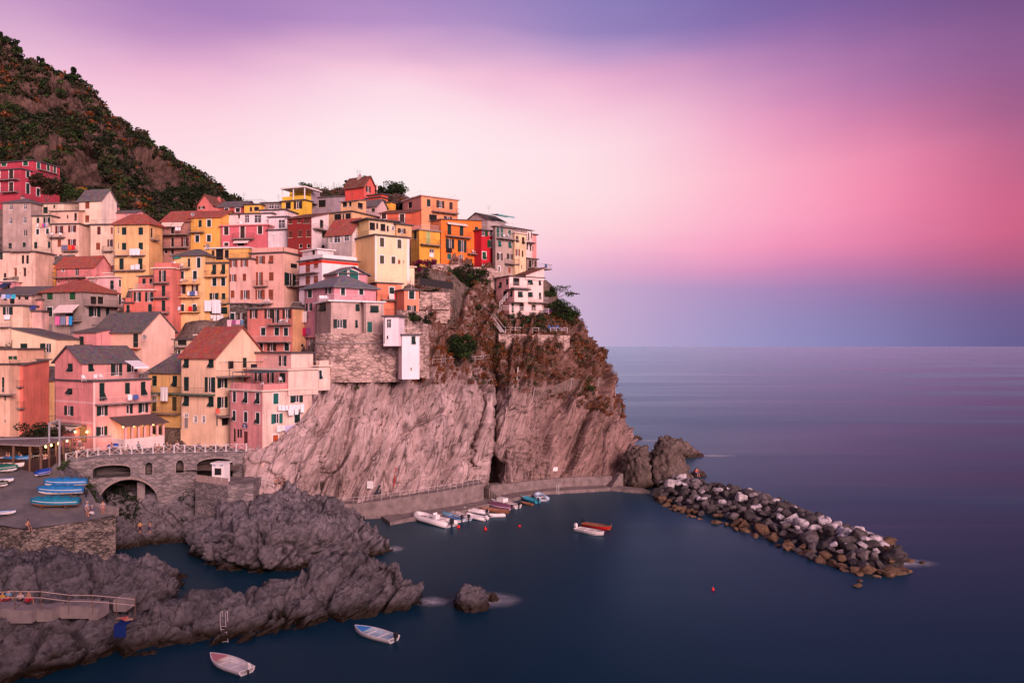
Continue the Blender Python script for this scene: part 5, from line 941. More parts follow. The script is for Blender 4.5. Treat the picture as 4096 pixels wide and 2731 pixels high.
o, GE2 = rocknet('embankment', [[P(*q) for q in r] for r in eb], 110, 130, .5, 2.2, M_CLIFF, SROT, .4, 63, .15, ledge=(-.8,.1,.55)); tag(o, kind='structure', label='striated rock bank below the three storey house')
# kiosk platform
pk = [(781,111.0),(913,107.7),(1013,109.6),(1050,115.6),(781,114.6)]; mb = MB(); mb.slab([Vector((P(u,1900,Y).x, Y, 8.2)) for u, Y in pk], 7.5); t = mb.build('platform', M_BRIDGE); tag(center_origin(t), 'stained stone platform carrying the white kiosk', 'platform')
mb = MB(); a, b = Vector((P(781,0,111).x,111.05,8.2)), Vector((P(913,0,107.7).x,107.75,8.2)); n = 5
for i in range(n):
    p0, p1 = a.lerp(b, i/n+.01), a.lerp(b, (i+1)/n-.01); mb.box(p0, p1-p0, Vector((.03,.06,0)), up*.95)
M_PANEL = plain('frosted_panel', (.42,.30,.27), .3); t = mb.build('parapet', M_PANEL); tag(center_origin(t), 'frosted panel parapet along the kiosk platform edge', 'parapet')
kx = P(884,1917,110.6); root = empty('kiosk', (kx.x, kx.y, 8.2), 'small white ticket kiosk with blue stripe on the platform beside the arch', 'kiosk')
R_ = math.radians(-8); mb = MB(); mb.cbox((kx.x,kx.y,9.5), 1.8, 1.6, 2.6, R_); mb.build('body', M_WHITE, root)
mb = MB(); mb.cbox((kx.x,kx.y,10.88), 2.1, 1.9, .16, R_); mb.build('roof', M_WHITE, root)
fk = lambda lx, lz, w_, h_, m_, nm_, par=root, o_=.83: MB().cbox(Vector((kx.x,kx.y,0))+Matrix.Rotation(R_,3,'Z')@Vector((lx,-o_,lz)), w_, .06, h_, R_).build(nm_, m_, par)
wk = fk(0,9.75,.98,.95,M_WOOD,'window'); fk(0,9.75,.84,.8,M_GLASS,'pane',wk,.85)
M_BLUE = plain('blue_paint', (.05,.12,.42), .5); fk(-.55,10.6,.4,.1,M_BLUE,'stripe'); fk(.5,10.6,.45,.1,M_BLUE,'stripe'); fk(.1,8.9,.35,.2,plain('grey_print', (.35,.36,.42), .6),'poster')
# quay
def ribbon(name, label, outer, inner, zlow, m_):
    mb = MB()
    for i in range(len(outer)-1):
        a, b, c, d = outer[i], outer[i+1], inner[i+1], inner[i]
        mb.quad(a, b, c, d); mb.quad(a, b, Vector((b.x,b.y,zlow)), Vector((a.x,a.y,zlow)))
    for a, d in ((outer[0], inner[0]), (outer[-1], inner[-1])): mb.quad(a, d, Vector((d.x,d.y,zlow)), Vector((a.x,a.y,zlow)))
    o = mb.build(name, m_); tag(o, kind='structure', label=label); return o
M_QUAY = plain('quay_concrete', (.20,.155,.145), .92, var=.35, scale=.9, bmp=.5)
uo = [P(*q) for q in ((1080,1958,120.5),(1160,1985,122.4),(1235,2005,123.2),(1300,2018,123.4),(1450,2012,124.5),(1600,1990,125.6),(1750,1968,129.3),(1850,1950,133),(1935,1934,136.6))]
ui = [q + Vector((-.9,2.9,0)) for q in uo]; ui[-1] = uo[-1] + Vector((-1.4,7,0)); ui[-2] = uo[-2]+Vector((-1,5,0)); ribbon('quay_path', 'raised concrete footpath at the foot of the cliff', uo, ui, -1, M_QUAY)
lo_ = [(1560,2088,.5),(1638,2070,.6),(1740,2058,.7),(1845,2041,.7),(1921,2022,.65),(2000,2003,.6),(2074,1986,.6),(2182,1965,.6),(2327,1957,.6),(2440,1950,.6),(2500,1955,.6),(2600,1963,.6)]
LO = [W(*q) for q in lo_]; LI = [q + Vector((-2,4.5,0)) for q in LO]; LI[-1] = LO[-1]+Vector((-1,3,0)); ribbon('quay', 'low landing quay along the harbour water', LO, LI, -1, M_QUAY)
pw = [P(*q) for q in ((1962,1940,139.6),(2050,1932,143.6),(2150,1920,147),(2250,1911,149.6),(2350,1906,151),(2448,1903,152))]
mb = MB()
for a, b in zip(pw, pw[1:]):
    d = b-a; n = Vector((-d.y,d.x,0)).normalized(); q = [a, b, b+n*.7, a+n*.7]; mb.add([Vector((*x.xy, -.5)) for x in q]+q, [[0,1,5,4],[1,2,6,5],[2,3,7,6],[3,0,4,7],[4,5,6,7]])
t = mb.build('harbour_wall', M_QUAY); tag(center_origin(t), 'long concrete wall between landing quay and cliff', 'wall')
ribbon('quay_path', 'rough footpath behind the concrete harbour wall', [q+Vector((-.3,.8,-.9)) for q in pw], [q+Vector((-1,7,-.9)) for q in pw], -1, M_QUAY)
mb = MB(); a, b = P(1955,1950,138.6), W(2015,2000,.6); 
for i in range(9):
    q = a.lerp(b, i/9); mb.cbox((q.x, q.y, (q.z-1)/2), .8, 1.5, q.z+1.0, .6)
t = mb.build('stairs', M_QUAY); tag(center_origin(t), 'concrete steps from the cliff path down to the landing quay', 'stairs')
mb = MB(); a, b = P(2478,1892,153), P(2440,1948,150)
for i in range(12):
    q = a.lerp(b, i/12); mb.cbox((q.x, q.y, (q.z-1)/2), .7, 1.6, q.z+1.0, .4)
t = mb.build('stairs', M_QUAY); tag(center_origin(t), 'steep steps climbing beside the rock pinnacle at the quay end', 'stairs')
mb = MB()
for a, b in zip(uo[2:], uo[3:]):
    n = 4
    for i in range(n): p = a.lerp(b, i/n); mb.bar(p, p+up*1.0, .025); q = a.lerp(b, (i+1)/n); mb.bar(p+up*1.0, q+up*1.0, .022); mb.bar(p+up*.5, q+up*.5, .018)
t = mb.build('railing', M_RAILW); tag(center_origin(t), 'thin pipe railing along the raised cliff footpath', 'railing')
# bastion masonry under the round corner house
I_ = BAS; z1 = I_['zb']+.35; bt_ = P(1300,1492,129).z
root = empty('bastion', (I_['C'].x, I_['C'].y, bt_), 'rubble stone bastion carrying the grey pink corner house', 'wall')
def prism(mb, plan, z0, z1, flare=0.0):
    c = sum(plan, Vector((0,0,0)))/len(plan); lo = [Vector((p.x+(p.x-c.x)*flare, p.y+(p.y-c.y)*flare, z0)) for p in plan]; hi = [Vector((p.x,p.y,z1)) for p in plan]; mb.loft([lo, hi]); return mb
f1 = BAS['fA']; H1 = [x for x in HOUSE.values() if x['root'] == BAS['root']]
c0 = Vector((P(1262,1340,131).x,131,0)); c1 = Vector((P(1325,0,128.4).x,128.4,0)); c2 = Vector((P(1458,0,129.9).x,129.9,0)); c3 = Vector((P(1594,0,131.2).x,131.2,0))
plan = [Vector((P(1258,0,133.5).x,133.5,0)), Vector((P(1263,0,130.6).x,130.6,0)), Vector((P(1290,0,129.2).x,129.2,0)), Vector((P(1325,0,128.5).x,128.5,0)), Vector((P(1458,0,129.6).x,129.6,0)), Vector((P(1594,0,131).x,131,0)), Vector((P(1594,0,140).x,140,0)), Vector((P(1262,0,140).x,140,0))]
mb = MB(); zb2 = P(1400,1375,129).z; prism(mb, plan, bt_-1.5, zb2, .05); mb.build('lower_wall', M_STONE, root)
mb = MB(); prism(mb, [p*1.0 for p in plan], zb2+.22, P(1400,1333,129).z, 0.0); mb.build('upper_wall', M_STONE, root)
mb = MB(); c = sum(plan, Vector((0,0,0)))/8; prism(mb, [c+(p-c)*1.03 for p in plan], zb2, zb2+.22); mb.build('ledge', M_CONC, root)
# terraces of dry stone on the garden slope
def drywall(label, u0, v0, Y0, u1, v1, Y1, h, m_=None, th=.8):
    a, b = P(u0,v0,Y0), P(u1,v1,Y1); d = b-a; n = Vector((-d.y,d.x,0)).normalized(); mb = MB(); k = max(2, int(d.length/1.2))
    for i in range(k):
        p, q = a.lerp(b, i/k), a.lerp(b, (i+1)/k); j = rw.uniform(-.12,.12)
        mb.box(p-up*h+n*j, q-p, n*th, up*(h+rw.uniform(-.05,.1)))
    t = mb.build('terrace_wall', m_ or M_STONE); tag(center_origin(t), label, 'wall')
drywall('rubble terrace wall below the bougainvillea and the vivid orange house', 1725,1052,160, 1990,1075,166, 4.5)
drywall('rubble terrace wall under the dark planter right of the orange terrace house', 1680,1165,150, 1800,1172,152, 5)
drywall('tall rubble wall with white pipe beside the slim white tower', 1602,1240,137.5, 1712,1250,143, 6)
drywall('stone wall bay beside the white buttress house', 1676,1340,133.2, 1716,1350,135.5, 7)
drywall('long rubble terrace wall under the garden of the cliff villa', 1995,1336,155, 2278,1340,159, 3.2)
drywall('grey block wall of the small terrace with the vine pergola', 1675,1190,149.6, 1800,1192,151.4, 2.2)
drywall('lower rubble wall on the slope under the vine pergola', 1690,1236,150.3, 1790,1240,152, 2.5)
drywall('dark stone retaining wall left of the orange yellow house', 20,1112,158, 140,1100,163, 5, M_STONED)
# ---------------------------------------------------------------- ray helper: drop things onto what is built
def bvh(objs):
    V, Fc = [], []
    for o in objs:
        me = o.data; b0 = len(V); V += [o.matrix_world @ v.co if o.parent is None else v.co for v in me.vertices]; Fc += [[b0+i for i in p.vertices] for p in me.polygons]
    return BVHTree.FromPolygons(V, Fc)
bpy.context.view_layer.update()
STR = [o for o in bpy.data.objects if o.type == 'MESH' and o.parent is None and o.get('kind') == 'structure' and o.name != 'sea']
TREE = bvh(STR)
def hit(u, v):
    d = (P(u,v,1.0)-Vector((0,0,H))).normalized(); h_ = TREE.ray_cast(Vector((0,0,H)), d); return h_[0], h_[1]
_hit0 = hit
def hit(u, v):
    for k in range(14):
        for du, dv in ((0,0),(k*3,0),(-k*3,0),(0,k*3),(0,-k*3)):
            r = _hit0(u+du, v+dv)
            if r[0] is not None: return r
    return (P(u, v, 110), Vector((0,-1,0)))
def ground(x, y, z=80): h_ = TREE.ray_cast(Vector((x,y,z)), Vector((0,0,-1))); return h_[0]
# ================================================================ boats
def boatcol(n, c, r=.45): return plain(n, c, r, 0, .4, .08)
B_WHITE=boatcol('white_hull',(.78,.72,.70)); B_BLUE=boatcol('blue_hull',(.03,.16,.42)); B_CYAN=boatcol('turquoise_hull',(.05,.38,.50)); B_RED=boatcol('red_hull',(.48,.02,.02)); B_WOOD=boatcol('varnished_wood',(.30,.13,.07)); B_PINK=boatcol('pink_deck',(.55,.20,.22)); B_PURP=boatcol('plum_cover',(.16,.05,.10)); B_GREEN=boatcol('green_hull',(.02,.13,.08)); B_SKY=boatcol('pale_blue_hull',(.42,.52,.62)); B_IN=boatcol('boat_interior',(.52,.44,.42)); B_DARK=boatcol('dark_engine',(.02,.02,.025)); B_RUB=boatcol('grey_rubber',(.42,.40,.42))
T_BLUE=plain('blue_tarpaulin',(.015,.16,.38),.55,bmp=.5); T_TEAL=plain('teal_tarpaulin',(.01,.17,.27),.6,bmp=.5); T_NAVY=plain('navy_tarpaulin',(.015,.03,.10),.6,bmp=.5); T_BLACK=plain('black_tarpaulin',(.02,.02,.026),.6,bmp=.5); T_GREEN=plain('green_tarpaulin',(.01,.10,.07),.6,bmp=.5); T_GREY=plain('grey_tarpaulin',(.10,.10,.12),.6,bmp=.5); T_ROYAL=plain('royal_blue_tarpaulin',(.01,.05,.32),.55,bmp=.5); T_OLIVE=plain('olive_tarpaulin',(.035,.045,.03),.7,bmp=.5)
def hullring(t, L, B, D, k=1.0, dz=0.0):
    wd = B/2*(.80+.45*t-.05*t*t if t < .42 else (1-((t-.42)/.58)**2.2)*.98+.0)*k
    if t >= .995: wd = .02
    wd = min(wd, B/2*k); zg = D*(.62+.38*t*t) + dz; zk = -D*.30*(1-max(0,(t-.7)/.3)**2) + D*.35*max(0,(t-.85)/.15); x = (t-.5)*L
    return [(x, s*wd*q, zg+(zk-zg)*p) for s, q, p in ((1,1,0),(1,.96,.35),(1,.72,.75),(1,.0,1),(-1,.72,.75),(-1,.96,.35),(-1,1,0))]
def make_boat(L, B, D, hm, im, rm, label, cat='boat', group=None, motor=True, cover=None, benches=2, deck=None, stripe=None, name='rowing_boat', pole=False):
    root = empty(name, (0,0,0), label, cat, group); ts = [0,.12,.28,.42,.56,.68,.79,.88,.95,1.0]
    mb = MB(); mb.loft([[Vector(p) for p in hullring(t,L,B,D)] for t in ts], close=False, capa=True, capb=False); hull = mb.build('hull', hm, root, smooth=False)
    rim = MB()
    for s in (0, 6):
        pp = [Vector(hullring(t,L,B,D)[s]) for t in ts]; rim.path(pp, .045, 5)
    a, b = hullring(0,L,B,D)[0], hullring(0,L,B,D)[6]; rim.bar(a, b, .045, 5); rim.build('gunwale', rm, root)
    if stripe:
        mb = MB()
        for q0, q1 in ((0,1),(6,5)):
            for t0, t1 in zip(ts, ts[1:]):
                A0, A1, C0_, C1 = [Vector(hullring(t,L,B*1.015,D)[q]) for t, q in ((t0,q0),(t1,q0),(t0,q1),(t1,q1))]; mb.quad(A0, A1, A1.lerp(C1,.7), A0.lerp(C0_,.7))
        mb.build('stripe', stripe, hull)
    if cover is None:
        mb = MB(); fl = []
        for t in ts[:-1]:
            r = hullring(t,L,B,D,.90,-.03); fl.append([Vector(r[0]), Vector((r[0][0], r[0][1]*.8, D*.12)), Vector((r[0][0], -r[0][1]*.8, D*.12)), Vector(r[6])])
        mb.loft(fl, close=False, capa=True); mb.build('interior', im, root)
        for i in range(benches):
            t = .3+.28*i; r = hullring(t,L,B,D,.92); mb = MB(); mb.cbox((r[0][0],0,D*.5), .26, abs(r[0][1])*2, .05); mb.build('thwart', rm, root)
        if deck:
            mb = MB(); pts = [Vector(hullring(t,L,B,D,.95,.015)[0]) for t in (.70,.79,.88,.95,1.0)]; pts2 = [Vector((p.x,-p.y,p.z)) for p in reversed(pts)]; mb.slab(pts+pts2, .04); mb.build('foredeck', deck, root)
    else:
        mb = MB(); rr = []; n = 9
        for k, t in enumerate(np.linspace(-.02, 1.02, 15)):
            tc_ = min(max(t,0),1); r = hullring(tc_,L,B,D); wd = max(abs(r[0][1]), .06)*1.05; zg = r[0][2]; hgt = .34*B*(.55+.45*math.sin(math.pi*min(1,max(0,t))))*(1+.22*math.sin(k*2.3+L)); x = (t-.5)*L
            rr.append([Vector((x, -wd*math.cos(math.pi*i/(n-1)), zg-(.30 if i in (0,n-1) else 0) + hgt*math.sin(math.pi*i/(n-1))**.8 + .03*math.sin(5*i+3*k))) for i in range(n)])
        mb.loft(rr, close=False); mb.build('tarpaulin', cover, root, smooth=True)
    if motor:
        m = MB(); m.cbox((-L/2-.18,0,D*.62+.28), .34,.28,.42); m.ball((-L/2-.18,0,D*.62+.47), .2,.16,.12, 8, 4); mo = m.build('outboard_motor', B_DARK if motor is True else motor, root)
        m = MB(); m.cbox((-L/2-.16,0,D*.25), .14,.1,.8); m.build('motor_leg', B_DARK, mo)
    if pole: mb = MB(); mb.bar((L*.49,0,D*.6), (L*.5,0,D*1.0+.35), .04, 5); mb.build('bow_post', rm, root)
    return root
def make_rib(L, B, label, tube=None, group=None, console=True, motor=B_DARK):
    root = empty('inflatable_boat', (0,0,0), label, 'boat', group); r = .13*B+.05; tube = tube or B_WHITE
    pts = [Vector((-L/2, B/2-r, .32)), Vector((-L*.1, B/2-r, .32)), Vector((L*.2, B/2-r*1.1, .36)), Vector((L*.36, B*.3, .44)), Vector((L*.46, B*.14, .54)), Vector((L*.49, 0, .58))]
    pts = pts + [Vector((p.x,-p.y,p.z)) for p in reversed(pts[:-1])]; rings = []
    for i, p in enumerate(pts):
        d = (pts[min(i+1,len(pts)-1)]-pts[max(i-1,0)]).normalized(); x = d.cross(Vector((0,0,1))).normalized(); y = x.cross(d); rings.append([p + x*r*math.cos(a)+y*r*math.sin(a) for a in np.linspace(0,2*math.pi,9)[:-1]])
    MB().loft(rings).build('tube', tube, root, smooth=True)
    mb = MB(); mb.slab([Vector((p.x,p.y*.9,.2)) for p in pts], .3); mb.build('floor', B_RUB, root)
    if console: mb = MB(); mb.cbox((-L*.08,0,.62), .55,.6,.8); mb.cbox((-L*.05,0,1.1), .1,.55,.25); mb.build('console', B_WHITE, root); mb = MB(); mb.cbox((-L*.25,0,.45), .5,B*.55,.4); mb.build('seat', B_IN, root)
    else: mb = MB(); mb.cbox((-L*.12,0,.42), .28,B*.7,.1); mb.build('seat', B_IN, root)
    if motor:
        m = MB(); m.cbox((-L/2-.1,0,.62), .4,.34,.55); m.ball((-L/2-.1,0,.9), .22,.18,.12, 8, 4); mo = m.build('outboard_motor', motor, root); m = MB(); m.cbox((-L/2-.1,0,.2), .15,.12,.8); m.build('motor_leg', B_DARK, mo)
    return root
def afloat(b, stern, bow, L, hb=.45):
    s, e = W(*stern, .1), W(*bow, hb); d = e-s; m = (s+e)/2; b.location = (m.x, m.y, 0.02); b.rotation_euler = (0,0,math.atan2(d.y,d.x)); k = math.hypot(d.x,d.y)/L; k = min(max(k,.6),1.5); b.scale = (k,)*3
Z6 = lambda x, y: (1600+x*.38265, 1900+y*.38265)
GM = 'boats moored along the landing quay'
b = make_boat(5,1.9,.62,B_WHITE,B_WHITE,B_WHITE,'white open boat with pink trim drifting nearest the bottom edge',deck=B_PINK,stripe=None,motor=B_WHITE); afloat(b,(988,2690),(842,2618),5)
b = make_boat(5,1.9,.62,B_WHITE,B_SKY,B_WHITE,'white open boat with bright blue foredeck drifting off the dark rock ridge',deck=boatcol('blue_deck',(.04,.25,.62)),motor=True); afloat(b,(1577,2562),(1420,2506),5)
b = make_boat(4.6,1.6,.6,B_RED,B_WOOD,B_WOOD,'red wooden boat with dark outboard moored in mid harbour',motor=True,pole=True); afloat(b,Z6(1925,520),Z6(2208,550),4.6)
b = make_boat(4.4,1.6,.55,B_WHITE,B_IN,B_WHITE,'white wooden boat moored side by side with the red one',motor=B_WHITE); afloat(b,Z6(1850,570),Z6(2132,605),4.4)
b = make_rib(6.2,2.2,'big white inflatable boat with console, first in the moored row',group=GM); afloat(b,Z6(535,535),Z6(172,425),6.2)
b = make_boat(4.4,1.6,.6,B_WHITE,B_SKY,B_BLUE,'white boat with turquoise foredeck next to the big inflatable','boat',GM,deck=B_CYAN); afloat(b,Z6(640,482),Z6(442,398),4.4)
b = make_boat(4.4,1.7,.6,B_SKY,B_IN,B_WHITE,'pale blue boat with orange bench in the moored row','boat',GM,motor=True); afloat(b,Z6(712,470),Z6(545,388),4.4)
b = make_rib(4.6,1.8,'slim white inflatable with white cowled motor pointing outward in the moored row',group=GM,console=False,motor=B_WHITE); afloat(b,Z6(900,470),Z6(700,410),4.6)
b = make_rib(5.2,1.9,'white inflatable nearest the quay stones with dark motor',group=GM,console=False); afloat(b,Z6(905,400),Z6(670,348),5.2)
b = make_boat(5.4,1.8,.6,B_WOOD,B_WOOD,B_WOOD,'brown varnished wooden boat in the moored row','boat',GM,motor=False); afloat(b,Z6(1130,392),Z6(838,342),5.4)
b = make_rib(3.4,1.5,'short white rubber dinghy lying across the row end',group=GM,console=False,motor=None); afloat(b,Z6(1098,425),Z6(932,408),3.4)
b = make_boat(5,1.8,.65,B_WHITE,B_IN,B_WHITE,'white boat with plum coloured cover in the moored row','boat',GM,cover=B_PURP,motor=True); afloat(b,Z6(1160,352),Z6(925,303),5)
b = make_boat(6,2.1,.75,B_WHITE,B_IN,B_WHITE,'largest white cabin boat, last in the close moored row','boat',GM,deck=B_WHITE,motor=True); afloat(b,Z6(1235,340),Z6(955,268),6)
mb = MB(); mb.cbox((.5,0,.95), 1.5,1.2,.6); mb.build('cabin', B_WHITE, b)
b = make_boat(5,1.6,.6,B_CYAN,B_CYAN,B_CYAN,'turquoise boat moored apart beyond the main row','boat',GM,motor=True); afloat(b,Z6(1440,285),Z6(1262,218),5)
b = make_boat(3.8,1.5,.5,B_WOOD,B_WOOD,B_WOOD,'small brown boat beside the turquoise one','boat',GM,motor=False); afloat(b,Z6(1385,310),Z6(1262,268),3.8)
b = make_rib(3.2,2.0,'pale blue round rubber dinghy at the end of the moorings',tube=B_SKY,group=GM,console=False,motor=None); afloat(b,Z6(1500,265),Z6(1440,205),3.2)
def buoy(u, v, r, label, shape=0):
    root = empty('mooring_buoy', W(u,v,0), label, 'buoy', 'red mooring buoys'); c = W(u,v,0); mb = MB(); mb.ball(c+Vector((0,0,r*.5)), r, r, r, 10, 6)
    if shape: mb.bar(c+Vector((0,0,r)), c+Vector((0,0,r*2.6)), r*.55, 8, r*.08)
    mb.build('float', plain('buoy_red',(.62,.02,.02),.4), root); mb = MB(); mb.bar(c+Vector((0,0,r*1.4)), c+Vector((0,0,r*1.9)), r*.16, 6); mb.build('ring', B_DARK, root)
for x, y, r, lb, s in ((610,548,.26,'red ball buoy floating off the big inflatable boat',0),(893,572,.24,'red cone topped buoy floating off the slim white inflatable',1),(1250,537,.2,'red buoy floating alone between the moored row and the red boat',0),(507,316,.2,'red float lying by the quay edge behind the moored row',0)): buoy(*Z6(x,y), r, lb, s)
buoy(2852,2360,.17,'faint orange marker float in the open harbour water',1)
# boats on land
def ashore(b, left, right, L, flip=False, lift=.16, z=None):
    p, q = hit(*left)[0], hit(*right)[0]
    d = q-p if not flip else p-q; m = (p+q)/2; b.location = (m.x, m.y, max(p.z,q.z,m.z)+lift); b.rotation_euler = (0,0,math.atan2(d.y,d.x)); k = min(max(math.hypot(d.x,d.y)/L,.6),1.6); b.scale = (k,)*3
def Kp(x, y): return S('K', x, y)
GS_='boats pulled up on the slipway'; 
def cradle(b, L):
    mb = MB(); o = LOC[b.name]
    for x in (-L*.25, L*.25): mb.cbox((x,0,-.22), .18,1.3,.16)
    mb.build('cradle', M_WOOD, b)
for lab, L, B_, hm, cov, l, r, fl in (('boat under a bright blue tarpaulin, farthest of the three at the ramp edge',5.4,1.9,B_WHITE,T_BLUE,(560,640),(1085,640),True),('white hulled boat under blue tarpaulin, middle of the three at the ramp edge',5.4,1.9,B_WHITE,T_BLUE,(480,740),(1040,745),True),('boat under a teal blue tarpaulin hanging to the ground, nearest of the three',5.6,2.1,B_WOOD,T_TEAL,(395,890),(985,905),True),
 ('boat wrapped in royal blue tarpaulin seen bow on beside the mast',3.4,1.9,B_WHITE,T_ROYAL,(500,505),(600,480),False),('boat with royal blue cover in front of the restaurant terrace',5.0,1.8,B_BLUE,T_BLUE,(40,330),(390,325),False),('white boat with dark green tarpaulin at the left edge',5.0,1.8,B_WHITE,T_GREEN,(-190,450),(215,445),False),('white boat with dark cover at the left edge, lowest of the stack',4.0,1.7,B_WHITE,T_OLIVE,(-160,640),(100,635),False)):
    b = make_boat(L,B_,.7,hm,B_IN,B_WHITE,lab,'boat',GS_,cover=cov,motor=False); cradle(b,L); ashore(b, Kp(*l), Kp(*r), L, fl, .34)
b = make_boat(5,1.8,.7,B_WHITE,B_IN,B_WOOD,'white open boat with pinkish interior behind the green covered one','boat',GS_,motor=False); cradle(b,5); ashore(b, Kp(-110,400), Kp(350,400), 5, False, .34)
b = make_boat(5,1.8,.7,B_WHITE,B_IN,B_BLUE,'white boat with blue keel stripe at the left edge','boat',GS_,motor=False,stripe=B_WHITE); cradle(b,5); ashore(b, Kp(-190,590), Kp(170,585), 5, False, .34)
b = make_boat(4.2,1.6,.62,B_WHITE,B_SKY,B_BLUE,'white rowing boat with pale blue inside alone on the lower ramp','boat',GS_,motor=False); cradle(b,4.2); ashore(b, Kp(-60,1025), Kp(140,985), 4.2, False, .34)
GP='boats stored on the harbour square'
def Ip(x, y): return S('I', x, y)
def Jp(x, y): return S('J', x, y)
def onsq(b, l, r, L, flip=False):
    zz = 11.62; p, q = W(*l, zz), W(*r, zz); d = (q-p) if not flip else (p-q); m = (p+q)/2; b.location = (m.x,m.y,zz+.34); b.rotation_euler = (0,0,math.atan2(d.y,d.x)); k = min(max(math.hypot(d.x,d.y)/L,.6),1.4); b.scale = (k,)*3
for lab, L, hm, cov, l, r in (('boat under a royal blue tarpaulin behind the railing',4.6,B_WHITE,T_ROYAL,Ip(1395,1410),Ip(1570,1395)),('boat under a charcoal tarpaulin behind the railing',4.6,B_WHITE,T_GREY,Ip(1560,1395),Ip(1725,1385)),('boat under a black cover in front of the veranda',4.4,B_WHITE,T_BLACK,Ip(1845,1360),Ip(2010,1350)),('boat under a dark cover with white bow near the veranda corner',4.4,B_WHITE,T_BLACK,Jp(90,1310),Jp(265,1295)),('boat under a slate grey tarpaulin in the middle of the square',4.6,B_WHITE,T_GREY,Jp(205,1285),Jp(390,1270)),('boat under an olive green cover below the yellow gabled house',4.8,B_RED,T_OLIVE,Jp(385,1220),Jp(605,1205)),('white boat under a green tarpaulin beside the folded parasols',4.6,B_WHITE,T_GREEN,Jp(565,1255),Jp(745,1240)),('boat with azure blue cover behind the green one',4.2,B_BLUE,T_BLUE,Jp(490,1205),Jp(650,1195))):
    b = make_boat(L,1.8,.7,hm,B_IN,B_WHITE,lab,'boat',GP,cover=cov,motor=False); cradle(b,L); onsq(b,l,r,L)
b = make_boat(4.4,1.6,.6,B_WHITE,B_SKY,B_SKY,'pale boat tilted on its trailer at the left end of the square','boat',GP,motor=False); cradle(b,4.4); onsq(b,Ip(1235,1405),Ip(1400,1390),4.4)
# ================================================================ breakwater
M_BW = {}
for k, c1, c2, dk in (('pale',(.34,.30,.31),(.58,.52,.53),(.07,.06,.06)),('grey',(.085,.07,.07),(.18,.15,.15),(.04,.034,.034)),('dark',(.05,.042,.042),(.095,.08,.08),(.02,.017,.017)),('brown',(.10,.058,.034),(.17,.10,.06),(.04,.024,.016))):
    m, nt, b_ = nm('boulder_'+k, c1, .85, 0, .25); p_ = pos(nt); col = mixc(nt, ramp(nt, noise(nt, p_, .9, 6, .65), [(.38,0),(.6,1)]), c1, c2)
    col = mixc(nt, ramp(nt, noise(nt, p_, 1.7, 7, .7), [(.52,0),(.60,.85)]), col, dk); nt.links.new(col, b_.inputs['Base Color']); bump(nt, b_, noise(nt, p_, 3, 8, .7), .5, .15)
    M_BW[k] = m
rb = random.Random(11)
def boulder_mesh(k):
    bm = bmesh.new(); ax = (1, rb.uniform(.65,.95), rb.uniform(.5,.8))
    for i in range(15):
        v = Vector((rb.gauss(0,1),rb.gauss(0,1),rb.gauss(0,1))).normalized()*rb.uniform(.82,1.05); bm.verts.new((v.x*ax[0],v.y*ax[1],v.z*ax[2]))
    r = bmesh.ops.convex_hull(bm, input=bm.verts); bmesh.ops.delete(bm, geom=[g for g in r['geom_interior'] if isinstance(g, bmesh.types.BMVert)], context='VERTS')
    bmesh.ops.dissolve_limit(bm, angle_limit=math.radians(14), verts=bm.verts, edges=bm.edges)
    bmesh.ops.bevel(bm, geom=list(bm.edges), offset=.045, segments=1, profile=.6, affect='EDGES', clamp_overlap=True)
    bmesh.ops.triangulate(bm, faces=bm.faces); bmesh.ops.subdivide_edges(bm, edges=bm.edges, cuts=1, use_grid_fill=True)
    V = np.array([v.co for v in bm.verts]); d = .07*fbm(V*1.7+k*9, 3, 80+k)
    for v, q in zip(bm.verts, d): v.co *= 1+q
    me = bpy.data.meshes.new('boulder'); bmesh.ops.recalc_face_normals(bm, faces=bm.faces); bm.to_mesh(me); bm.free(); me.polygons.foreach_set('use_smooth', [True]*len(me.polygons)); me.materials.append(M_BW['grey'])
    try: me.set_sharp_from_angle(angle=math.radians(38))
    except Exception: pass
    return me
BME = [boulder_mesh(k) for k in range(10)]
WF = [W(*q, 0) for q in ((2600,1985),(2640,2012),(2720,2055),(2875,2092),(3013,2142),(3187,2212),(3310,2262),(3450,2300),(3560,2305),(3630,2285))]
CRS = [P(*q) for q in ((2660,1925,151),(2730,1918,148),(2830,1930,142.5),(2960,1950,136),(3100,1985,126.5),(3240,2040,116.5),(3340,2085,110.5),(3470,2140,104.5),(3560,2175,101.5),(3600,2225,99))]
for q in CRS: q.z = 0
LABS = dict(pale='pale guano whitened boulder on the crest of the breakwater', grey='grey weathered boulder on the breakwater slope', dark='blackish boulder wedged among others in the breakwater', brown='brown tide stained boulder at the waterline of the breakwater')
placed = []; tries = 0
while len(placed) < 292 and tries < 20000:
    tries += 1; t = rb.random()**.9*(len(WF)-1); i = min(int(t), len(WF)-2); f = t-i; a = WF[i].lerp(WF[i+1], f); c = CRS[i].lerp(CRS[i+1], f); s = rb.uniform(-.03, 1.45)
    w_ = c-a; p = a + w_*s; hgt = 2.5*max(0,(1-abs(s-1)**1.35)) if s < 1 else 2.5*max(0, 1-(s-1)/.75); hgt *= 1-.35*max(0,(t-7)/2)
    r = (rb.uniform(.6,1.05) if rb.random() < .5 else rb.uniform(1.05,1.75))*(1.0+.12*(t/9)); 
    if any((p.x-q[0])**2+(p.y-q[1])**2 < ((r+q[3])*.54)**2 for q in placed): continue
    placed.append((p.x, p.y, hgt-.15*r, r, s, t))
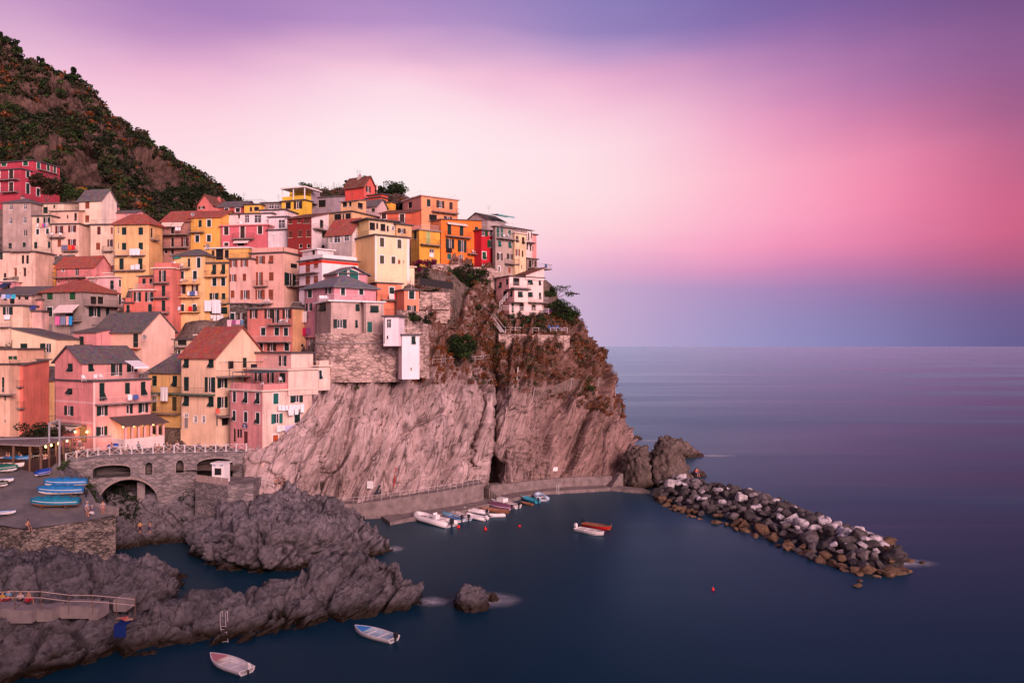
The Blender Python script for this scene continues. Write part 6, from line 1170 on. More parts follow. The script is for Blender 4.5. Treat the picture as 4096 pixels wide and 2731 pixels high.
for k, (x, y, z, r, s, t) in enumerate(placed):
    o = bpy.data.objects.new('boulder', BME[k%10]); COL.objects.link(o); o.location = (x,y,max(z,-.25)+rb.uniform(-.1,.25)); o.scale = (r*rb.uniform(.85,1.25), r*rb.uniform(.8,1.1), r*rb.uniform(.8,1.05)); o.rotation_euler = (rb.uniform(-.5,.5),rb.uniform(-.5,.5),rb.uniform(0,6.28))
    q = rb.random(); kind = 'brown' if (z < .5 and q < .9) or (t > 7.9 and q < .6) else ('pale' if z > 1.2 and q < (.28 if t < 4 else .60) else ('dark' if q > .55 else 'grey'))
    if kind != 'grey': o.material_slots[0].link = 'OBJECT'; o.material_slots[0].material = M_BW[kind]
    tag(o, LABS[kind], 'boulder', 'boulders of the breakwater')
mb = MB(); rr = []
for i in range(len(WF)):
    a, c = WF[i], CRS[i]; w_ = (c-a); rr.append([a+w_*.05+Vector((0,0,-1)), a+w_*.5+Vector((0,0,.6)), c+Vector((0,0,1.3)), a+w_*1.4+Vector((0,0,.5)), a+w_*1.75+Vector((0,0,-1))])
mb.loft(rr, close=False); t = mb.build('rubble_core', M_BW['dark']); tag(t, kind='structure', label='dark rubble filling between the breakwater boulders')
for u, v, r, lb in ((3360,2265,1.0,'lone brown rock off the inner side of the breakwater end'),(3385,2275,.9,'brown rock second from the breakwater end, inner side'),(3597,2283,1.0,'flat pale brown rock awash outside the breakwater tip'),(3640,2243,.7,'dark rock awash right of the breakwater tip'),(3690,2250,.45,'small outermost dark rock right of the breakwater tip'),(3428,2341,.7,'submerged tan rock in front of the breakwater tip'),(3440,2322,.4,'tiny rock breaking the water before the breakwater tip'),(3605,2225,.5,'small dark rock just off the tip boulders')):
    o = bpy.data.objects.new('boulder', BME[int(u)%10]); COL.objects.link(o); c = W(u,v,.1); o.location = c; o.scale = (r*1.2,r,r*.7); o.rotation_euler = (.2,.1,u*.1); o.material_slots[0].link = 'OBJECT'; o.material_slots[0].material = M_BW['brown']; tag(o, lb, 'rock', 'loose rocks round the breakwater tip')
# ================================================================ plants
rng = np.random.default_rng(5)
def leafcloud(C, R, per, size):
    n = len(C); C = np.repeat(C, per, 0); R = np.repeat(R, per, 0); N = n*per
    d = rng.normal(size=(N,3)); d /= np.linalg.norm(d, axis=1, keepdims=True); rad = rng.uniform(.45, 1.05, (N,1))**.6
    p = C + d*R*rad; s = (np.repeat(np.asarray(size).reshape(-1,1), per, 0) if np.ndim(size) else np.full((N,1), size))*rng.uniform(.6,1.4,(N,1))
    nrm = d + .9*rng.normal(size=(N,3)); nrm /= np.linalg.norm(nrm, axis=1, keepdims=True)
    a = np.cross(nrm, rng.normal(size=(N,3))); a /= np.linalg.norm(a, axis=1, keepdims=True); b = np.cross(nrm, a)
    V = np.stack([p-a*s, p-b*s*.55, p+a*s, p+b*s*.55], 1).reshape(-1,3); return V, np.arange(len(V)).reshape(-1,4)
def cloudobj(name, groups, parent=None):   # groups: list of (C, R, per, size, mat)
    Vs, Qs, mi, mats, b0 = [], [], [], [], 0
    for k, (C, R, per, size, m) in enumerate(groups):
        if not len(C): continue
        V, Q = leafcloud(np.asarray(C,float), np.asarray(R,float), per, size); Vs.append(V); Qs.append(Q+b0); b0 += len(V); mi.append(np.full(len(Q), len(mats), np.int32)); mats.append(m)
    V = np.concatenate(Vs); off = LOC.get(parent.name, Vector((0,0,0))) if parent is not None else Vector((0,0,0)); V = V-np.array(off)
    o = npmesh(name, V, np.concatenate(Qs), mats, smooth=False); o.data.polygons.foreach_set('material_index', np.concatenate(mi))
    if parent is not None: o.parent = parent; LOC[o.name] = off
    return o
def shrub(name, label, cat, base, blobs, mats, size=.16, per=90, stems=4, group=None):
    """blobs: (dx,dy,dz,rx,ry,rz) clumps; crown is many leaf sized faces with gaps; stems reach into each clump"""
    base = Vector(base); root = empty(name, base, label, cat, group); C, R = [], []
    for dx,dy,dz,rx,ry,rz in blobs:
        k = max(3, int(5*rx)); 
        for i in range(k): a = rng.normal(size=3)*.5; C.append((base.x+dx+a[0]*rx, base.y+dy+a[1]*ry, base.z+dz+a[2]*rz)); R.append((rx*.5,ry*.5,rz*.45))
    C, R = np.array(C), np.array(R); pick_ = rng.integers(0, len(mats), len(C)); cloudobj('crown', [(C[pick_==i], R[pick_==i], per, size, m) for i, m in enumerate(mats)], root)
    mb = MB()
    for b in blobs[:max(1,stems)]: e = base+Vector((b[0],b[1],b[2])); mid = base.lerp(e,.45)+Vector((.1*b[3],0,.1)); mb.bar(base-Vector((0,0,.3)), mid, .09+.02*b[5], 6, .06); mb.bar(mid, e, .06, 5, .02)
    mb.build('trunk', M_TRUNK, root); return root
def at(u, v): q = hit(u, v)[0]; return q
GD, GG_, GO, GDRY = M_LEAFD, M_LEAFG, M_LEAFO, M_LEAFB
def meadow(name, label, G, n, keepf, rad, per, size, mats, wts, zoff=.3, flat=.6):
    P_ = G.reshape(-1,3); nr, nc = G.shape[:2]; idx = rng.integers(0, len(P_), n*4); p = P_[idx]; k = keepf(p); p = p[k][:n]
    r = rng.uniform(*rad, len(p)); R = np.stack([r, r, r*flat], 1); p = p + np.array([0,0,1])*(r*zoff)[:,None]; c = rng.choice(len(mats), len(p), p=np.array(wts)/sum(wts)); c = np.where(vnoise(p/14.0, 3) > .25, 0, c)
    o = cloudobj(name, [(p[c==i], R[c==i], per, size*np.repeat(1,(c==i).sum()), m) for i, m in enumerate(mats)]); tag(o, kind='stuff', label=label); return o
def px(p): return CU + p[:,0]/p[:,1]*F, CV - (p[:,2]-H)/p[:,1]*F
bare = lambda p, s, sc_, th: fbm(p/sc_, 3, s) < th
meadow('hillside_scrub', 'dark evergreen scrub covering the near mountain spur', GS, 4300, lambda p: bare(p, 5, 16, .45) & ~((px(p)[0] > 190+.16*(px(p)[1]-300)) & (px(p)[0] < 290+.36*(px(p)[1]-330)) & bare(p, 77, 9, .0)) & (px(p)[0] > -40) & (px(p)[1] < 930), (.6,1.9), 40, .42, [GD, GG_, GO, GDRY], [4,3,3.4,.6])
meadow('hillside_scrub', 'low scrub dotting the farther ridge', GF, 5200, lambda p: bare(p, 6, 24, .22) & (px(p)[1] < 900) & (px(p)[0] > 180), (.8,2.2), 30, .55, [GD, GG_, GO, GDRY], [3,3,4,.7])
def garden(p): u, v = px(p); return (v < 1535+np.clip(u-1950,0,600)*.26) & (v > 1030) & bare(p, 9, 5, .22) & (u > 1640)
meadow('cliff_scrub', 'rust brown dry scrub and grass on the upper cliff', GC, 4600, garden, (.25,.95), 34, .15, [GDRY, GO, M_GRASS, GG_], [4,2.6,1.6,1.0], .3, .7)
meadow('cliff_scrub', 'sparse tufts rooted in the cracks of the bare cliff', GC, 120, lambda p: (p[:,2] > 7) & (p[:,2] <= 22) & bare(p, 12, 4, -.15) & (px(p)[1] > 1530), (.15,.4), 30, .10, [GO, GDRY, GG_], [2,2,1], .2, .7)
meadow('village_scrub', 'weeds and bushes between the houses', GV, 420, lambda p: (p[:,2] > 13) & (px(p)[0] < 1240), (.3,.8), 30, .14, [GG_, GD, GO], [3,2,1])
meadow('cliff_scrub', 'rough brown and green growth between the cliff top houses and the garden walls', GV, 900, lambda p: (px(p)[0] > 1640) & (px(p)[0] < 2330) & (px(p)[1] > 1040) & (px(p)[1] < 1345), (.3,1.0), 40, .15, [GDRY, GO, M_GRASS, GG_, GD], [2,3,1.5,2,1], .3, .7)
meadow('bank_ivy', 'green ivy hanging on the bank beside the arch', GE, 130, lambda p: bare(p, 15, 3, .1), (.25,.6), 40, .13, [GG_, GO, GD], [2,2,2], .2, .7)
gul = lambda p: ((px(p)[0] < 560) | (px(p)[0] > 690)) & (p[:,2] > 2.5) & bare(p, 16, 3, .05)
meadow('bank_ivy', 'dark ivy in the gully on both sides of the arch pier', GG, 130, gul, (.25,.7), 42, .14, [GD, GG_, GD], [3,2,2], .3, .8)
# single plants
def pl(name, label, cat, u, v, blobs, mats, **k):
    q = at(u, v); return shrub(name, label, cat, q, blobs, mats, **k)
q = at(1835,1452); shrub('fig_tree','broad green fig tree spreading on the cliff above the path','tree',(q.x,q.y-1.0,q.z),[(0,-.3,3.2,2.4,1.3,1.6),(-2.6,-.2,2.4,1.9,1.1,1.3),(2.4,-.3,2.6,1.9,1.1,1.4),(.6,-1.0,2.0,2.3,1,1.1),(-1,-.4,4.2,1.5,1,1.1),(1.2,-.4,4.6,1.4,1,1.0)],[GG_,GD,GG_,GD],size=.17,per=100)
pl('bougainvillea','magenta bougainvillea tumbling over the wall below the ochre house','bougainvillea',1700,1080,[(0,-.5,1.6,1.5,.8,.9),(1.3,-.5,1.2,1.1,.7,.7),(-1.3,-.4,.9,.9,.6,.8)],[M_MAG,M_MAG,GG_],size=.13,per=120)
pl('bush','green bush under the magenta bougainvillea','bush',1690,1125,[(0,-.4,.8,1.3,.7,.8),(.9,-.4,.3,.9,.6,.6)],[GG_,GD],size=.13)
q = P(1860,1100,162.2); shrub('ivy','thick dark ivy curtain hanging below the vivid orange house','ivy',q,[(dx,-.5-.1*k,.7-.28*abs(dx-.5)*.5-1.5*k,1.35,.55,1.2) for dx in (-3.4,-1.9,-.4,1.1,2.6,4.0) for k in (0,1,2)][:17],[GD,GO,GD,GG_],size=.17,per=90,stems=2)
pl('bougainvillea','purple bougainvillea trained over the villa terrace railing','bougainvillea',2150,1255,[(0,-1.2,.5,1.5,.5,.45),(1.6,-1.2,.3,1.2,.5,.4),(-1.2,-1.0,.8,.6,.4,.6)],[M_PURP,M_PURP,GG_],size=.12,per=90)
pl('bush','rounded conifer like bush in the villa garden, left of the sunbeds','bush',2098,1322,[(0,-.5,1.0,1.0,.8,1.0)],[GG_,GD],size=.11,per=130)
pl('bush','lower green bush between the round bush and the sunbeds','bush',2155,1320,[(0,-.5,.7,1.3,.8,.6)],[GG_,GG_],size=.11,per=110)
pl('bush','tall light green bush at the left end of the villa garden','bush',2012,1312,[(0,-.5,.9,.6,.6,1.1)],[GG_,GG_],size=.11,per=110)
pl('hedge','loose green hedge along the terrace below the villa','hedge',2110,1275,[(-3,-.6,.3,1.3,.6,.7),(-1,-.6,.2,1.4,.6,.8),(1.2,-.6,.2,1.4,.6,.8),(3,-.6,.2,1.3,.6,.8)],[GD,GG_,GO],size=.13,per=90)
q = P(2262,1285,168); shrub('tree','dense green tree at the seaward end of the villa garden','tree',q,[(0,0,1.6,2.3,1.5,1.8),(-1.4,0,3.8,2.1,1.4,1.6),(1.3,0,1.2,1.8,1.3,1.6),(-2.6,.3,6.0,1.6,1.1,1.2),(.4,-.8,3.0,1.6,1.2,1.3)],[GD,GG_,GG_],size=.18,per=110)
pl('bush','dry reddish brown bush beside the dense villa tree','bush',2218,1270,[(0,-.6,.7,1.2,.8,.9)],[GDRY,GO],size=.12,per=90)
pl('tamarisk','wispy windblown tree leaning out to sea behind the villa','tree',2222,1190,[(.6,1,1.6,1.3,.7,.8),(2.0,1,2.3,1.5,.5,.6),(3.6,1,1.0,1.4,.4,.3)],[GO,GG_],size=.12,per=40)
pl('vine','grape vine on the small pergola below the dark planter','vine',1730,1172,[(-1.2,-1,.2,1.3,.6,.35),(1.0,-1,.1,1.3,.6,.35)],[GG_,GG_],size=.13,per=100)
q = P(1660,1268,139.5); shrub('ivy','ivy hanging under the orange terrace house','ivy',q,[(-2.4,-.5,.3,1.1,.5,.7),(-.8,-.6,.3,1.2,.5,.8),(.8,-.6,0,1.2,.5,.9),(2.2,-.5,-.5,1.0,.5,.9)],[GG_,GD],size=.15,per=100,stems=2)
pl('bush','bright green bush clinging below the rockfall net','bush',2370,1560,[(0,-.6,.4,1.2,.6,.6),(-.9,-.5,.6,.9,.5,.5)],[GG_,M_LEAFG],size=.12,per=110)
pl('agave','pale agave rosette on the rock left of the smooth slab','agave',1408,1552,[(0,-.4,.25,.7,.5,.35)],[GO,GG_],size=.2,per=26,stems=1)
pl('agave','blue green agave cluster on the slope under the ivy curtain','agave',1918,1238,[(0,-.4,.3,.9,.5,.5)],[GO,GD],size=.24,per=26,stems=1)
q = P(170,1745,114); shrub('tree','dark bushy tree between the restaurant roof and the pink house','tree',(q.x,q.y,11.4),[(0,0,3.4,2.3,1.8,1.4),(1.8,0,2.6,1.7,1.4,1.2),(-1.2,0,2.4,1.5,1.3,1.0)],[GD,GO,GD],size=.17,per=120)
q = P(185,775,183); shrub('tree','spreading olive brown tree in front of the crimson mansion','tree',(q.x,q.y,60.5),[(0,0,3.5,2.9,2,1.8),(3,0,2.8,2.6,2,1.5),(-2.2,0,4.4,1.9,1.5,1.2)],[GO,GD,GO],size=.24,per=120)
q = P(292,795,182); shrub('bush','yellow flowering bush behind the tall cream tower house','bush',(q.x,q.y,60.5),[(0,0,1.4,2.6,1.4,1.2),(2.2,0,1.4,1.7,1.2,1.0)],[M_YEL,GG_,GG_],size=.2,per=90)
for u, v, Y, s, lb in ((1455,735,205,1.0,'dark shrub right of the spire house on the skyline'),(1560,760,200,1.5,'rounded leafy tree on the skyline left of the roof deck house'),(1500,752,203,.9,'small spiky shrub on the skyline between two trees'),(1395,725,204,.8,'dark shrub left of the spire house chimney'),(1225,748,203,.9,'low dark bush on the skyline behind the pergola house')):
    q = P(u, v+28, Y); shrub('skyline_shrub', lb, 'shrub', q, [(0,0,1.5*s,2.0*s,1.2,1.2*s),(1.4*s,0,1.1*s,1.4*s,1,.9*s)], [GD,GG_], size=.22, per=90, group='shrubs along the hilltop skyline')
# garden ridge behind the top houses with vine stakes
rd = [[(1190,830,196),(1260,800,196),(1330,800,197),(1400,805,198),(1500,800,198),(1600,810,195),(1660,830,190)],[(1190,785,200),(1260,768,200),(1330,772,201),(1400,770,202),(1500,775,202),(1600,785,199),(1660,810,194)],[(1190,790,214),(1260,780,214),(1330,780,214),(1400,780,214),(1500,780,214),(1600,795,210),(1660,820,205)],[(1190,900,220),(1260,900,220),(1330,900,220),(1400,900,220),(1500,900,220),(1600,900,215),(1660,900,210)]]
o, GT = rocknet('hilltop_garden', [[P(*q) for q in r] for r in rd], 40, 80, .5, 3, M_HILL, seed=66); tag(o, kind='structure', label='overgrown garden ridge behind the topmost houses')
meadow('hilltop_weeds', 'brown and green weeds on the hilltop garden', GT, 150, lambda p: p[:,2] > 58, (.5,1.1), 40, .25, [GO, GD, GG_, GDRY], [3,3,2,1.5])
for i in range(22):
    u = 1225 + i*7.6; q = P(u, 772, 201+rw.uniform(-1,2)); mb = MB(); h_ = rw.uniform(1.6,3.0); mb.bar(q-Vector((0,0,.6)), q+Vector((rw.uniform(-.15,.15),0,h_)), .05, 5, .035); t = mb.build('vine_stake', M_WOOD); tag(center_origin(t), 'thin wooden vine stake on the hilltop garden skyline', 'stake', 'vine stakes on the hilltop')
for u, v, Y, s, lb in ((70,205,258,1.3,'crooked pine standing out on the mountain skyline, left of the second one'),(5,165,262,1.5,'dense dark tree on the mountain skyline at the left edge'),(170,262,252,1.2,'slim pine on the mountain skyline right of the crooked one'),(290,318,246,1.5,'dark tree crowning the rock outcrop of the spur')):
    q = P(u, v+10, Y); shrub('pine_tree', lb, 'tree', q, [(0,0,1.6*s,.9*s,.8*s,1.1*s),(.5*s,0,.8*s,.8*s,.7*s,.6*s),(-.5*s,0,.6*s,.8*s,.7*s,.5*s)], [GD,GD,GG_], size=.35, per=80, group='trees on the mountain skyline')
# ================================================================ people
def skin_mesh(nodes, edges, name):
    me = bpy.data.meshes.new(name); me.from_pydata([n[:3] for n in nodes], [], []); me = bpy.data.meshes.new(name); me.from_pydata([n[:3] for n in nodes], edges, [])
    o = bpy.data.objects.new('tmp_skin', me); COL.objects.link(o); m = o.modifiers.new('s', 'SKIN'); m.use_smooth_shade = True; m.branch_smoothing = .6
    if not me.skin_vertices: bpy.context.view_layer.objects.active = o; bpy.ops.mesh.customdata_skin_add()
    for i, n in enumerate(nodes): v = me.skin_vertices[0].data[i]; v.radius = (n[3], n[3]); v.use_root = (i == 0)
    sb = o.modifiers.new('d', 'SUBSURF'); sb.levels = sb.render_levels = 1
    dg = bpy.context.evaluated_depsgraph_get(); r = bpy.data.meshes.new_from_object(o.evaluated_get(dg)); r.name = name; bpy.data.objects.remove(o); return r
def skeleton(pose):
    N, E = [], []
    def add(p, r, par=None): N.append((*p, r)); k = len(N)-1; (E.append((par, k)) if par is not None else None); return k
    ph = {'stand':.94,'lean':.92,'sit':.52,'lie':.12}[pose]
    if pose == 'lie': sp = [(0,0,.13),(0,-.25,.14),(0,-.45,.15)]; nk, h0, h1 = (0,-.6,.15), (0,-.7,.16), (0,-.82,.17)
    else:
        f = {'stand':0,'lean':-.16,'sit':-.05}[pose]; sp = [(0,0,ph),(0,f*.5,ph+.22),(0,f,ph+.42)]; nk, h0, h1 = (0,f*1.2,ph+.55), (0,f*1.3-.02,ph+.63), (0,f*1.3-.03,ph+.74)
    a = add(sp[0],.125); b = add(sp[1],.115,a); c = add(sp[2],.135,b); n = add(nk,.055,c); h = add(h0,.078,n); t = add(h1,.085,h)
    add((h0[0], h0[1]-.10 if pose != 'lie' else h0[1], h0[2]+.03 if pose != 'lie' else h0[2]+.1),.02,h)
    for s in (-1,1):
        sh = sp[2]
        if pose == 'lie': j = [(s*.19,-.42,.14),(s*.3,-.2,.1),(s*.22,-.02,.1),(s*.2,.06,.1)]; l = [(s*.09,.08,.12),(s*.12,.45,.2),(s*.12,.85,.08),(s*.12,.92,.18)]
        elif pose == 'sit': j = [(s*.19,sh[1],sh[2]),(s*.25,-.02,.70),(s*.17,-.26,.62),(s*.14,-.34,.61)]; l = [(s*.09,-.02,.50),(s*.13,-.42,.50),(s*.13,-.44,.09),(s*.13,-.56,.04)]
        elif pose == 'lean': j = [(s*.19,sh[1],sh[2]),(s*.24,-.34,1.12),(s*.12,-.5,1.12),(s*.06,-.56,1.12)]; l = [(s*.09,0,.88),(s*.1,-.01,.48),(s*.11,.03,.08),(s*.12,-.12,.04)]
        else: j = [(s*.19,0,sh[2]),(s*.25,.02,1.1),(s*.26,-.06,.86),(s*.26,-.08,.78)]; l = [(s*.09,0,.9),(s*.1,-.02,.49),(s*.11,.02,.08),(s*.12,-.13,.04)]
        q = add(j[0],.062,c); q = add(j[1],.043,q); q = add(j[2],.032,q); q = add(j[3],.034,q)
        d = Vector(j[3])-Vector(j[2]); d.normalize(); x = d.cross(Vector((0,0,1)) if abs(d.z) < .9 else Vector((0,1,0))).normalized()
        for k in range(4): p = Vector(j[3])+d*(.075+(.012 if k in (1,2) else 0))+x*(.018*(k-1.5))+Vector((0,-.01,0)); add(tuple(p),.009,q)
        add(tuple(Vector(j[3])+x*.045+d*.02),.010,q)
        q = add(l[0],.088,a); q = add(l[1],.058,q); q = add(l[2],.040,q); add(l[3],.036,q)
    return N, E
POSE = {}
def cloth_part(N, E, ids, k, name):
    idx = {i: j for j, i in enumerate(ids)}; return skin_mesh([(*N[i][:3], N[i][3]*k) for i in ids], [(idx[a], idx[b]) for a, b in E if a in idx and b in idx], name)
for ps in ('stand','lean','sit','lie'):
    N, E = skeleton(ps); POSE[ps] = (skin_mesh(N, E, 'person_body'), cloth_part(N, E, [1,2,7,8,20,21], 1.36, 'shirt'), cloth_part(N, E, [0,16,17,29,30], 1.3, 'trousers'), N)
def fabric(c): return plain('fabric', c, .85, 0, .2, .08)
HAIRS = [plain('dark_hair',(.02,.013,.01),.7), plain('brown_hair',(.09,.045,.02),.7), plain('fair_hair',(.35,.22,.10),.7)]
def person(loc, rz, pose, shirt, trousers, label, hair=0, hat=None, group=None, z=0, bare=False):
    b, sh, tr, N = POSE[pose]; root = empty('person', loc, label, 'person', group); root.rotation_euler = (0,0,rz)
    def child(nm_, me, m):
        o = bpy.data.objects.new(nm_, me); COL.objects.link(o); o.parent = root
        if not me.materials: me.materials.append(m)
        o.material_slots[0].link = 'OBJECT'; o.material_slots[0].material = m; return o
    child('body', b, M_SKIN)
    if shirt: child('shirt', sh, fabric(shirt))
    child('trousers', tr, fabric(trousers))
    h = Vector(N[5][:3]); mb = MB(); mb.ball(h+Vector((0,.012,.03)) if pose != 'lie' else h, .098,.10,.085, 10, 6); o = mb.build('hair', HAIRS[hair]); o.parent = root
    if hat: mb = MB(); mb.ball(h+Vector((0,0,.07)), .105,.105,.06, 10, 5); mb.slab([h+Vector((.17*math.cos(t),.17*math.sin(t),.07)) for t in np.linspace(0,6.28,11)[:-1]], .015); o = mb.build('hat', fabric(hat)); o.parent = root
    return root
GRP='people along the square railing'
def on_sq(x, y, c='I'): u, v = S(c, x, y); return W(u, v, 11.62)
def person_sq(c, x, y, rz, pose, *a, **k):
    u, v = S(c, x, y); fx = W(u, v, 11.62); s = max(0, min(L_[-1]-.3, (fx.x-RP[0].x)/(RP[-1].x-RP[0].x)*L_[-1])); q = along(s); person((q.x, q.y+k.pop('off',.5), 11.62), rz, pose, *a, **k)
T1=(.75,.7,.68)
for c, x, y, rz, ps, sh, tr, lb, kw in (('K',985,250,.2,'sit',T1,(.1,.1,.12),'person in white cap sitting at the left end of the railing',dict(hat=T1)),('K',1120,220,-.3,'sit',None,(.1,.05,.1),'bare shouldered person seated low behind the railing near its left end',{}),('K',1205,210,0,'lean',T1,(.15,.12,.12),'person in white leaning on the railing beside the tilted pale boat',{}),
 ('I',1600,1440,0,'lean',None,(.05,.05,.08),'bare chested person behind the railing in front of the charcoal covered boat',{}),('I',1765,1420,.3,'sit',(.72,.28,.03),(.1,.1,.1),'person in orange shirt sitting behind the railing',{}),('I',1830,1420,-.2,'sit',T1,(.1,.1,.15),'person in white shirt next to the one in orange',{}),('I',1960,1415,0,'lean',(.03,.35,.45),(.1,.1,.1),'person in turquoise shirt leaning on the railing by the black covered boat',{}),
 ('J',330,1390,.2,'sit',(.35,.06,.05),(.08,.06,.06),'person in dark red top behind the middle of the railing',{}),('J',372,1390,-.2,'sit',None,(.1,.08,.08),'shirtless person beside the one in dark red top',{}),('J',515,1360,.1,'sit',None,(.2,.1,.1),'tanned person seated left of the yellow flowers',{}),('J',555,1360,0,'lean',(.16,.15,.17),(.1,.1,.1),'person in grey shirt between two seated people',{}),('J',600,1355,-.2,'sit',(.28,.1,.07),(.1,.1,.1),'person in brown red top right of the one in grey',{}),('J',705,1345,0,'lean',T1,(.6,.5,.5),'person all in white leaning on the railing',{}),('J',800,1335,.2,'sit',(.2,.17,.18),(.1,.1,.1),'person in dark grey sitting near the folded parasols',{}),('J',1000,1320,0,'sit',(.05,.15,.35),(.1,.1,.1),'person with straw hat and blue shirt at the right end of the railing',dict(hat=(.5,.35,.2)))):
    person_sq(c, x, y, rz, ps, sh, tr, lb, group=GRP, hair=rw.randint(0,2), **kw)
for c, x, y, rz, ps, sh, tr, lb in (('I',1003,1405,.5,'stand',T1,(.18,.17,.2),'tall person in white shirt standing before the pink house door'),('I',1108,1405,2.6,'stand',(.02,.14,.4),(.35,.2,.15),'person in blue shirt standing by the pink house corner'),('I',935,1395,1.5,'stand',(.04,.04,.06),(.08,.08,.1),'person in dark clothes in the doorway shade of the pink house')):
    u, v = S(c, x, y); q = hit(u, v)[0]; q = q if abs(q.z-11.6) < 1.6 else W(u, v, 11.62); person(q, rz, ps, sh, tr, lb, hair=rw.randint(0,2))
def put_person(u, v, rz, pose, sh, tr, lb, dz=0, **k):
    q = hit(u, v)[0]; return person((q.x, q.y, q.z+dz), rz, pose, sh, tr, lb, **k)
put_person(*Kp(572,345), .3,'stand',(.62,.45,.45),(.5,.35,.35),'person in pale pink walking at the foot of the mast'); put_person(*Kp(708,310), 2,'stand',(.55,.05,.07),(.3,.05,.06),'person in red at the top of the ramp behind the mast')
put_person(*Kp(1092,985), 1.2,'stand',(.25,.4,.55),(.3,.2,.2),'person in light blue and white cap standing at the bench wall',hat=T1)
put_person(*Kp(1165,990), -1.0,'sit',(.03,.10,.32),(.72,.68,.68),'person in blue shirt and white trousers sitting on the bench wall',hat=T1,dz=.02); put_person(*Kp(1290,965), .4,'stand',(.45,.38,.40),(.4,.2,.18),'person in grey shirt standing at the corner of the bench wall')
put_person(*Kp(345,1120), 1.2,'sit',None,(.05,.04,.05),'person with dark hair sitting on the edge above the sea wall',dz=-.45)
put_person(*Kp(1757,1205), .6,'stand',(.72,.36,.02),(.05,.03,.05),'person in yellow shirt standing on the gully rocks'); put_person(*Kp(1880,1205), -.6,'stand',None,(.03,.05,.16),'person in navy swim trunks standing on the gully rocks')
for u, v, sh, tr, lb in ((8,2418,(.72,.36,.02),(.4,.05,.05),'person in yellow shirt sitting on the concrete steps at the left edge'),(32,2410,(.08,.38,.62),(.4,.04,.05),'person in light blue shirt sitting on the concrete steps'),(80,2418,(.6,.5,.5),(.05,.04,.05),'person in pale vest with long dark hair on the concrete steps'),(112,2416,None,(.5,.03,.05),'bare backed person in red shorts on the concrete steps')): put_person(u, v, math.pi+rw.uniform(-.3,.3),'sit',sh,tr,lb,dz=-.1)
for u, v, sh, rz, lb in ((L_x, L_y, s_, r_, lb_) for (L_x, L_y), s_, r_, lb_ in ((S('L',1415,770),None,1.2,'bather sitting left at the rock table beside the cliff path'),(S('L',1470,765),(.4,.2,.2),-1.2,'bather sitting right at the rock table beside the cliff path'),(S('L',1530,745),(.08,.04,.06),-.8,'person in dark top standing by the rock table'))): put_person(u, v, rz,'sit',sh,(.1,.08,.1),lb,hair=1)
put_person(2786,1921, .4,'sit',(.5,.05,.06),(.05,.06,.25),'lone person in red sitting on the breakwater boulders under the rock stack',dz=.5)
# ================================================================ laundry and terrace life
HL = {}
for k_, i_ in HOUSE.items(): HL[i_['root']['label']] = i_
def HF(sub):
    for k_, i_ in HL.items():
        if sub in k_: return i_
    raise KeyError(sub)
CW=M_CLOTHW; cl_ = lambda c: plain('dyed_cotton', c, .9, 0, .1, .1)
def cloth(sub, face, crop, x0, x1, y0, y1, d, col, label, group=None, name='laundry', sway=.1):
    f = HF(sub)['f'+face]; f.crop = crop; (a, z1), (b, _) = f.pt(x0, y0), f.pt(x1, y0); z1 = f.pt((x0+x1)/2, y0)[1]; z0 = f.pt((x0+x1)/2, y1)[1]; mb = MB(); n = 9; ph = rw.random()*6
    g = [[f.at(a+(b-a)*i/n, z1-(z1-z0)*j/5, d+sway*(j/5)*(.6*math.sin(i*1.7+ph)+.5)+.02*math.sin(i*2.9)) for i in range(n+1)] for j in range(6)]
    for j in range(5):
        for i in range(n): mb.quad(g[j][i], g[j][i+1], g[j+1][i+1], g[j+1][i])
    mb.bar(g[0][0], g[0][-1], .012, 4); o = mb.build(name, col if not isinstance(col, tuple) else cl_(col)); tag(center_origin(o), label, 'laundry', group); return o
TW='towels hanging on the large grey house'; g='large grey plaster house'
for x0,x1,c,lb in ((755,812,(.72,.16,.36),'magenta towel hanging under the white awning of the grey house'),(822,884,(.20,.24,.36),'grey blue striped towel between magenta and pink towels'),(890,925,(.75,.42,.42),'pink and white towel beside the bright blue one'),(927,974,(.03,.30,.62),'bright blue towel with a pale round emblem on the grey house')): cloth(g,'A','B',x0,x1,835,940,1.08,c,lb,TW)
cloth('yellow house with red hip roof','A','A',1662,1795,1245,1325,.98,CW,'white sheet over the right upper balcony of the yellow hip roofed house'); cloth('yellow house with red hip roof','A','A',1675,1728,1450,1505,.98,CW,'white towel on the long lower balcony of the yellow hip roofed house'); cloth('yellow house with red hip roof','A','A',1735,1790,1440,1505,.98,CW,'slanting white cloth at the right end of that long lower balcony')
for x0,x1,c,lb in ((808,890,(.16,.15,.24),'dark grey blue cloth on the peach house balcony'),(893,935,(.78,.10,.02),'orange red cloth on the peach house balcony'),(937,978,(.60,.02,.04),'red cloth at the right end of the peach house balcony')): cloth('peach house with red brown','A','A',x0,x1,1200,1258,.98,c,lb,'cloths on the peach house balcony')
for x0,x1,c,lb in ((475,500,T1,'white garment on the line of the pale cream house'),(510,540,(.62,.32,.22),'orange garment on the line of the pale cream house'),(545,562,(.62,.06,.30),'pink garment on the line of the pale cream house'),(566,582,(.05,.12,.45),'blue garment on the line of the pale cream house'),(585,612,(.55,.45,.5),'greyish garment on the line of the pale cream house')): cloth('pale cream house with green','A','A',x0,x1,925,970,.3,c,lb,'washing line of the pale cream house')
cloth('narrow yellow house','A','D',712,808,165,298,.9,CW,'big white bed sheet on the left of the narrow yellow house','bed sheets on the narrow yellow house'); cloth('narrow yellow house','A','D',812,926,160,325,.95,CW,'longer white bed sheet on the right of the narrow yellow house','bed sheets on the narrow yellow house')
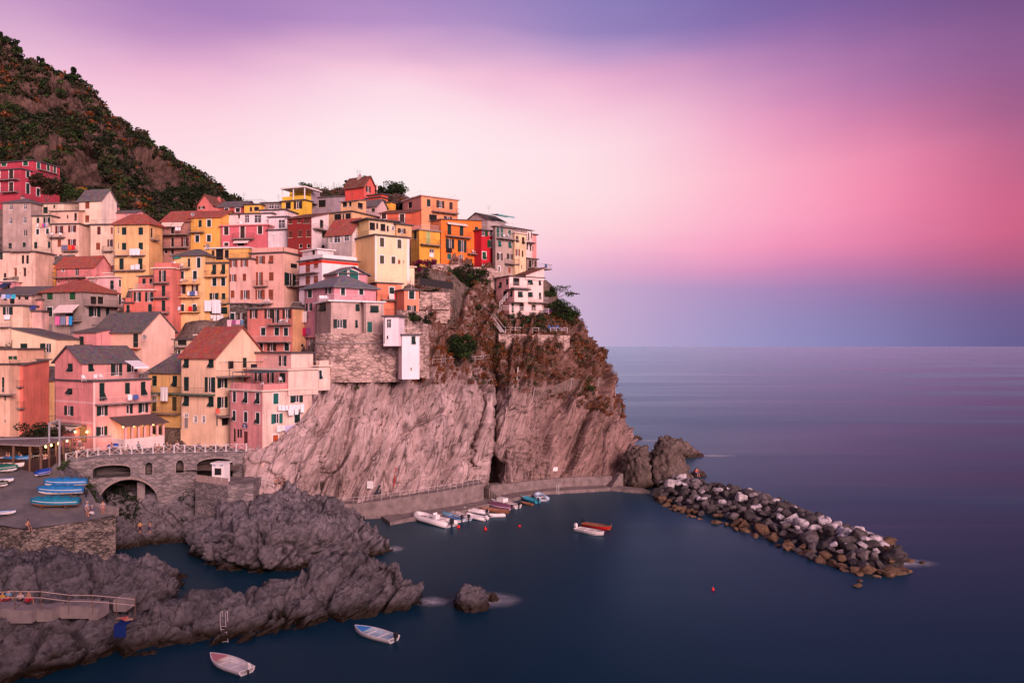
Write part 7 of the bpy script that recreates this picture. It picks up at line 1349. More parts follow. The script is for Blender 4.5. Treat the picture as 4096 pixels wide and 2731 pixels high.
for i,(x0,x1,y1) in enumerate(((780,808,392),(813,848,418),(855,904,432),(908,938,408))): cloth('narrow yellow house','A','D',x0,x1,346,y1,.5,CW,'small white cloth in the short row below the bed sheets','small cloths below the bed sheets')
for x0,x1,y1,c,lb in ((300,365,292,T1,'white cloth on the lowest balcony of the apricot house'),(378,425,290,(.55,.62,.72),'pale blue cloth on the lowest balcony of the apricot house'),(522,572,298,(.62,.02,.03),'red cloth on the lowest balcony of the apricot house'),(578,632,296,(.05,.06,.06),'black cloth at the right end of the lowest apricot balcony')): cloth('apricot yellow house','A','D',x0,x1,242,y1,1.08,c,lb,'cloths on the lowest apricot balcony')
for x0,x1,c,lb in ((510,535,T1,'white cloth on the middle balcony of the apricot house'),(537,602,(.08,.13,.28),'navy cloth on the middle balcony of the apricot house'),(604,636,(.7,.62,.66),'pale cloth at the right end of the middle apricot balcony')): cloth('apricot yellow house','A','D',x0,x1,50,105,1.08,c,lb,'cloths on the middle apricot balcony')
cloth('brownish pink house','A','C',362,395,665,708,1.36,CW,'left white towel on the upper balcony of the brownish pink house'); cloth('brownish pink house','A','C',398,432,665,708,1.36,CW,'right white towel on the upper balcony of the brownish pink house')
for x0,x1,c,lb in ((1002,1060,(.72,.45,.50),'long pale pink cloth on the grey stone house'),(1066,1108,(.30,.08,.20),'plum coloured cloth on the grey stone house'),(1112,1165,(.72,.4,.5),'pink shirt on the grey stone house line'),(1170,1210,(.12,.22,.36),'blue cloth on the grey stone house line')): cloth('rough grey stone house','A','D',x0,x1,408,500 if x0<1010 else 465,.95,c,lb,'washing on the grey stone house')
for x0,x1,y0,y1,c,lb in ((1955,2025,300,440,T1,'long white garment hanging from the upper mauve balcony'),(1940,1957,300,335,(.7,.5,.05),'small yellow cloth beside the long white garment'),(1948,2012,508,602,(.55,.02,.10),'red towel hanging on the mauve house side'),(2015,2072,508,590,(.28,.10,.22),'purple striped towel next to the red one')): cloth('mauve house side','A','D',x0,x1,y0,y1,1.05,c,lb,'washing on the mauve house side')
for x0,x1,c,lb in ((1405,1468,T1,'white shirt on the orange terrace house balcony'),(1470,1524,(.72,.02,.015),'bright red towel on the orange terrace house balcony')): cloth('orange terrace house','B','F',x0,x1,395,462,.98,c,lb,'washing on the orange terrace balcony')
for k_,(x0,x1,y0,y1) in enumerate(((1583,1620,842,912),(1625,1665,845,915),(1670,1702,845,908),(1712,1752,840,905),(1756,1790,838,900),(1795,1840,835,895),(1845,1890,830,932),(1690,1760,895,970),(1765,1815,890,960))): cloth('three storey pink and cream','B','J',x0,x1,y0,y1,.5+.05*k_,CW,'white linen on the upper washing lines of the cream cliff side house' if k_ < 7 else 'lower large white linen overlapping the upper washing row','upper washing lines of the cliff side house')
for x0,x1,y1,c,lb in ((1562,1615,1180,T1,'white pair of cloths on the lower line of the cream cliff side house'),(1622,1665,1165,T1,'white shirt on the lower line of the cream cliff side house'),(1668,1805,1195,(.55,.50,.72),'wide lavender sheet on the lower line of the cream cliff side house')): cloth('three storey pink and cream','B','J',x0,x1,1095,y1,.5,c,lb,'lower washing line of the cliff side house')
cloth('ochre house with slate hip roof','A','J',195,290,615,790,1.08,CW,'long white sheet hanging from the ochre house balcony'); cloth('ochre house with slate','A','J',20,70,612,700,1.06,(.08,.1,.2),'dark blue cloths at the left end of the ochre balcony')
for x0,x1,c,lb in ((80,132,(.50,.55,.72),'lilac cloth under the slate eave at the left edge'),(134,196,(.10,.28,.60),'blue and white cloth under the slate eave'),(205,256,(.04,.42,.55),'turquoise cloth under the slate eave')): cloth('cream house at the left edge with slate','A','B',x0,x1,562,615,1.2,c,lb,'cloths under the slate eave')
for x0,x1,c,lb in ((315,366,(.62,.55,.66),'pale cloth on the dark loggia'),(372,412,(.06,.07,.26),'navy cloth on the dark loggia'),(416,470,(.05,.06,.22),'second navy cloth, right end of the dark loggia')): cloth('narrow pinkish house with laundry','A','B',x0,x1,692,748,.4,c,lb,'cloths on the dark loggia')
cloth('cream house at the left edge with slate','A','B',68,150,818,872,.4,CW,'white cloths under the window of the left edge cream house')
cloth('large pink house on the harbour square','B','I',1545,1600,710,780,1.18,CW,'white sheet on the drying rack of the pink house balcony'); cloth('large pink house on the harbour square','B','I',1608,1680,712,768,1.2,(.08,.13,.36),'blue cloth on the drying rack of the pink house balcony')
cloth('vivid orange house','B','G',572,640,1075,1128,.3,(.015,.015,.02),'black clothes under a window of the vivid orange house'); cloth('yellow gabled house','B','J',720,770,885,945,1.6,(.62,.12,.08),'orange red towel on the low balcony beside the boats'); cloth('yellow gabled house','B','J',1135,1215,330,400,2.1,(.02,.02,.03),'black cloth on the terrace of the yellow gabled house')
cloth('ragged' if False else 'last house at the tip','B','G',1735,1760,1280,1330,2.0,(.03,.12,.22),'blue towel on the outermost balcony at the tip')
# furniture on terraces
def make_chair():
    r = empty('plastic_chair', (0,0,0), 'white plastic chair', 'chair', 'white plastic terrace chairs'); mb = MB(); mb.cbox((0,0,.43), .48,.46,.05); mb.build('seat', M_PLAST, r)
    mb = MB(); mb.box((-.24,.2,.45), (.48,0,0), (0,.04,0), (0,.1,.45)); mb.build('backrest', M_PLAST, r)
    for sx in (-1,1):
        for sy in (-1,1): mb = MB(); mb.bar((sx*.2,sy*.19,.41), (sx*.24,sy*.23,0), .024, 5); mb.build('leg', M_PLAST, r)
        mb = MB(); mb.box((sx*.25-.02,-.2,.62), (.04,0,0), (0,.42,0), (0,0,.03)); mb.bar((sx*.25,-.18,.62), (sx*.24,-.18,.42), .016, 4); mb.build('armrest', M_PLAST, r)
    return r
def make_table():
    r = empty('terrace_table', (0,0,0), 'white terrace table', 'table', 'white terrace tables'); mb = MB(); mb.slab([Vector((.45*math.cos(t),.45*math.sin(t),.74)) for t in np.linspace(0,6.283,13)[:-1]], .04); mb.build('table_top', M_PLAST, r)
    for k in range(4): mb = MB(); a = .785+k*1.571; mb.bar((.12*math.cos(a),.12*math.sin(a),.7), (.36*math.cos(a),.36*math.sin(a),0), .02, 5); mb.build('leg', M_PLAST, r)
    return r
def make_parasol(c, open_=True, name='parasol'):
    r = empty(name, (0,0,0), 'parasol', 'parasol'); mb = MB(); mb.bar((0,0,0), (0,0,2.4), .03, 6); mb.build('pole', M_WHITE, r); n = 10
    mb = MB(); rad, zt_, zb_ = (1.25, 2.45, 1.95) if open_ else (.20, 2.45, .85)
    ring = [[Vector((q*math.cos(t),q*math.sin(t),z)) for t in np.linspace(0,6.283,n+1)[:-1]] for q, z in ((rad,zb_),(rad*.6,zb_+(zt_-zb_)*.55),(.04,zt_))]
    if not open_: ring = [[Vector((q*math.cos(t)*(1+.25*(i%2)),q*math.sin(t)*(1+.25*(i%2)),z)) for i, t in enumerate(np.linspace(0,6.283,n+1)[:-1])] for q, z in ((.12,.8),(.24,1.1),(.17,1.7),(.05,2.5))]
    mb.loft(ring, capa=False); mb.build('canopy', cl_(c), r); return r
US = {}; PC = make_chair(); PT = make_table()
def spot(sub, face, crop, x, y, d): f = HF(sub)['f'+face]; f.crop = crop; t, z = f.pt(x, y); return f.at(t, z, d), math.atan2(f.n.y, f.n.x)+math.pi/2
def chair(sub, face, crop, x, y, d, lb, dr=0): q, r = spot(sub, face, crop, x, y, d); place(PC, US, q, r+dr, lb)
def table(sub, face, crop, x, y, d, lb): q, r = spot(sub, face, crop, x, y, d); place(PT, US, q, r, lb)
for a_ in (('apricot yellow house','A','C',404,1362,.55,'white plastic chair at the left door of the top apricot balcony'),('apricot yellow house','A','C',568,1362,.55,'white plastic chair at the right door of the top apricot balcony'),('apricot yellow house','A','C',335,1530,.55,'white plastic chair on the middle apricot balcony'),('apricot yellow house','A','C',410,1172,.5,'white chair on the apricot roof terrace'),('tall narrow coral house','A','C',210,1140,-1.2,'left white chair on the coral tower roof terrace'),('tall narrow coral house','A','C',255,1140,-1.2,'right white chair on the coral tower roof terrace'),
 ('coral and yellow two tone','A','D',1665,462,.6,'left white chair on the upper balcony of the two tone house'),('coral and yellow two tone','A','D',1735,462,.6,'right white chair on the upper balcony of the two tone house'),('salmon house','A','D',1455,203,.6,'left white chair on the salmon house terrace'),('salmon house','A','D',1500,203,.6,'right white chair on the salmon house terrace'),('raspberry pink','A','C',1095,625,-1.5,'white chair on the raspberry house roof terrace'),
 ('large pink house on','B','I',1230,540,-.7,'left white lounge chair on the pink house roof terrace'),('large pink house on','B','I',1305,536,-.7,'right white lounge chair on the pink house roof terrace'),('large pink house on','B','I',1085,548,-.7,'white chair at the left end of the pink house roof terrace'),('three storey pink','A','J',1320,640,-1.0,'white folding chair on the pink side terrace of the cliff house'),('three storey pink','B','J',1690,570,-1.0,'white chair under the red cushion on the cliff house terrace'),
 ('grey pink corner house','B','F',600,478,-1.0,'leftmost white chair on the round corner terrace'),('grey pink corner house','B','F',632,478,-1.0,'white chair, second from the left on the round corner terrace'),('grey pink corner house','B','F',668,478,-1.0,'white chair, third from the left on the round corner terrace'),('turquoise shutters','B','G',1290,958,.6,'left white chair on the turquoise shuttered balcony'),('turquoise shutters','B','G',1345,958,.6,'right white chair on the turquoise shuttered balcony'),('vivid orange house','B','G',905,1150,.6,'white chair on the low right balcony of the vivid orange house'),('peach house with red brown','A','A',665,1095,.5,'left chair on the curved peach balcony'),('peach house with red brown','A','A',775,1095,.5,'right chair on the curved peach balcony')): chair(*a_, dr=rw.uniform(-.6,.6))
for a_ in (('apricot yellow house','A','C',470,1362,.55,'small white table between the two chairs on the top apricot balcony'),('grey pink corner house','B','F',800,478,-1.2,'white table in the middle of the round corner terrace'),('large pink house on','B','I',1700,525,-.9,'white table with blue cloth on the pink house roof terrace'),('coral and yellow two tone','A','D',1700,462,.6,'white table on the upper two tone balcony'),('raspberry pink','A','C',1060,625,-1.5,'white table on the raspberry house roof terrace'),('turquoise shutters','B','G',1320,958,.6,'white table on the turquoise shuttered balcony')): table(*a_)
q, r = spot('apricot yellow house','A','C',335,1172,-.6); o = make_parasol((.05,.42,.42)); o.location = q; tag(o,'open turquoise parasol on the apricot house roof terrace')
for x, lb in ((745,'left folded navy parasol on the square'),(950,'right folded navy parasol on the square by the pink wall')):
    o = make_parasol((.012,.03,.16), False); u, v = S('J', x, 1290); q = W(u, v, 11.62); o.location = q; o.scale = (1.7,1.7,1.5); o.rotation_euler = (0,.12,0); tag(o, lb, None, 'folded navy parasols')
q, r = spot('orange terrace house','B','F',1795,330,-3.0); o = make_parasol((.7,.5,.4), False); o.location = q; tag(o,'folded cream parasol at the corner of the orange terrace'); q, r = spot('red house with brown tiled gable','B','E',1420,392,.4); o = make_parasol((.7,.55,.5), False); o.location = q; tag(o,'folded pale parasol beside the spire house')
def on_square(c, x, y): u, v = S(c, x, y); return W(u, v, 11.62)
place(PC, US, on_square('J',880,1275), 2.0, 'left white chair by the menu board on the square'); place(PC, US, on_square('J',912,1270), 1.2, 'right white chair by the menu board on the square')
q = on_square('J',625,1345); root = empty('planter', q, 'round turquoise planter with yellow flowers on the square', 'planter'); mb = MB(); mb.loft([[q+Vector((r_*math.cos(t),r_*math.sin(t),z)) for t in np.linspace(0,6.283,11)[:-1]] for r_, z in ((.4,0),(.55,.55),(.5,.6))]); mb.build('pot', B_CYAN, root); cloudobj('flowers', [([q+Vector((0,0,.85))],[(.55,.55,.3)],140,.09,M_YEL),([q+Vector((0,0,.75))],[(.5,.5,.25)],90,.1,GG_)], root)
# spire like chimney of the red house
I_ = HF('red house with brown tiled gable'); q = (I_['L']+I_['C'])/2 + I_['eB']*2.0; q = Vector((q.x, q.y, I_['zt']+.9)); mb = MB(); mb.loft([[q+Vector((a*s_,b*s_,z)) for a, b in ((-1,-1),(1,-1),(1,1),(-1,1))] for s_, z in ((.7,0),(.55,1.2),(.22,2.4))]); t = mb.build('chimney', plain('stone_chimney',(.36,.28,.25),.9,bmp=.4), I_['roof']); mb = MB(); mb.bar(q+Vector((0,0,2.3)), q+Vector((0,0,3.4)), .04); mb.build('finial', M_IRON, I_['roof'])
# glazed trapezoid gable of the pink house
f = GLS['fB']; f.crop = 'E'; root = GLS['root']; zt_ = GLS['zt']; mid = f.pt(1120,1300); (a_, za_), (b_, zb_) = f.pt(935,1388), f.pt(1318,1388)
mb = MB(); C0_, R0_ = GLS['C'], GLS['R']; top = f.at((a_+b_)/2, mid[1]-.3); mb.add([f.at(0,zt_,.0), f.at(f.w,zt_,.0), Vector((f.at(f.w/2,0).x, f.at(f.w/2,0).y, mid[1]-.25)), f.at(0,zt_,-3), f.at(f.w,zt_,-3), f.at(f.w/2,mid[1]-.25,-3)], [[0,1,2],[3,5,4],[0,2,5,3],[1,4,5,2]]); mb.build('gable', plaster((.66,.30,.33)), root)
mb = MB(); k_ = f.w/2; rz_ = mid[1]; mb.slab([f.at(-.5,zt_-.05,.6), f.at(k_,rz_,.6), f.at(k_,rz_,-6), f.at(-.5,zt_-.05,-6)], .16); mb.slab([f.at(k_,rz_,.6), f.at(f.w+.5,zt_-.05,.6), f.at(f.w+.5,zt_-.05,-6), f.at(k_,rz_,-6)], .16); mb.build('roof', roofmat('blue'), root)
for xs_, ys_ in ((((955,1062,1062,955)),((1440,1440,1345,1385))),(((1088,1200,1200,1088)),((1475,1475,1375,1335)))):
    p = [f.pt(x, y) for x, y in zip(xs_, ys_)]; c = (sum(q[0] for q in p)/4, sum(q[1] for q in p)/4); mb = MB(); mb.slab([f.at(c[0]+(t-c[0])*1.16, c[1]+(z-c[1])*1.16, .05) for t, z in p], .0) if False else mb.add([f.at(c[0]+(t-c[0])*1.16, c[1]+(z-c[1])*1.16, d) for d in (0,.05) for t, z in p], [[0,1,2,3],[7,6,5,4],[0,4,5,1],[1,5,6,2],[2,6,7,3],[3,7,4,0]]); wn_ = mb.build('window', M_WHITE, root)
    mb = MB(); mb.add([f.at(t, z, d) for d in (.03,.08) for t, z in p], [[0,1,2,3],[7,6,5,4],[0,4,5,1],[1,5,6,2],[2,6,7,3],[3,7,4,0]]); mb.build('shutter', shutter(TEAL), wn_)
# red bands of the white house
f = WHT['fB']; 
for f, w_ in ((WHT['fA'],WHT['fA'].w),(WHT['fB'],WHT['fB'].w)): mb = MB(); f.bx(mb, 0, w_, WHT['zt']-.75, WHT['zt']-.25, 0, .02); mb.build('painted_band', plain('red_band',(.62,.04,.02),.8), WHT['root'])
for x0, x1 in ((0,.05),(.93,1)): f = LEM['fB']; mb = MB(); f.bx(mb, f.w*x0, f.w*x1, LEM['zb']-2, LEM['zt'], 0, .02); mb.build('corner_band', plaster((.82,.74,.68), .1), LEM['root'])
I_ = HF('large pink house on'); 
for f in (I_['fA'],):
    for z in (I_['zt']-.1, I_['zb']+(I_['zt']-I_['zb'])*.665, I_['zb']+(I_['zt']-I_['zb'])*.36): mb = MB(); f.bx(mb, 0, f.w, z-.14, z+.14, 0, .015); mb.build('plaster_band', plaster((.82,.45,.42), .3), I_['root'])
f = I_['fB']; mb = MB(); f.bx(mb, 0, .28, I_['zb']-1, I_['zt'], 0, .02); mb.build('corner_band', plaster((.82,.58,.52), .3), I_['root'])
# white frame of the rooftop pergola
f = PERG['fA']; z0, z1 = PERG['zt']+.1, f.pt(300,328)[1]; mb = MB(); w_ = f.w
for t, d in ((.1,-.2),(w_-.1,-.2),(w_*.5,-.2),(.1,-4)): mb.box(f.at(t-.09,z0,d), f.ex*.18, f.n*.18, Vector((0,0,z1-z0)))
mb.slab([f.at(-.2,z1+.2,.3), f.at(w_+.2,z1+.2,.3), f.at(w_+.2,z1+.2,-5), f.at(-.2,z1+.2,-5)], .28); mb.build('pergola', M_WHITE, PERG['root'])
# striped awning roll on the brownish pink house and long orange awning
aw = plain('cream_awning',(.7,.55,.46),.9); I_ = HF('brownish pink house'); awning(I_['root'], I_['fA'], 165, 300, 582, 1.2, 1.0, aw); awning(I_['root'], I_['fA'], 305, 440, 582, 1.2, 1.0, aw); f = I_['fA']
I_ = HF('vivid orange house'); awning(I_['root'], I_['fB'], 580, 830, 742, .5, .25, aw)
I_ = HF('grey gabled attic'); I_['fB'].crop = 'G'; awning(I_['root'], I_['fB'], 1120, 1330, 648, 2.6, .2, plain('green_glass',(.12,.32,.32),.2))
I_ = HF('mauve pink house with a blue awning'); awning(I_['root'], I_['fA'], 45, 150, 412, 1.6, .8, T_NAVY)
I_ = HF('yellow gabled house'); f = I_['fB']; f.crop = 'J'; (a_, z_), (b_, _) = f.pt(860,310), f.pt(1300,300); mb = MB()
for t in np.linspace(a_, b_, 7): mb.bar(f.at(t,z_,.1), f.at(t,z_,2.0), .04)
mb.bar(f.at(a_,z_,2.0), f.at(b_,z_,2.0), .05); mb.bar(f.at(a_+.2,z_,2.0), f.at(a_+.2,f.pt(860,480)[1],2.0), .05); mb.bar(f.at((a_+b_)/2,z_,2.0), f.at((a_+b_)/2,f.pt(860,480)[1],2.0), .05); mb.build('pergola', M_IRON, I_['root'])
I_ = HF('three storey pink'); f = I_['fA']; f.crop = 'J'; (a_, z_), (b_, _) = f.pt(1025,470), f.pt(1400,440); z_ = I_['zt']+2.6; mb = MB()
for t in np.linspace(a_, b_, 4): mb.bar(f.at(t,z_-2.6,-.15), f.at(t,z_,-.15), .05)
mb.bar(f.at(a_,z_,-.15), f.at(b_,z_,-.15), .05); mb.slab([f.at(a_,z_+.03,-.1), f.at(b_,z_+.03,-.1), f.at(b_+2.5,z_+.3,-3.0), f.at(a_+2.5,z_+.3,-3.0)], .05); mb.build('canopy', plain('dark_mesh',(.05,.09,.10),.8), I_['root'])
fb_ = I_['fB']
sgn = f.pt(1195,1112); root = I_['root']; mb = MB(); c = f.at(sgn[0], sgn[1], .06)
n = 16; ring = [f.at(sgn[0]+.62*math.cos(t), sgn[1]+.48*math.sin(t)*(1 if math.sin(t) > 0 else .75), .05) for t in np.linspace(0,6.283,n+1)[:-1]]; mb.loft([ring, [q+f.n*.06 for q in ring]]); sg = mb.build('sign', plain('navy_sign',(.03,.05,.16),.5), root)
mb = MB(); f.bx(mb, sgn[0]-.34, sgn[0]+.36, sgn[1]-.24, sgn[1]-.12, .115, .125); f.bx(mb, sgn[0]-.2, sgn[0]-.06, sgn[1]+.05, sgn[1]+.3, .115, .125); f.bx(mb, sgn[0]+.05, sgn[0]+.2, sgn[1]+.02, sgn[1]+.26, .115, .125); mb.build('emblem', M_WHITE, sg)
for x in (1112,1145): t, z = f.pt(x,1200); mb = MB(); f.bx(mb, t-.2, t+.2, z-.62, z+.62, .02, .06); mb.build('menu_board', plain('chalk_board',(.015,.014,.016),.7), root)
# pub light strip of the pink house ground floor, lamps
I_ = HF('large pink house on'); f = I_['fA']; f.crop = 'I'; root = I_['root']
for x, lit in ((965,1),(1112,1)):
    t, z = f.pt(x,1180); mb = MB(); mb.ball(f.at(t,z,.25), .14,.14,.18, 8, 5); lp = mb.build('wall_lamp', M_LAMP, root); l = bpy.data.lights.new('lamp_light','POINT'); l.energy = 26; l.color = (1,.6,.25); l.shadow_soft_size = .15; lo = bpy.data.objects.new('lamp_light', l); COL.objects.link(lo); lo.location = f.at(t,z,.55)-LOC[root.name]; lo.parent = root
t, z = f.pt(895,1160); mb = MB(); f.bx(mb, t-1.1, t+1.1, z-.3, z+.3, .02, .08); sg = mb.build('sign', plain('blue_sign',(.03,.13,.42),.5), root); mb = MB()
for k_ in (-.8,-.45,-.1,.3,.65): f.bx(mb, t+k_-.12, t+k_+.12, z-.08, z+.08, .085, .09)
mb.build('lettering', M_WHITE, sg); t, z = f.pt(1045,1195); mb = MB(); f.bx(mb, t-.9, t+.9, z-1.3, z+1.2, .01, .04); d_ = mb.build('door', M_WOOD, root); mb = MB(); f.bx(mb, t-.7, t+.7, z-1.2, z+1.0, .045, .06); m_, nt, b = nm('lit_room',(.3,.14,.06)); b.inputs['Emission Color'].default_value = (1,.42,.12,1); b.inputs['Emission Strength'].default_value = .35; nt.links.new(ramp(nt, noise(nt, pos(nt), 3, 4), [(.35,(.02,.008,.005)),(.7,(1,.42,.12))]), b.inputs['Emission Color']); M_LIT = m_; mb.build('pane', M_LIT, d_)
awning(root, f, 715, 1030, 1075, 1.6, .35, M_CREAM)
f = I_['fB']; f.crop = 'I'   # glazed veranda of the restaurant
(a_, _), (b_, _) = f.pt(1405,1200), f.pt(1900,1150); zb_ = I_['zb']; z1 = zb_+3.1; dp = 3.4; root = empty('veranda', f.at((a_+b_)/2, zb_, dp/2), 'glazed restaurant veranda with brown roof and warm lamps on the pink house', 'veranda')
mb = MB(); mb.slab([f.at(a_-.4,z1+1.1,.02), f.at(b_+.4,z1+1.1,.02), f.at(b_+.5,z1,dp+.5), f.at(a_-.5,z1,dp+.5)], .14); mb.build('roof', plain('brown_felt',(.13,.085,.08),.9,bmp=.3), root)
mb = MB(); f.bx(mb, a_, b_, zb_-.6, zb_+1.05, dp-.2, dp); mb.box(f.at(a_,zb_-.6,0), f.ex*.2, f.n*(dp-.2), Vector((0,0,1.65))); mb.box(f.at(b_-.2,zb_-.6,0), f.ex*.2, f.n*(dp-.2), Vector((0,0,1.65))); mb.build('low_wall', plaster((.80,.66,.62), .3), root)
n = 6
for i in range(n+1): t = a_+(b_-a_-.3)*i/n; mb = MB(); f.bx(mb, t, t+.3, zb_+1.05, z1-.1, dp-.28, dp+.02); mb.build('pillar', plaster((.80,.42,.40), .2), root)
for i in range(n):
    t = a_+.3+(b_-a_-.3)*i/n; w_ = (b_-a_-.3)/n-.3; mb = MB(); f.bx(mb, t, t+.08, zb_+1.05, z1-.1, dp-.2, dp-.1); f.bx(mb, t+w_-.08, t+w_, zb_+1.05, z1-.1, dp-.2, dp-.1); f.bx(mb, t+.08, t+w_-.08, z1-.25, z1-.1, dp-.2, dp-.1); wn_ = mb.build('window', M_WOOD, root)
for i in range(4):
    t = a_+(b_-a_)*(i+.5)/4; mb = MB(); mb.ball(f.at(t,z1-.35,dp*.5), .16,.16,.16, 8, 5); lp = mb.build('lamp', M_LAMP, root); l = bpy.data.lights.new('lamp_light','POINT'); l.energy = 70; l.color = (1,.62,.28); l.shadow_soft_size = .2; lo = bpy.data.objects.new('lamp_light', l); COL.objects.link(lo); lo.location = f.at(t,z1-.7,dp*.5)-LOC[root.name]; lo.parent = root
# restaurant terrace under the long grey roof
zr = 14.15; R4 = [W(*S('I',x,y),1) for x,y in ((0,0),)] if False else []
def at_z(c, x, y, z): u, v = S(c, x, y); return P(u, v, (H-z)*F/(v-CV))
rp = [at_z('I',-120,1322,zr), at_z('I',500,1350,zr), at_z('I',872,1255,zr), at_z('I',530,1203,zr), at_z('I',-60,1285,zr)]
root = empty('restaurant_pavilion', (rp[1].x, rp[1].y, 11.2), 'open restaurant pavilion with long grey roof and dark posts beside the slipway', 'pavilion'); mb = MB(); mb.slab(rp, .2); M_RFB = plain('roof_boards',(.27,.21,.20),.85,var=.3,scale=1.2); mb.build('roof', M_RFB, root)
mb = MB()
for t in np.linspace(.03,.97,18): mb.bar(rp[0].lerp(rp[1],t)+Vector((0,0,.03)), rp[4].lerp(rp[3],t)+Vector((0,0,.03)), .03)
mb.build('roof_seam', plain('roof_seam',(.16,.13,.13),.85), root)
edge = [rp[0].lerp(rp[1], k_) for k_ in (.12,.45,.78,1)] + [rp[1].lerp(rp[2], k_) for k_ in (.25,.5,.75,1)]
for q in edge: mb = MB(); mb.cbox((q.x, q.y+.25, (zr+10.4)/2), .22,.22, zr-10.6); mb.build('post', M_WOOD, root)
mb = MB(); bl_ = Vector((0,.25,0))
for a, b in zip(edge, edge[1:]): d = b-a; mb.box(Vector((a.x,a.y+.3,10.4)), Vector((d.x,d.y,0)), Vector((0,.08,0)), Vector((0,0,1.75)))
mb.build('low_wall', plain('dark_boards',(.045,.022,.018),.8), root)
mb = MB(); 
for a, b in ((rp[3]+Vector((0,-.4,0)), rp[4]+Vector((0,-.4,0))),): d = b-a; mb.box(Vector((a.x,a.y,10.4)), Vector((d.x,d.y,0)), Vector((0,.1,0)), Vector((0,0,3.6)))
mb.build('back_wall', plain('dim_wall',(.20,.12,.10),.9), root)
for k_ in (.06,.22,.4,.62,.95):
    q = rp[1].lerp(rp[2], k_) + Vector((-.35,.35,-.45)); mb = MB(); mb.ball(q, .13,.13,.17, 8, 5); mb.build('lamp', M_LAMP, root); l = bpy.data.lights.new('lamp_light','POINT'); l.energy = 22; l.color = (1,.6,.25); l.shadow_soft_size = .15; lo = bpy.data.objects.new('lamp_light', l); COL.objects.link(lo); lo.location = q+Vector((0,0,-.3))-LOC[root.name]; lo.parent = root
for i, (k_, j_) in enumerate(((.2,.3),(.45,.35),(.7,.3),(.9,.4),(.97,.75))):
    q = rp[0].lerp(rp[1], k_).lerp(rp[4].lerp(rp[3], k_), j_); gz = 11.35; r_ = empty('dining_table', (q.x,q.y,gz), 'dining table with white cloth in the restaurant pavilion', 'table', 'tables in the restaurant pavilion'); mb = MB(); mb.cbox((q.x,q.y,gz+.72), 1.6,.85,.06); mb.build('table_top', CW, r_); mb = MB(); mb.bar((q.x,q.y,gz), (q.x,q.y,gz+.7), .06, 6); mb.build('leg', M_WOOD, r_)
    for s_ in (-1,1): person((q.x+s_*.25, q.y+s_*.75, gz), 0 if s_ > 0 else math.pi, 'sit', rw.choice([(.4,.08,.08),(.6,.5,.5),(.05,.1,.25),(.1,.08,.08)]), (.08,.07,.08), 'guest seated at a table in the shade of the restaurant pavilion', hair=rw.randint(0,2), group='guests in the restaurant pavilion')
# boat hoist beside the pavilion
base = hit(*Kp(616,372))[0]; root = empty('boat_crane', base, 'grey twin mast boat crane with long horizontal jib', 'crane'); zt_ = P(*S('I',640,1065), base.y).z; mb = MB(); mb.bar(base, Vector((base.x,base.y,zt_)), .13, 8); mb.build('mast', plain('galvanised_steel',(.30,.28,.30),.45), root); b2 = base+Vector((1.15,.4,0)); mb = MB(); mb.bar(b2, Vector((b2.x,b2.y,zt_+.4)), .13, 8); mb.build('mast', plain('galvanised_steel',(.30,.28,.30),.45), root)
mb = MB(); mb.bar(Vector((base.x,base.y,zt_-.1)), Vector((b2.x,b2.y,zt_+.35)), .1, 6); mb.build('head', plain('galvanised_steel',(.30,.28,.30),.45), root); ja, jb = P(*S('I',-40,1275), base.y+.2), P(*S('I',1400,1235), base.y+.6); mb = MB(); mb.bar(ja, jb, .09, 6); mb.build('jib', plain('galvanised_steel',(.30,.28,.30),.45), root)
# rockfall net, pipes, ladders, slope railings
M_NET = plain('net_wire',(.34,.25,.22),.5)
npx = [(1650,420),(1000,0),]
NP = [(2126,1604),(2278,1557),(2392,1538),(2462,1590)]; NT = [(2139,1550),(2288,1511),(2397,1505),(2461,1543)]
nb = [hit(*q)[0] for q in NP]; nt_ = [P(u, v, b_.y-.9) for (u, v), b_ in zip(NT, nb)]; root = empty('rockfall_net', nb[1], 'sagging rockfall net strung between steel posts on the cliff', 'net')
for a, b in zip(nb, nt_): mb = MB(); mb.bar(a-Vector((0,0,.3)), b, .1, 6); mb.build('post', M_RAILW, root)
mb = MB()
for i in range(3):
    for k_ in range(0, 15):
        t = k_/14; sg = -.55*math.sin(math.pi*t); p, q = nb[i].lerp(nb[i+1], t), nt_[i].lerp(nt_[i+1], t)+Vector((0,0,sg)); 
        if i < 3 and k_ < 14:
            t2 = (k_+1)/14; s2 = -.55*math.sin(math.pi*t2); p2, q2 = nb[i].lerp(nb[i+1], t2), nt_[i].lerp(nt_[i+1], t2)+Vector((0,0,s2))
            for j in range(6): f0 = j/5; mb.bar(p.lerp(q,f0)+Vector((0,-.3,0)), p2.lerp(q2,f0)+Vector((0,-.3,0)), .028, 4, cap=False)
            for j in range(5): mb.bar(p.lerp(q,j/5)+Vector((0,-.3,0)), p2.lerp(q2,(j+1)/5)+Vector((0,-.3,0)), .028, 4, cap=False)
        mb.bar(p+Vector((0,-.3,0)), q+Vector((0,-.3,0)), .028, 4, cap=False)
mb.build('mesh', M_NET, root)
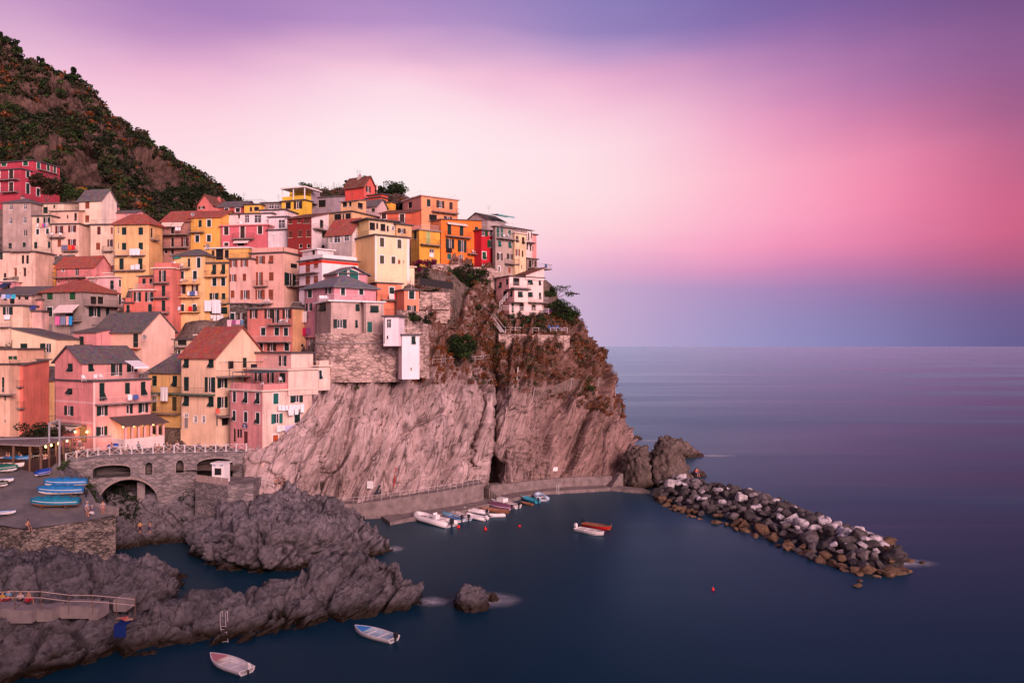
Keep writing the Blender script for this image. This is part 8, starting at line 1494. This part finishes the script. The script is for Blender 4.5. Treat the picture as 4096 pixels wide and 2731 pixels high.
def slope_rail(label, pxs, h=1.0, m_=M_RAILW, n=2, post=True, r=.035, lift=.05):
    pts = []
    for (u0,v0),(u1,v1) in zip(pxs, pxs[1:]):
        for k_ in range(n): u, v = u0+(u1-u0)*k_/n, v0+(v1-v0)*k_/n; q = hit(u, v)[0]; pts.append(q if q is not None else None)
    pts.append(hit(*pxs[-1])[0]); pts = [q for q in pts if q is not None]; mb = MB()
    for a, b in zip(pts, pts[1:]):
        if (a-b).length > 7: continue
        mb.bar(a+up*h, b+up*h, r); mb.bar(a+up*h*.5, b+up*h*.5, r*.8)
    for a in pts: mb.bar(a-up*.2, a+up*h, r*1.1)
    t = mb.build('railing', m_); tag(center_origin(t), label, 'railing')
slope_rail('grey pipe railing across the scrub slope below the fig tree', [(1730,1460),(1800,1455),(1900,1448),(2035,1432)], 1.0, M_RAILW, 4)
slope_rail('white pipe railing along the villa garden edge', [(2002,1328),(2080,1330),(2180,1332),(2270,1330)], 1.0, M_RAILW, 4, r=.05)
slope_rail('thin railing on the rock beside the kiosk platform', [(1018,1935),(1060,1945),(1110,1960)], 1.0, M_RAILW, 3)
for lb, pts, m_ in (('white drainpipe zigzagging down the rubble wall beside the slim tower',((1710,1187),(1713,1220),(1708,1245),(1706,1260)),M_WHITE),('white drainpipe running down beside the white buttress house',((1712,1325),(1708,1365),(1714,1400),(1718,1440)),M_WHITE),('short white post standing in the rust coloured scrub',((2073,1468),(2070,1520)),M_WHITE),('pale plank lying across the bare cliff slab',((1497,1835),(1562,1792)),M_WHITE),('red and white ranging pole leaning in a cliff crack',((1582,1870),(1574,1965)),B_RED),('white pipe lying high on the ribbed cliff',((2092,1645),(2108,1660)),M_WHITE)):
    Q = [hit(*q) for q in pts]; Q = [h_[0]+h_[1]*.12*(1 if h_[1].dot(Vector((0,-1,.2))) > 0 else -1) for h_ in Q if h_[0] is not None]; mb = MB(); mb.path(Q, .09, 6); t = mb.build('pipe' if 'pipe' in lb else 'pole', m_)
    if t: tag(center_origin(t), lb, 'pipe' if 'pipe' in lb else 'pole')
def panel(u, v, w_, h_, m_, name, label, cat):
    q, n = hit(u, v); 
    if n.y > 0: n = -n
    n = Vector((n.x*.3, -1, 0)).normalized(); ex2 = Vector((-n.y, n.x, 0)); ex2 = ex2 if ex2.x > 0 else -ex2; mb = MB(); mb.box(q-ex2*w_/2+n*.9-Vector((0,0,h_/2)), ex2*w_, -n*.9, Vector((0,0,h_))) if False else mb.box(q-ex2*w_/2+n*.5-Vector((0,0,h_/2)), ex2*w_, n*.06, Vector((0,0,h_))); 
    for s_ in (-.4,.4): mb.bar(q+ex2*w_*s_+n*.52-Vector((0,0,h_*.3)), q+ex2*w_*s_-n*.6-Vector((0,0,h_*.3)), .04)
    t = mb.build(name, m_); tag(center_origin(t), label, cat)
panel(1486,1936,1.05,1.15,M_WHITE,'notice_board','square white notice board on the cliff above the dark container','sign'); panel(2218,1874,.95,.75,M_WHITE,'notice_board','white notice board on the ribbed cliff near the quay end','sign')
q = hit(1500,1977)[0]; root = empty('container', q, 'black box container on the cliff path under the white notice board', 'container'); mb = MB(); mb.cbox((q.x,q.y-.2,q.z+.75), 1.9,1.0,1.4,.3); mb.build('body', plain('black_plastic',(.012,.012,.018),.4), root); mb = MB(); mb.cbox((q.x,q.y-.2,q.z+1.5), 2.0,1.1,.12,.3); mb.build('lid', plain('black_plastic',(.012,.012,.018),.4), root)
def ladder(label, a, b, w_=.45, m_=M_RAILW, n=7, hoops=False):
    a, b = Vector(a), Vector(b); root = empty('ladder', a, label, 'ladder'); x = Vector((w_/2,0,0)); mb = MB(); mb.bar(a-x, b-x, .03, 6); mb.bar(a+x, b+x, .03, 6); mb.build('stile', m_, root); mb = MB()
    for k_ in range(1, n): q = a.lerp(b, k_/n); mb.bar(q-x, q+x, .022, 5)
    mb.build('rung', m_, root)
    if hoops:
        mb = MB()
        for s_ in (-x, x): mb.path([b+s_, b+s_+Vector((0,0,1.0)), b+s_+Vector((0,.55,1.0)), b+s_+Vector((0,.55,0))], .025, 5)
        mb.build('handrail', m_, root)
q = W(905,2575,0); q2 = hit(893,2495)[0]; ladder('steel bathing ladder on the dark foreground ridge', q+Vector((0,-.05,-.3)), Vector((q2.x,q2.y-.1,q2.z+.1)), .5, M_RAILW, 8, True)
q = LO[7]+Vector((2.2,-.1,0)); ladder('white steel ladder on the landing quay', q+Vector((0,0,-.6)), q+Vector((0,0,1.4)), .45, M_RAILW, 6)
I_ = HF('pale pink flat roofed'); f = I_['fA']; f.crop = 'B'; a1, a2 = f.pt(1190,480), f.pt(1245,295); ladder('dark wooden ladder leaning on the pale pink flat roofed house', f.at(a1[0],a1[1],1.0), f.at(a2[0],a2[1],.15), .45, M_WOOD, 9)
# sun steps with rope in the foreground
root = empty('concrete_steps', hit(300,2440)[0], 'stepped concrete sun terrace with rope railing on the foreground rocks', 'steps'); st_px = [(0,2425),(70,2425),(175,2424),(285,2432),(380,2440),(475,2448),(548,2455)]; SP = [hit(u, v)[0] for u, v in st_px]; zz = max(q.z for q in SP[:3])+.15
for i in range(len(SP)-1):
    a, b = SP[i], SP[i+1]; z = zz-.14*i; yb = a.y; mb = MB(); mb.box(Vector((a.x,min(a.y,b.y)-1.0,z-1.1)), Vector((b.x-a.x,0,0)), Vector((0,1.9,0)), Vector((0,0,1.1))); mb.build('step', M_CONC, root)
rope = [P(u, v, 67.8) for u, v in ((-30,2368),(60,2364),(165,2365),(275,2379),(370,2380),(465,2388),(540,2396))]; rope2 = [q-Vector((0,0,.52)) for q in rope]
mb = MB(); mb.path(rope, .035, 5); mb.path(rope2, .035, 5); mb.build('rope', plain('rope',(.52,.38,.34),.9), root); mb = MB()
for q in rope[1:]: mb.bar(q+up*.1, q-up*1.6, .035, 6)
mb.build('rope_post', M_WOOD, root)
q = P(505,2452,66.6); person((q.x,q.y,zz-.14*5+.02), 1.3, 'lie', None, (.5,.1,.1), 'sunbather lying on a towel at the end of the concrete steps', hair=0)
mb = MB(); mb.box(Vector((q.x-.5,q.y-1.05,zz-.72)), Vector((1.0,0,0)), Vector((0,1.4,0)), Vector((0,0,.02))); mb.box(Vector((q.x-.5,q.y-1.08,zz-1.7)), Vector((1.0,0,0)), Vector((0,.02,0)), Vector((0,0,1.0))); t = mb.build('towel', cl_((.012,.03,.16))); tag(center_origin(t), 'dark blue towel draped over the end of the concrete steps', 'towel')
# villa stair rails, sunbeds, lower terrace
I_ = VIL; f = I_['fB']; f.crop = 'H'
def make_sunbed():
    r = empty('sunbed', (0,0,0), 'blue sunbed', 'sunbed', 'sunbeds in the villa garden'); mb = MB(); mb.slab([Vector((-.3,-.9,.35)),Vector((.3,-.9,.35)),Vector((.3,.35,.35)),Vector((-.3,.35,.35))], .06); mb.build('seat', plain('blue_canvas',(.05,.12,.35),.8), r); mb = MB(); mb.slab([Vector((-.3,.35,.36)),Vector((.3,.35,.36)),Vector((.3,.85,.95)),Vector((-.3,.85,.95))], .06); mb.build('backrest', plain('blue_canvas',(.05,.12,.35),.8), r)
    for sx in (-.26,.26):
        for sy in (-.8,.3): mb = MB(); mb.bar((sx,sy,.3), (sx,sy,0), .025, 5); mb.build('leg', M_PLAST, r)
    return r
SB = make_sunbed()
for u, lb in ((2190,'leftmost blue sunbed in the villa garden'),(2208,'second blue sunbed in the villa garden'),(2226,'third blue sunbed beside the white towel'),(2240,'rightmost blue sunbed in the villa garden')): q = hit(u, 1322)[0]; place(SB, US, (q.x, q.y-.2, q.z+.1), rw.uniform(.6,1.0), lb)
mb = MB(); a_, b_ = f.at(-3.0,0,2.6), f.at(-.4,0,1.6)
pA, pB, pC = P(1976,1262,158.5), P(2010,1237,158.0), P(2195,1248,163)
for p, q in ((pA,pB),(pB,pC)):
    n = max(2, int((q-p).length/1.6))
    for z in (0,.35,.7): mb.bar(p+up*z, q+up*z, .045)
    for i in range(n+1): r_ = p.lerp(q, i/n); mb.bar(r_-up*.5, r_+up*.75, .05)
t = mb.build('railing', M_RAILW); tag(center_origin(t), 'white triple bar railing along the villa terrace and stair head', 'railing')
mb = MB(); pA, pB = P(1998,1222,158.4), P(2030,1185,159.4)
for z in (0,.35,.7): mb.bar(pA+up*z, pB+up*z, .045)
for i in range(4): r_ = pA.lerp(pB, i/3); mb.bar(r_-up*.4, r_+up*.75, .045)
t = mb.build('railing', M_RAILW); tag(center_origin(t), 'white stair railing climbing the pink side of the villa', 'railing')
mb = MB(); pA, pB = P(1963,1275,157.5), P(2003,1328,155.5)
for s_ in (0,.7): mb.bar(pA+Vector((s_,0,0)), pB+Vector((s_,0,0)), .06); mb.bar(pA+Vector((s_,0,.9)), pB+Vector((s_,0,.9)), .04)
for i in range(15): r_ = pA.lerp(pB, i/14); mb.bar(r_, r_+Vector((.7,0,0)), .05)
t = mb.build('stairs', M_RAILW); tag(center_origin(t), 'steep metal stairs from the villa down to its garden', 'stairs')
a, b = P(1678,1120,150.5), P(1812,1138,152.5); d = b-a; mb = MB(); mb.box(a-up*.9, d, Vector((0,.5,0)), up*1.35); t = mb.build('planter', plain('black_mesh',(.02,.018,.02),.8)); tag(center_origin(t), 'long black planter screen above the vine pergola', 'planter')
# roof deck rails on the ridge row and satellite dishes
for u, v, Y, lb in ((832,985,149,'dark satellite dish on the narrow yellow house roof'),(578,1348,137,'pale satellite dish on the big peach house gable'),(772,858,164,'dark satellite dish on the red roof of the golden yellow house')):
    q = P(u, v, Y); root = empty('satellite_dish', q, lb, 'satellite dish'); n = 12; mb = MB(); rings = [[q+Vector((r_*math.cos(t), -.12+.28*(1-r_/.42)*.6, r_*math.sin(t))) for t in np.linspace(0,6.283,n+1)[:-1]] for r_ in (.42,.28,.02)]; mb.loft(rings, capa=False); mb.build('dish', plain('dish_grey',(.30,.26,.26),.5), root); mb = MB(); mb.bar(q, q+Vector((0,.3,-.9)), .03, 5); mb.bar(q+Vector((0,0,-.3)), q+Vector((0,-.45,0)), .02, 4); mb.build('bracket', M_IRON, root)
ac = HF('pink rooftop house'); f = ac['fA']; f.crop = 'A'; t, z = f.pt(1422,820); mb = MB(); f.bx(mb, t-.45, t+.45, z-.32, z+.32, .05, .4); o = mb.build('air_conditioner', M_WHITE, ac['root']); mb = MB(); mb.loft([[f.at(t-.12+.22*math.cos(k_), z+.22*math.sin(k_), d_) for k_ in np.linspace(0,6.283,13)[:-1]] for d_ in (.39,.42)]); mb.build('fan_grille', M_IRON, o)
ac = HF('three storey pink'); 
# motorboat cluster of outboard engines by the covered boats
for i, (x, y) in enumerate(((985,735),(1040,700),(1080,745))):
    q = hit(*Kp(x, y))[0]; root = empty('outboard_motor', q, ['white cowled outboard motor behind the covered boats','grey outboard motor leaning behind the covered boats','dark outboard motor nearest the bank behind the covered boats'][i], 'motor', 'spare outboard motors on the ramp'); mb = MB(); mb.ball(q+Vector((0,0,.75)), .3,.22,.26, 9, 5); mb.build('cowl', [B_WHITE,B_RUB,B_DARK][i], root); mb = MB(); mb.cbox(q+Vector((0,0,.25)), .16,.14,.7); mb.build('leg', B_DARK, root)
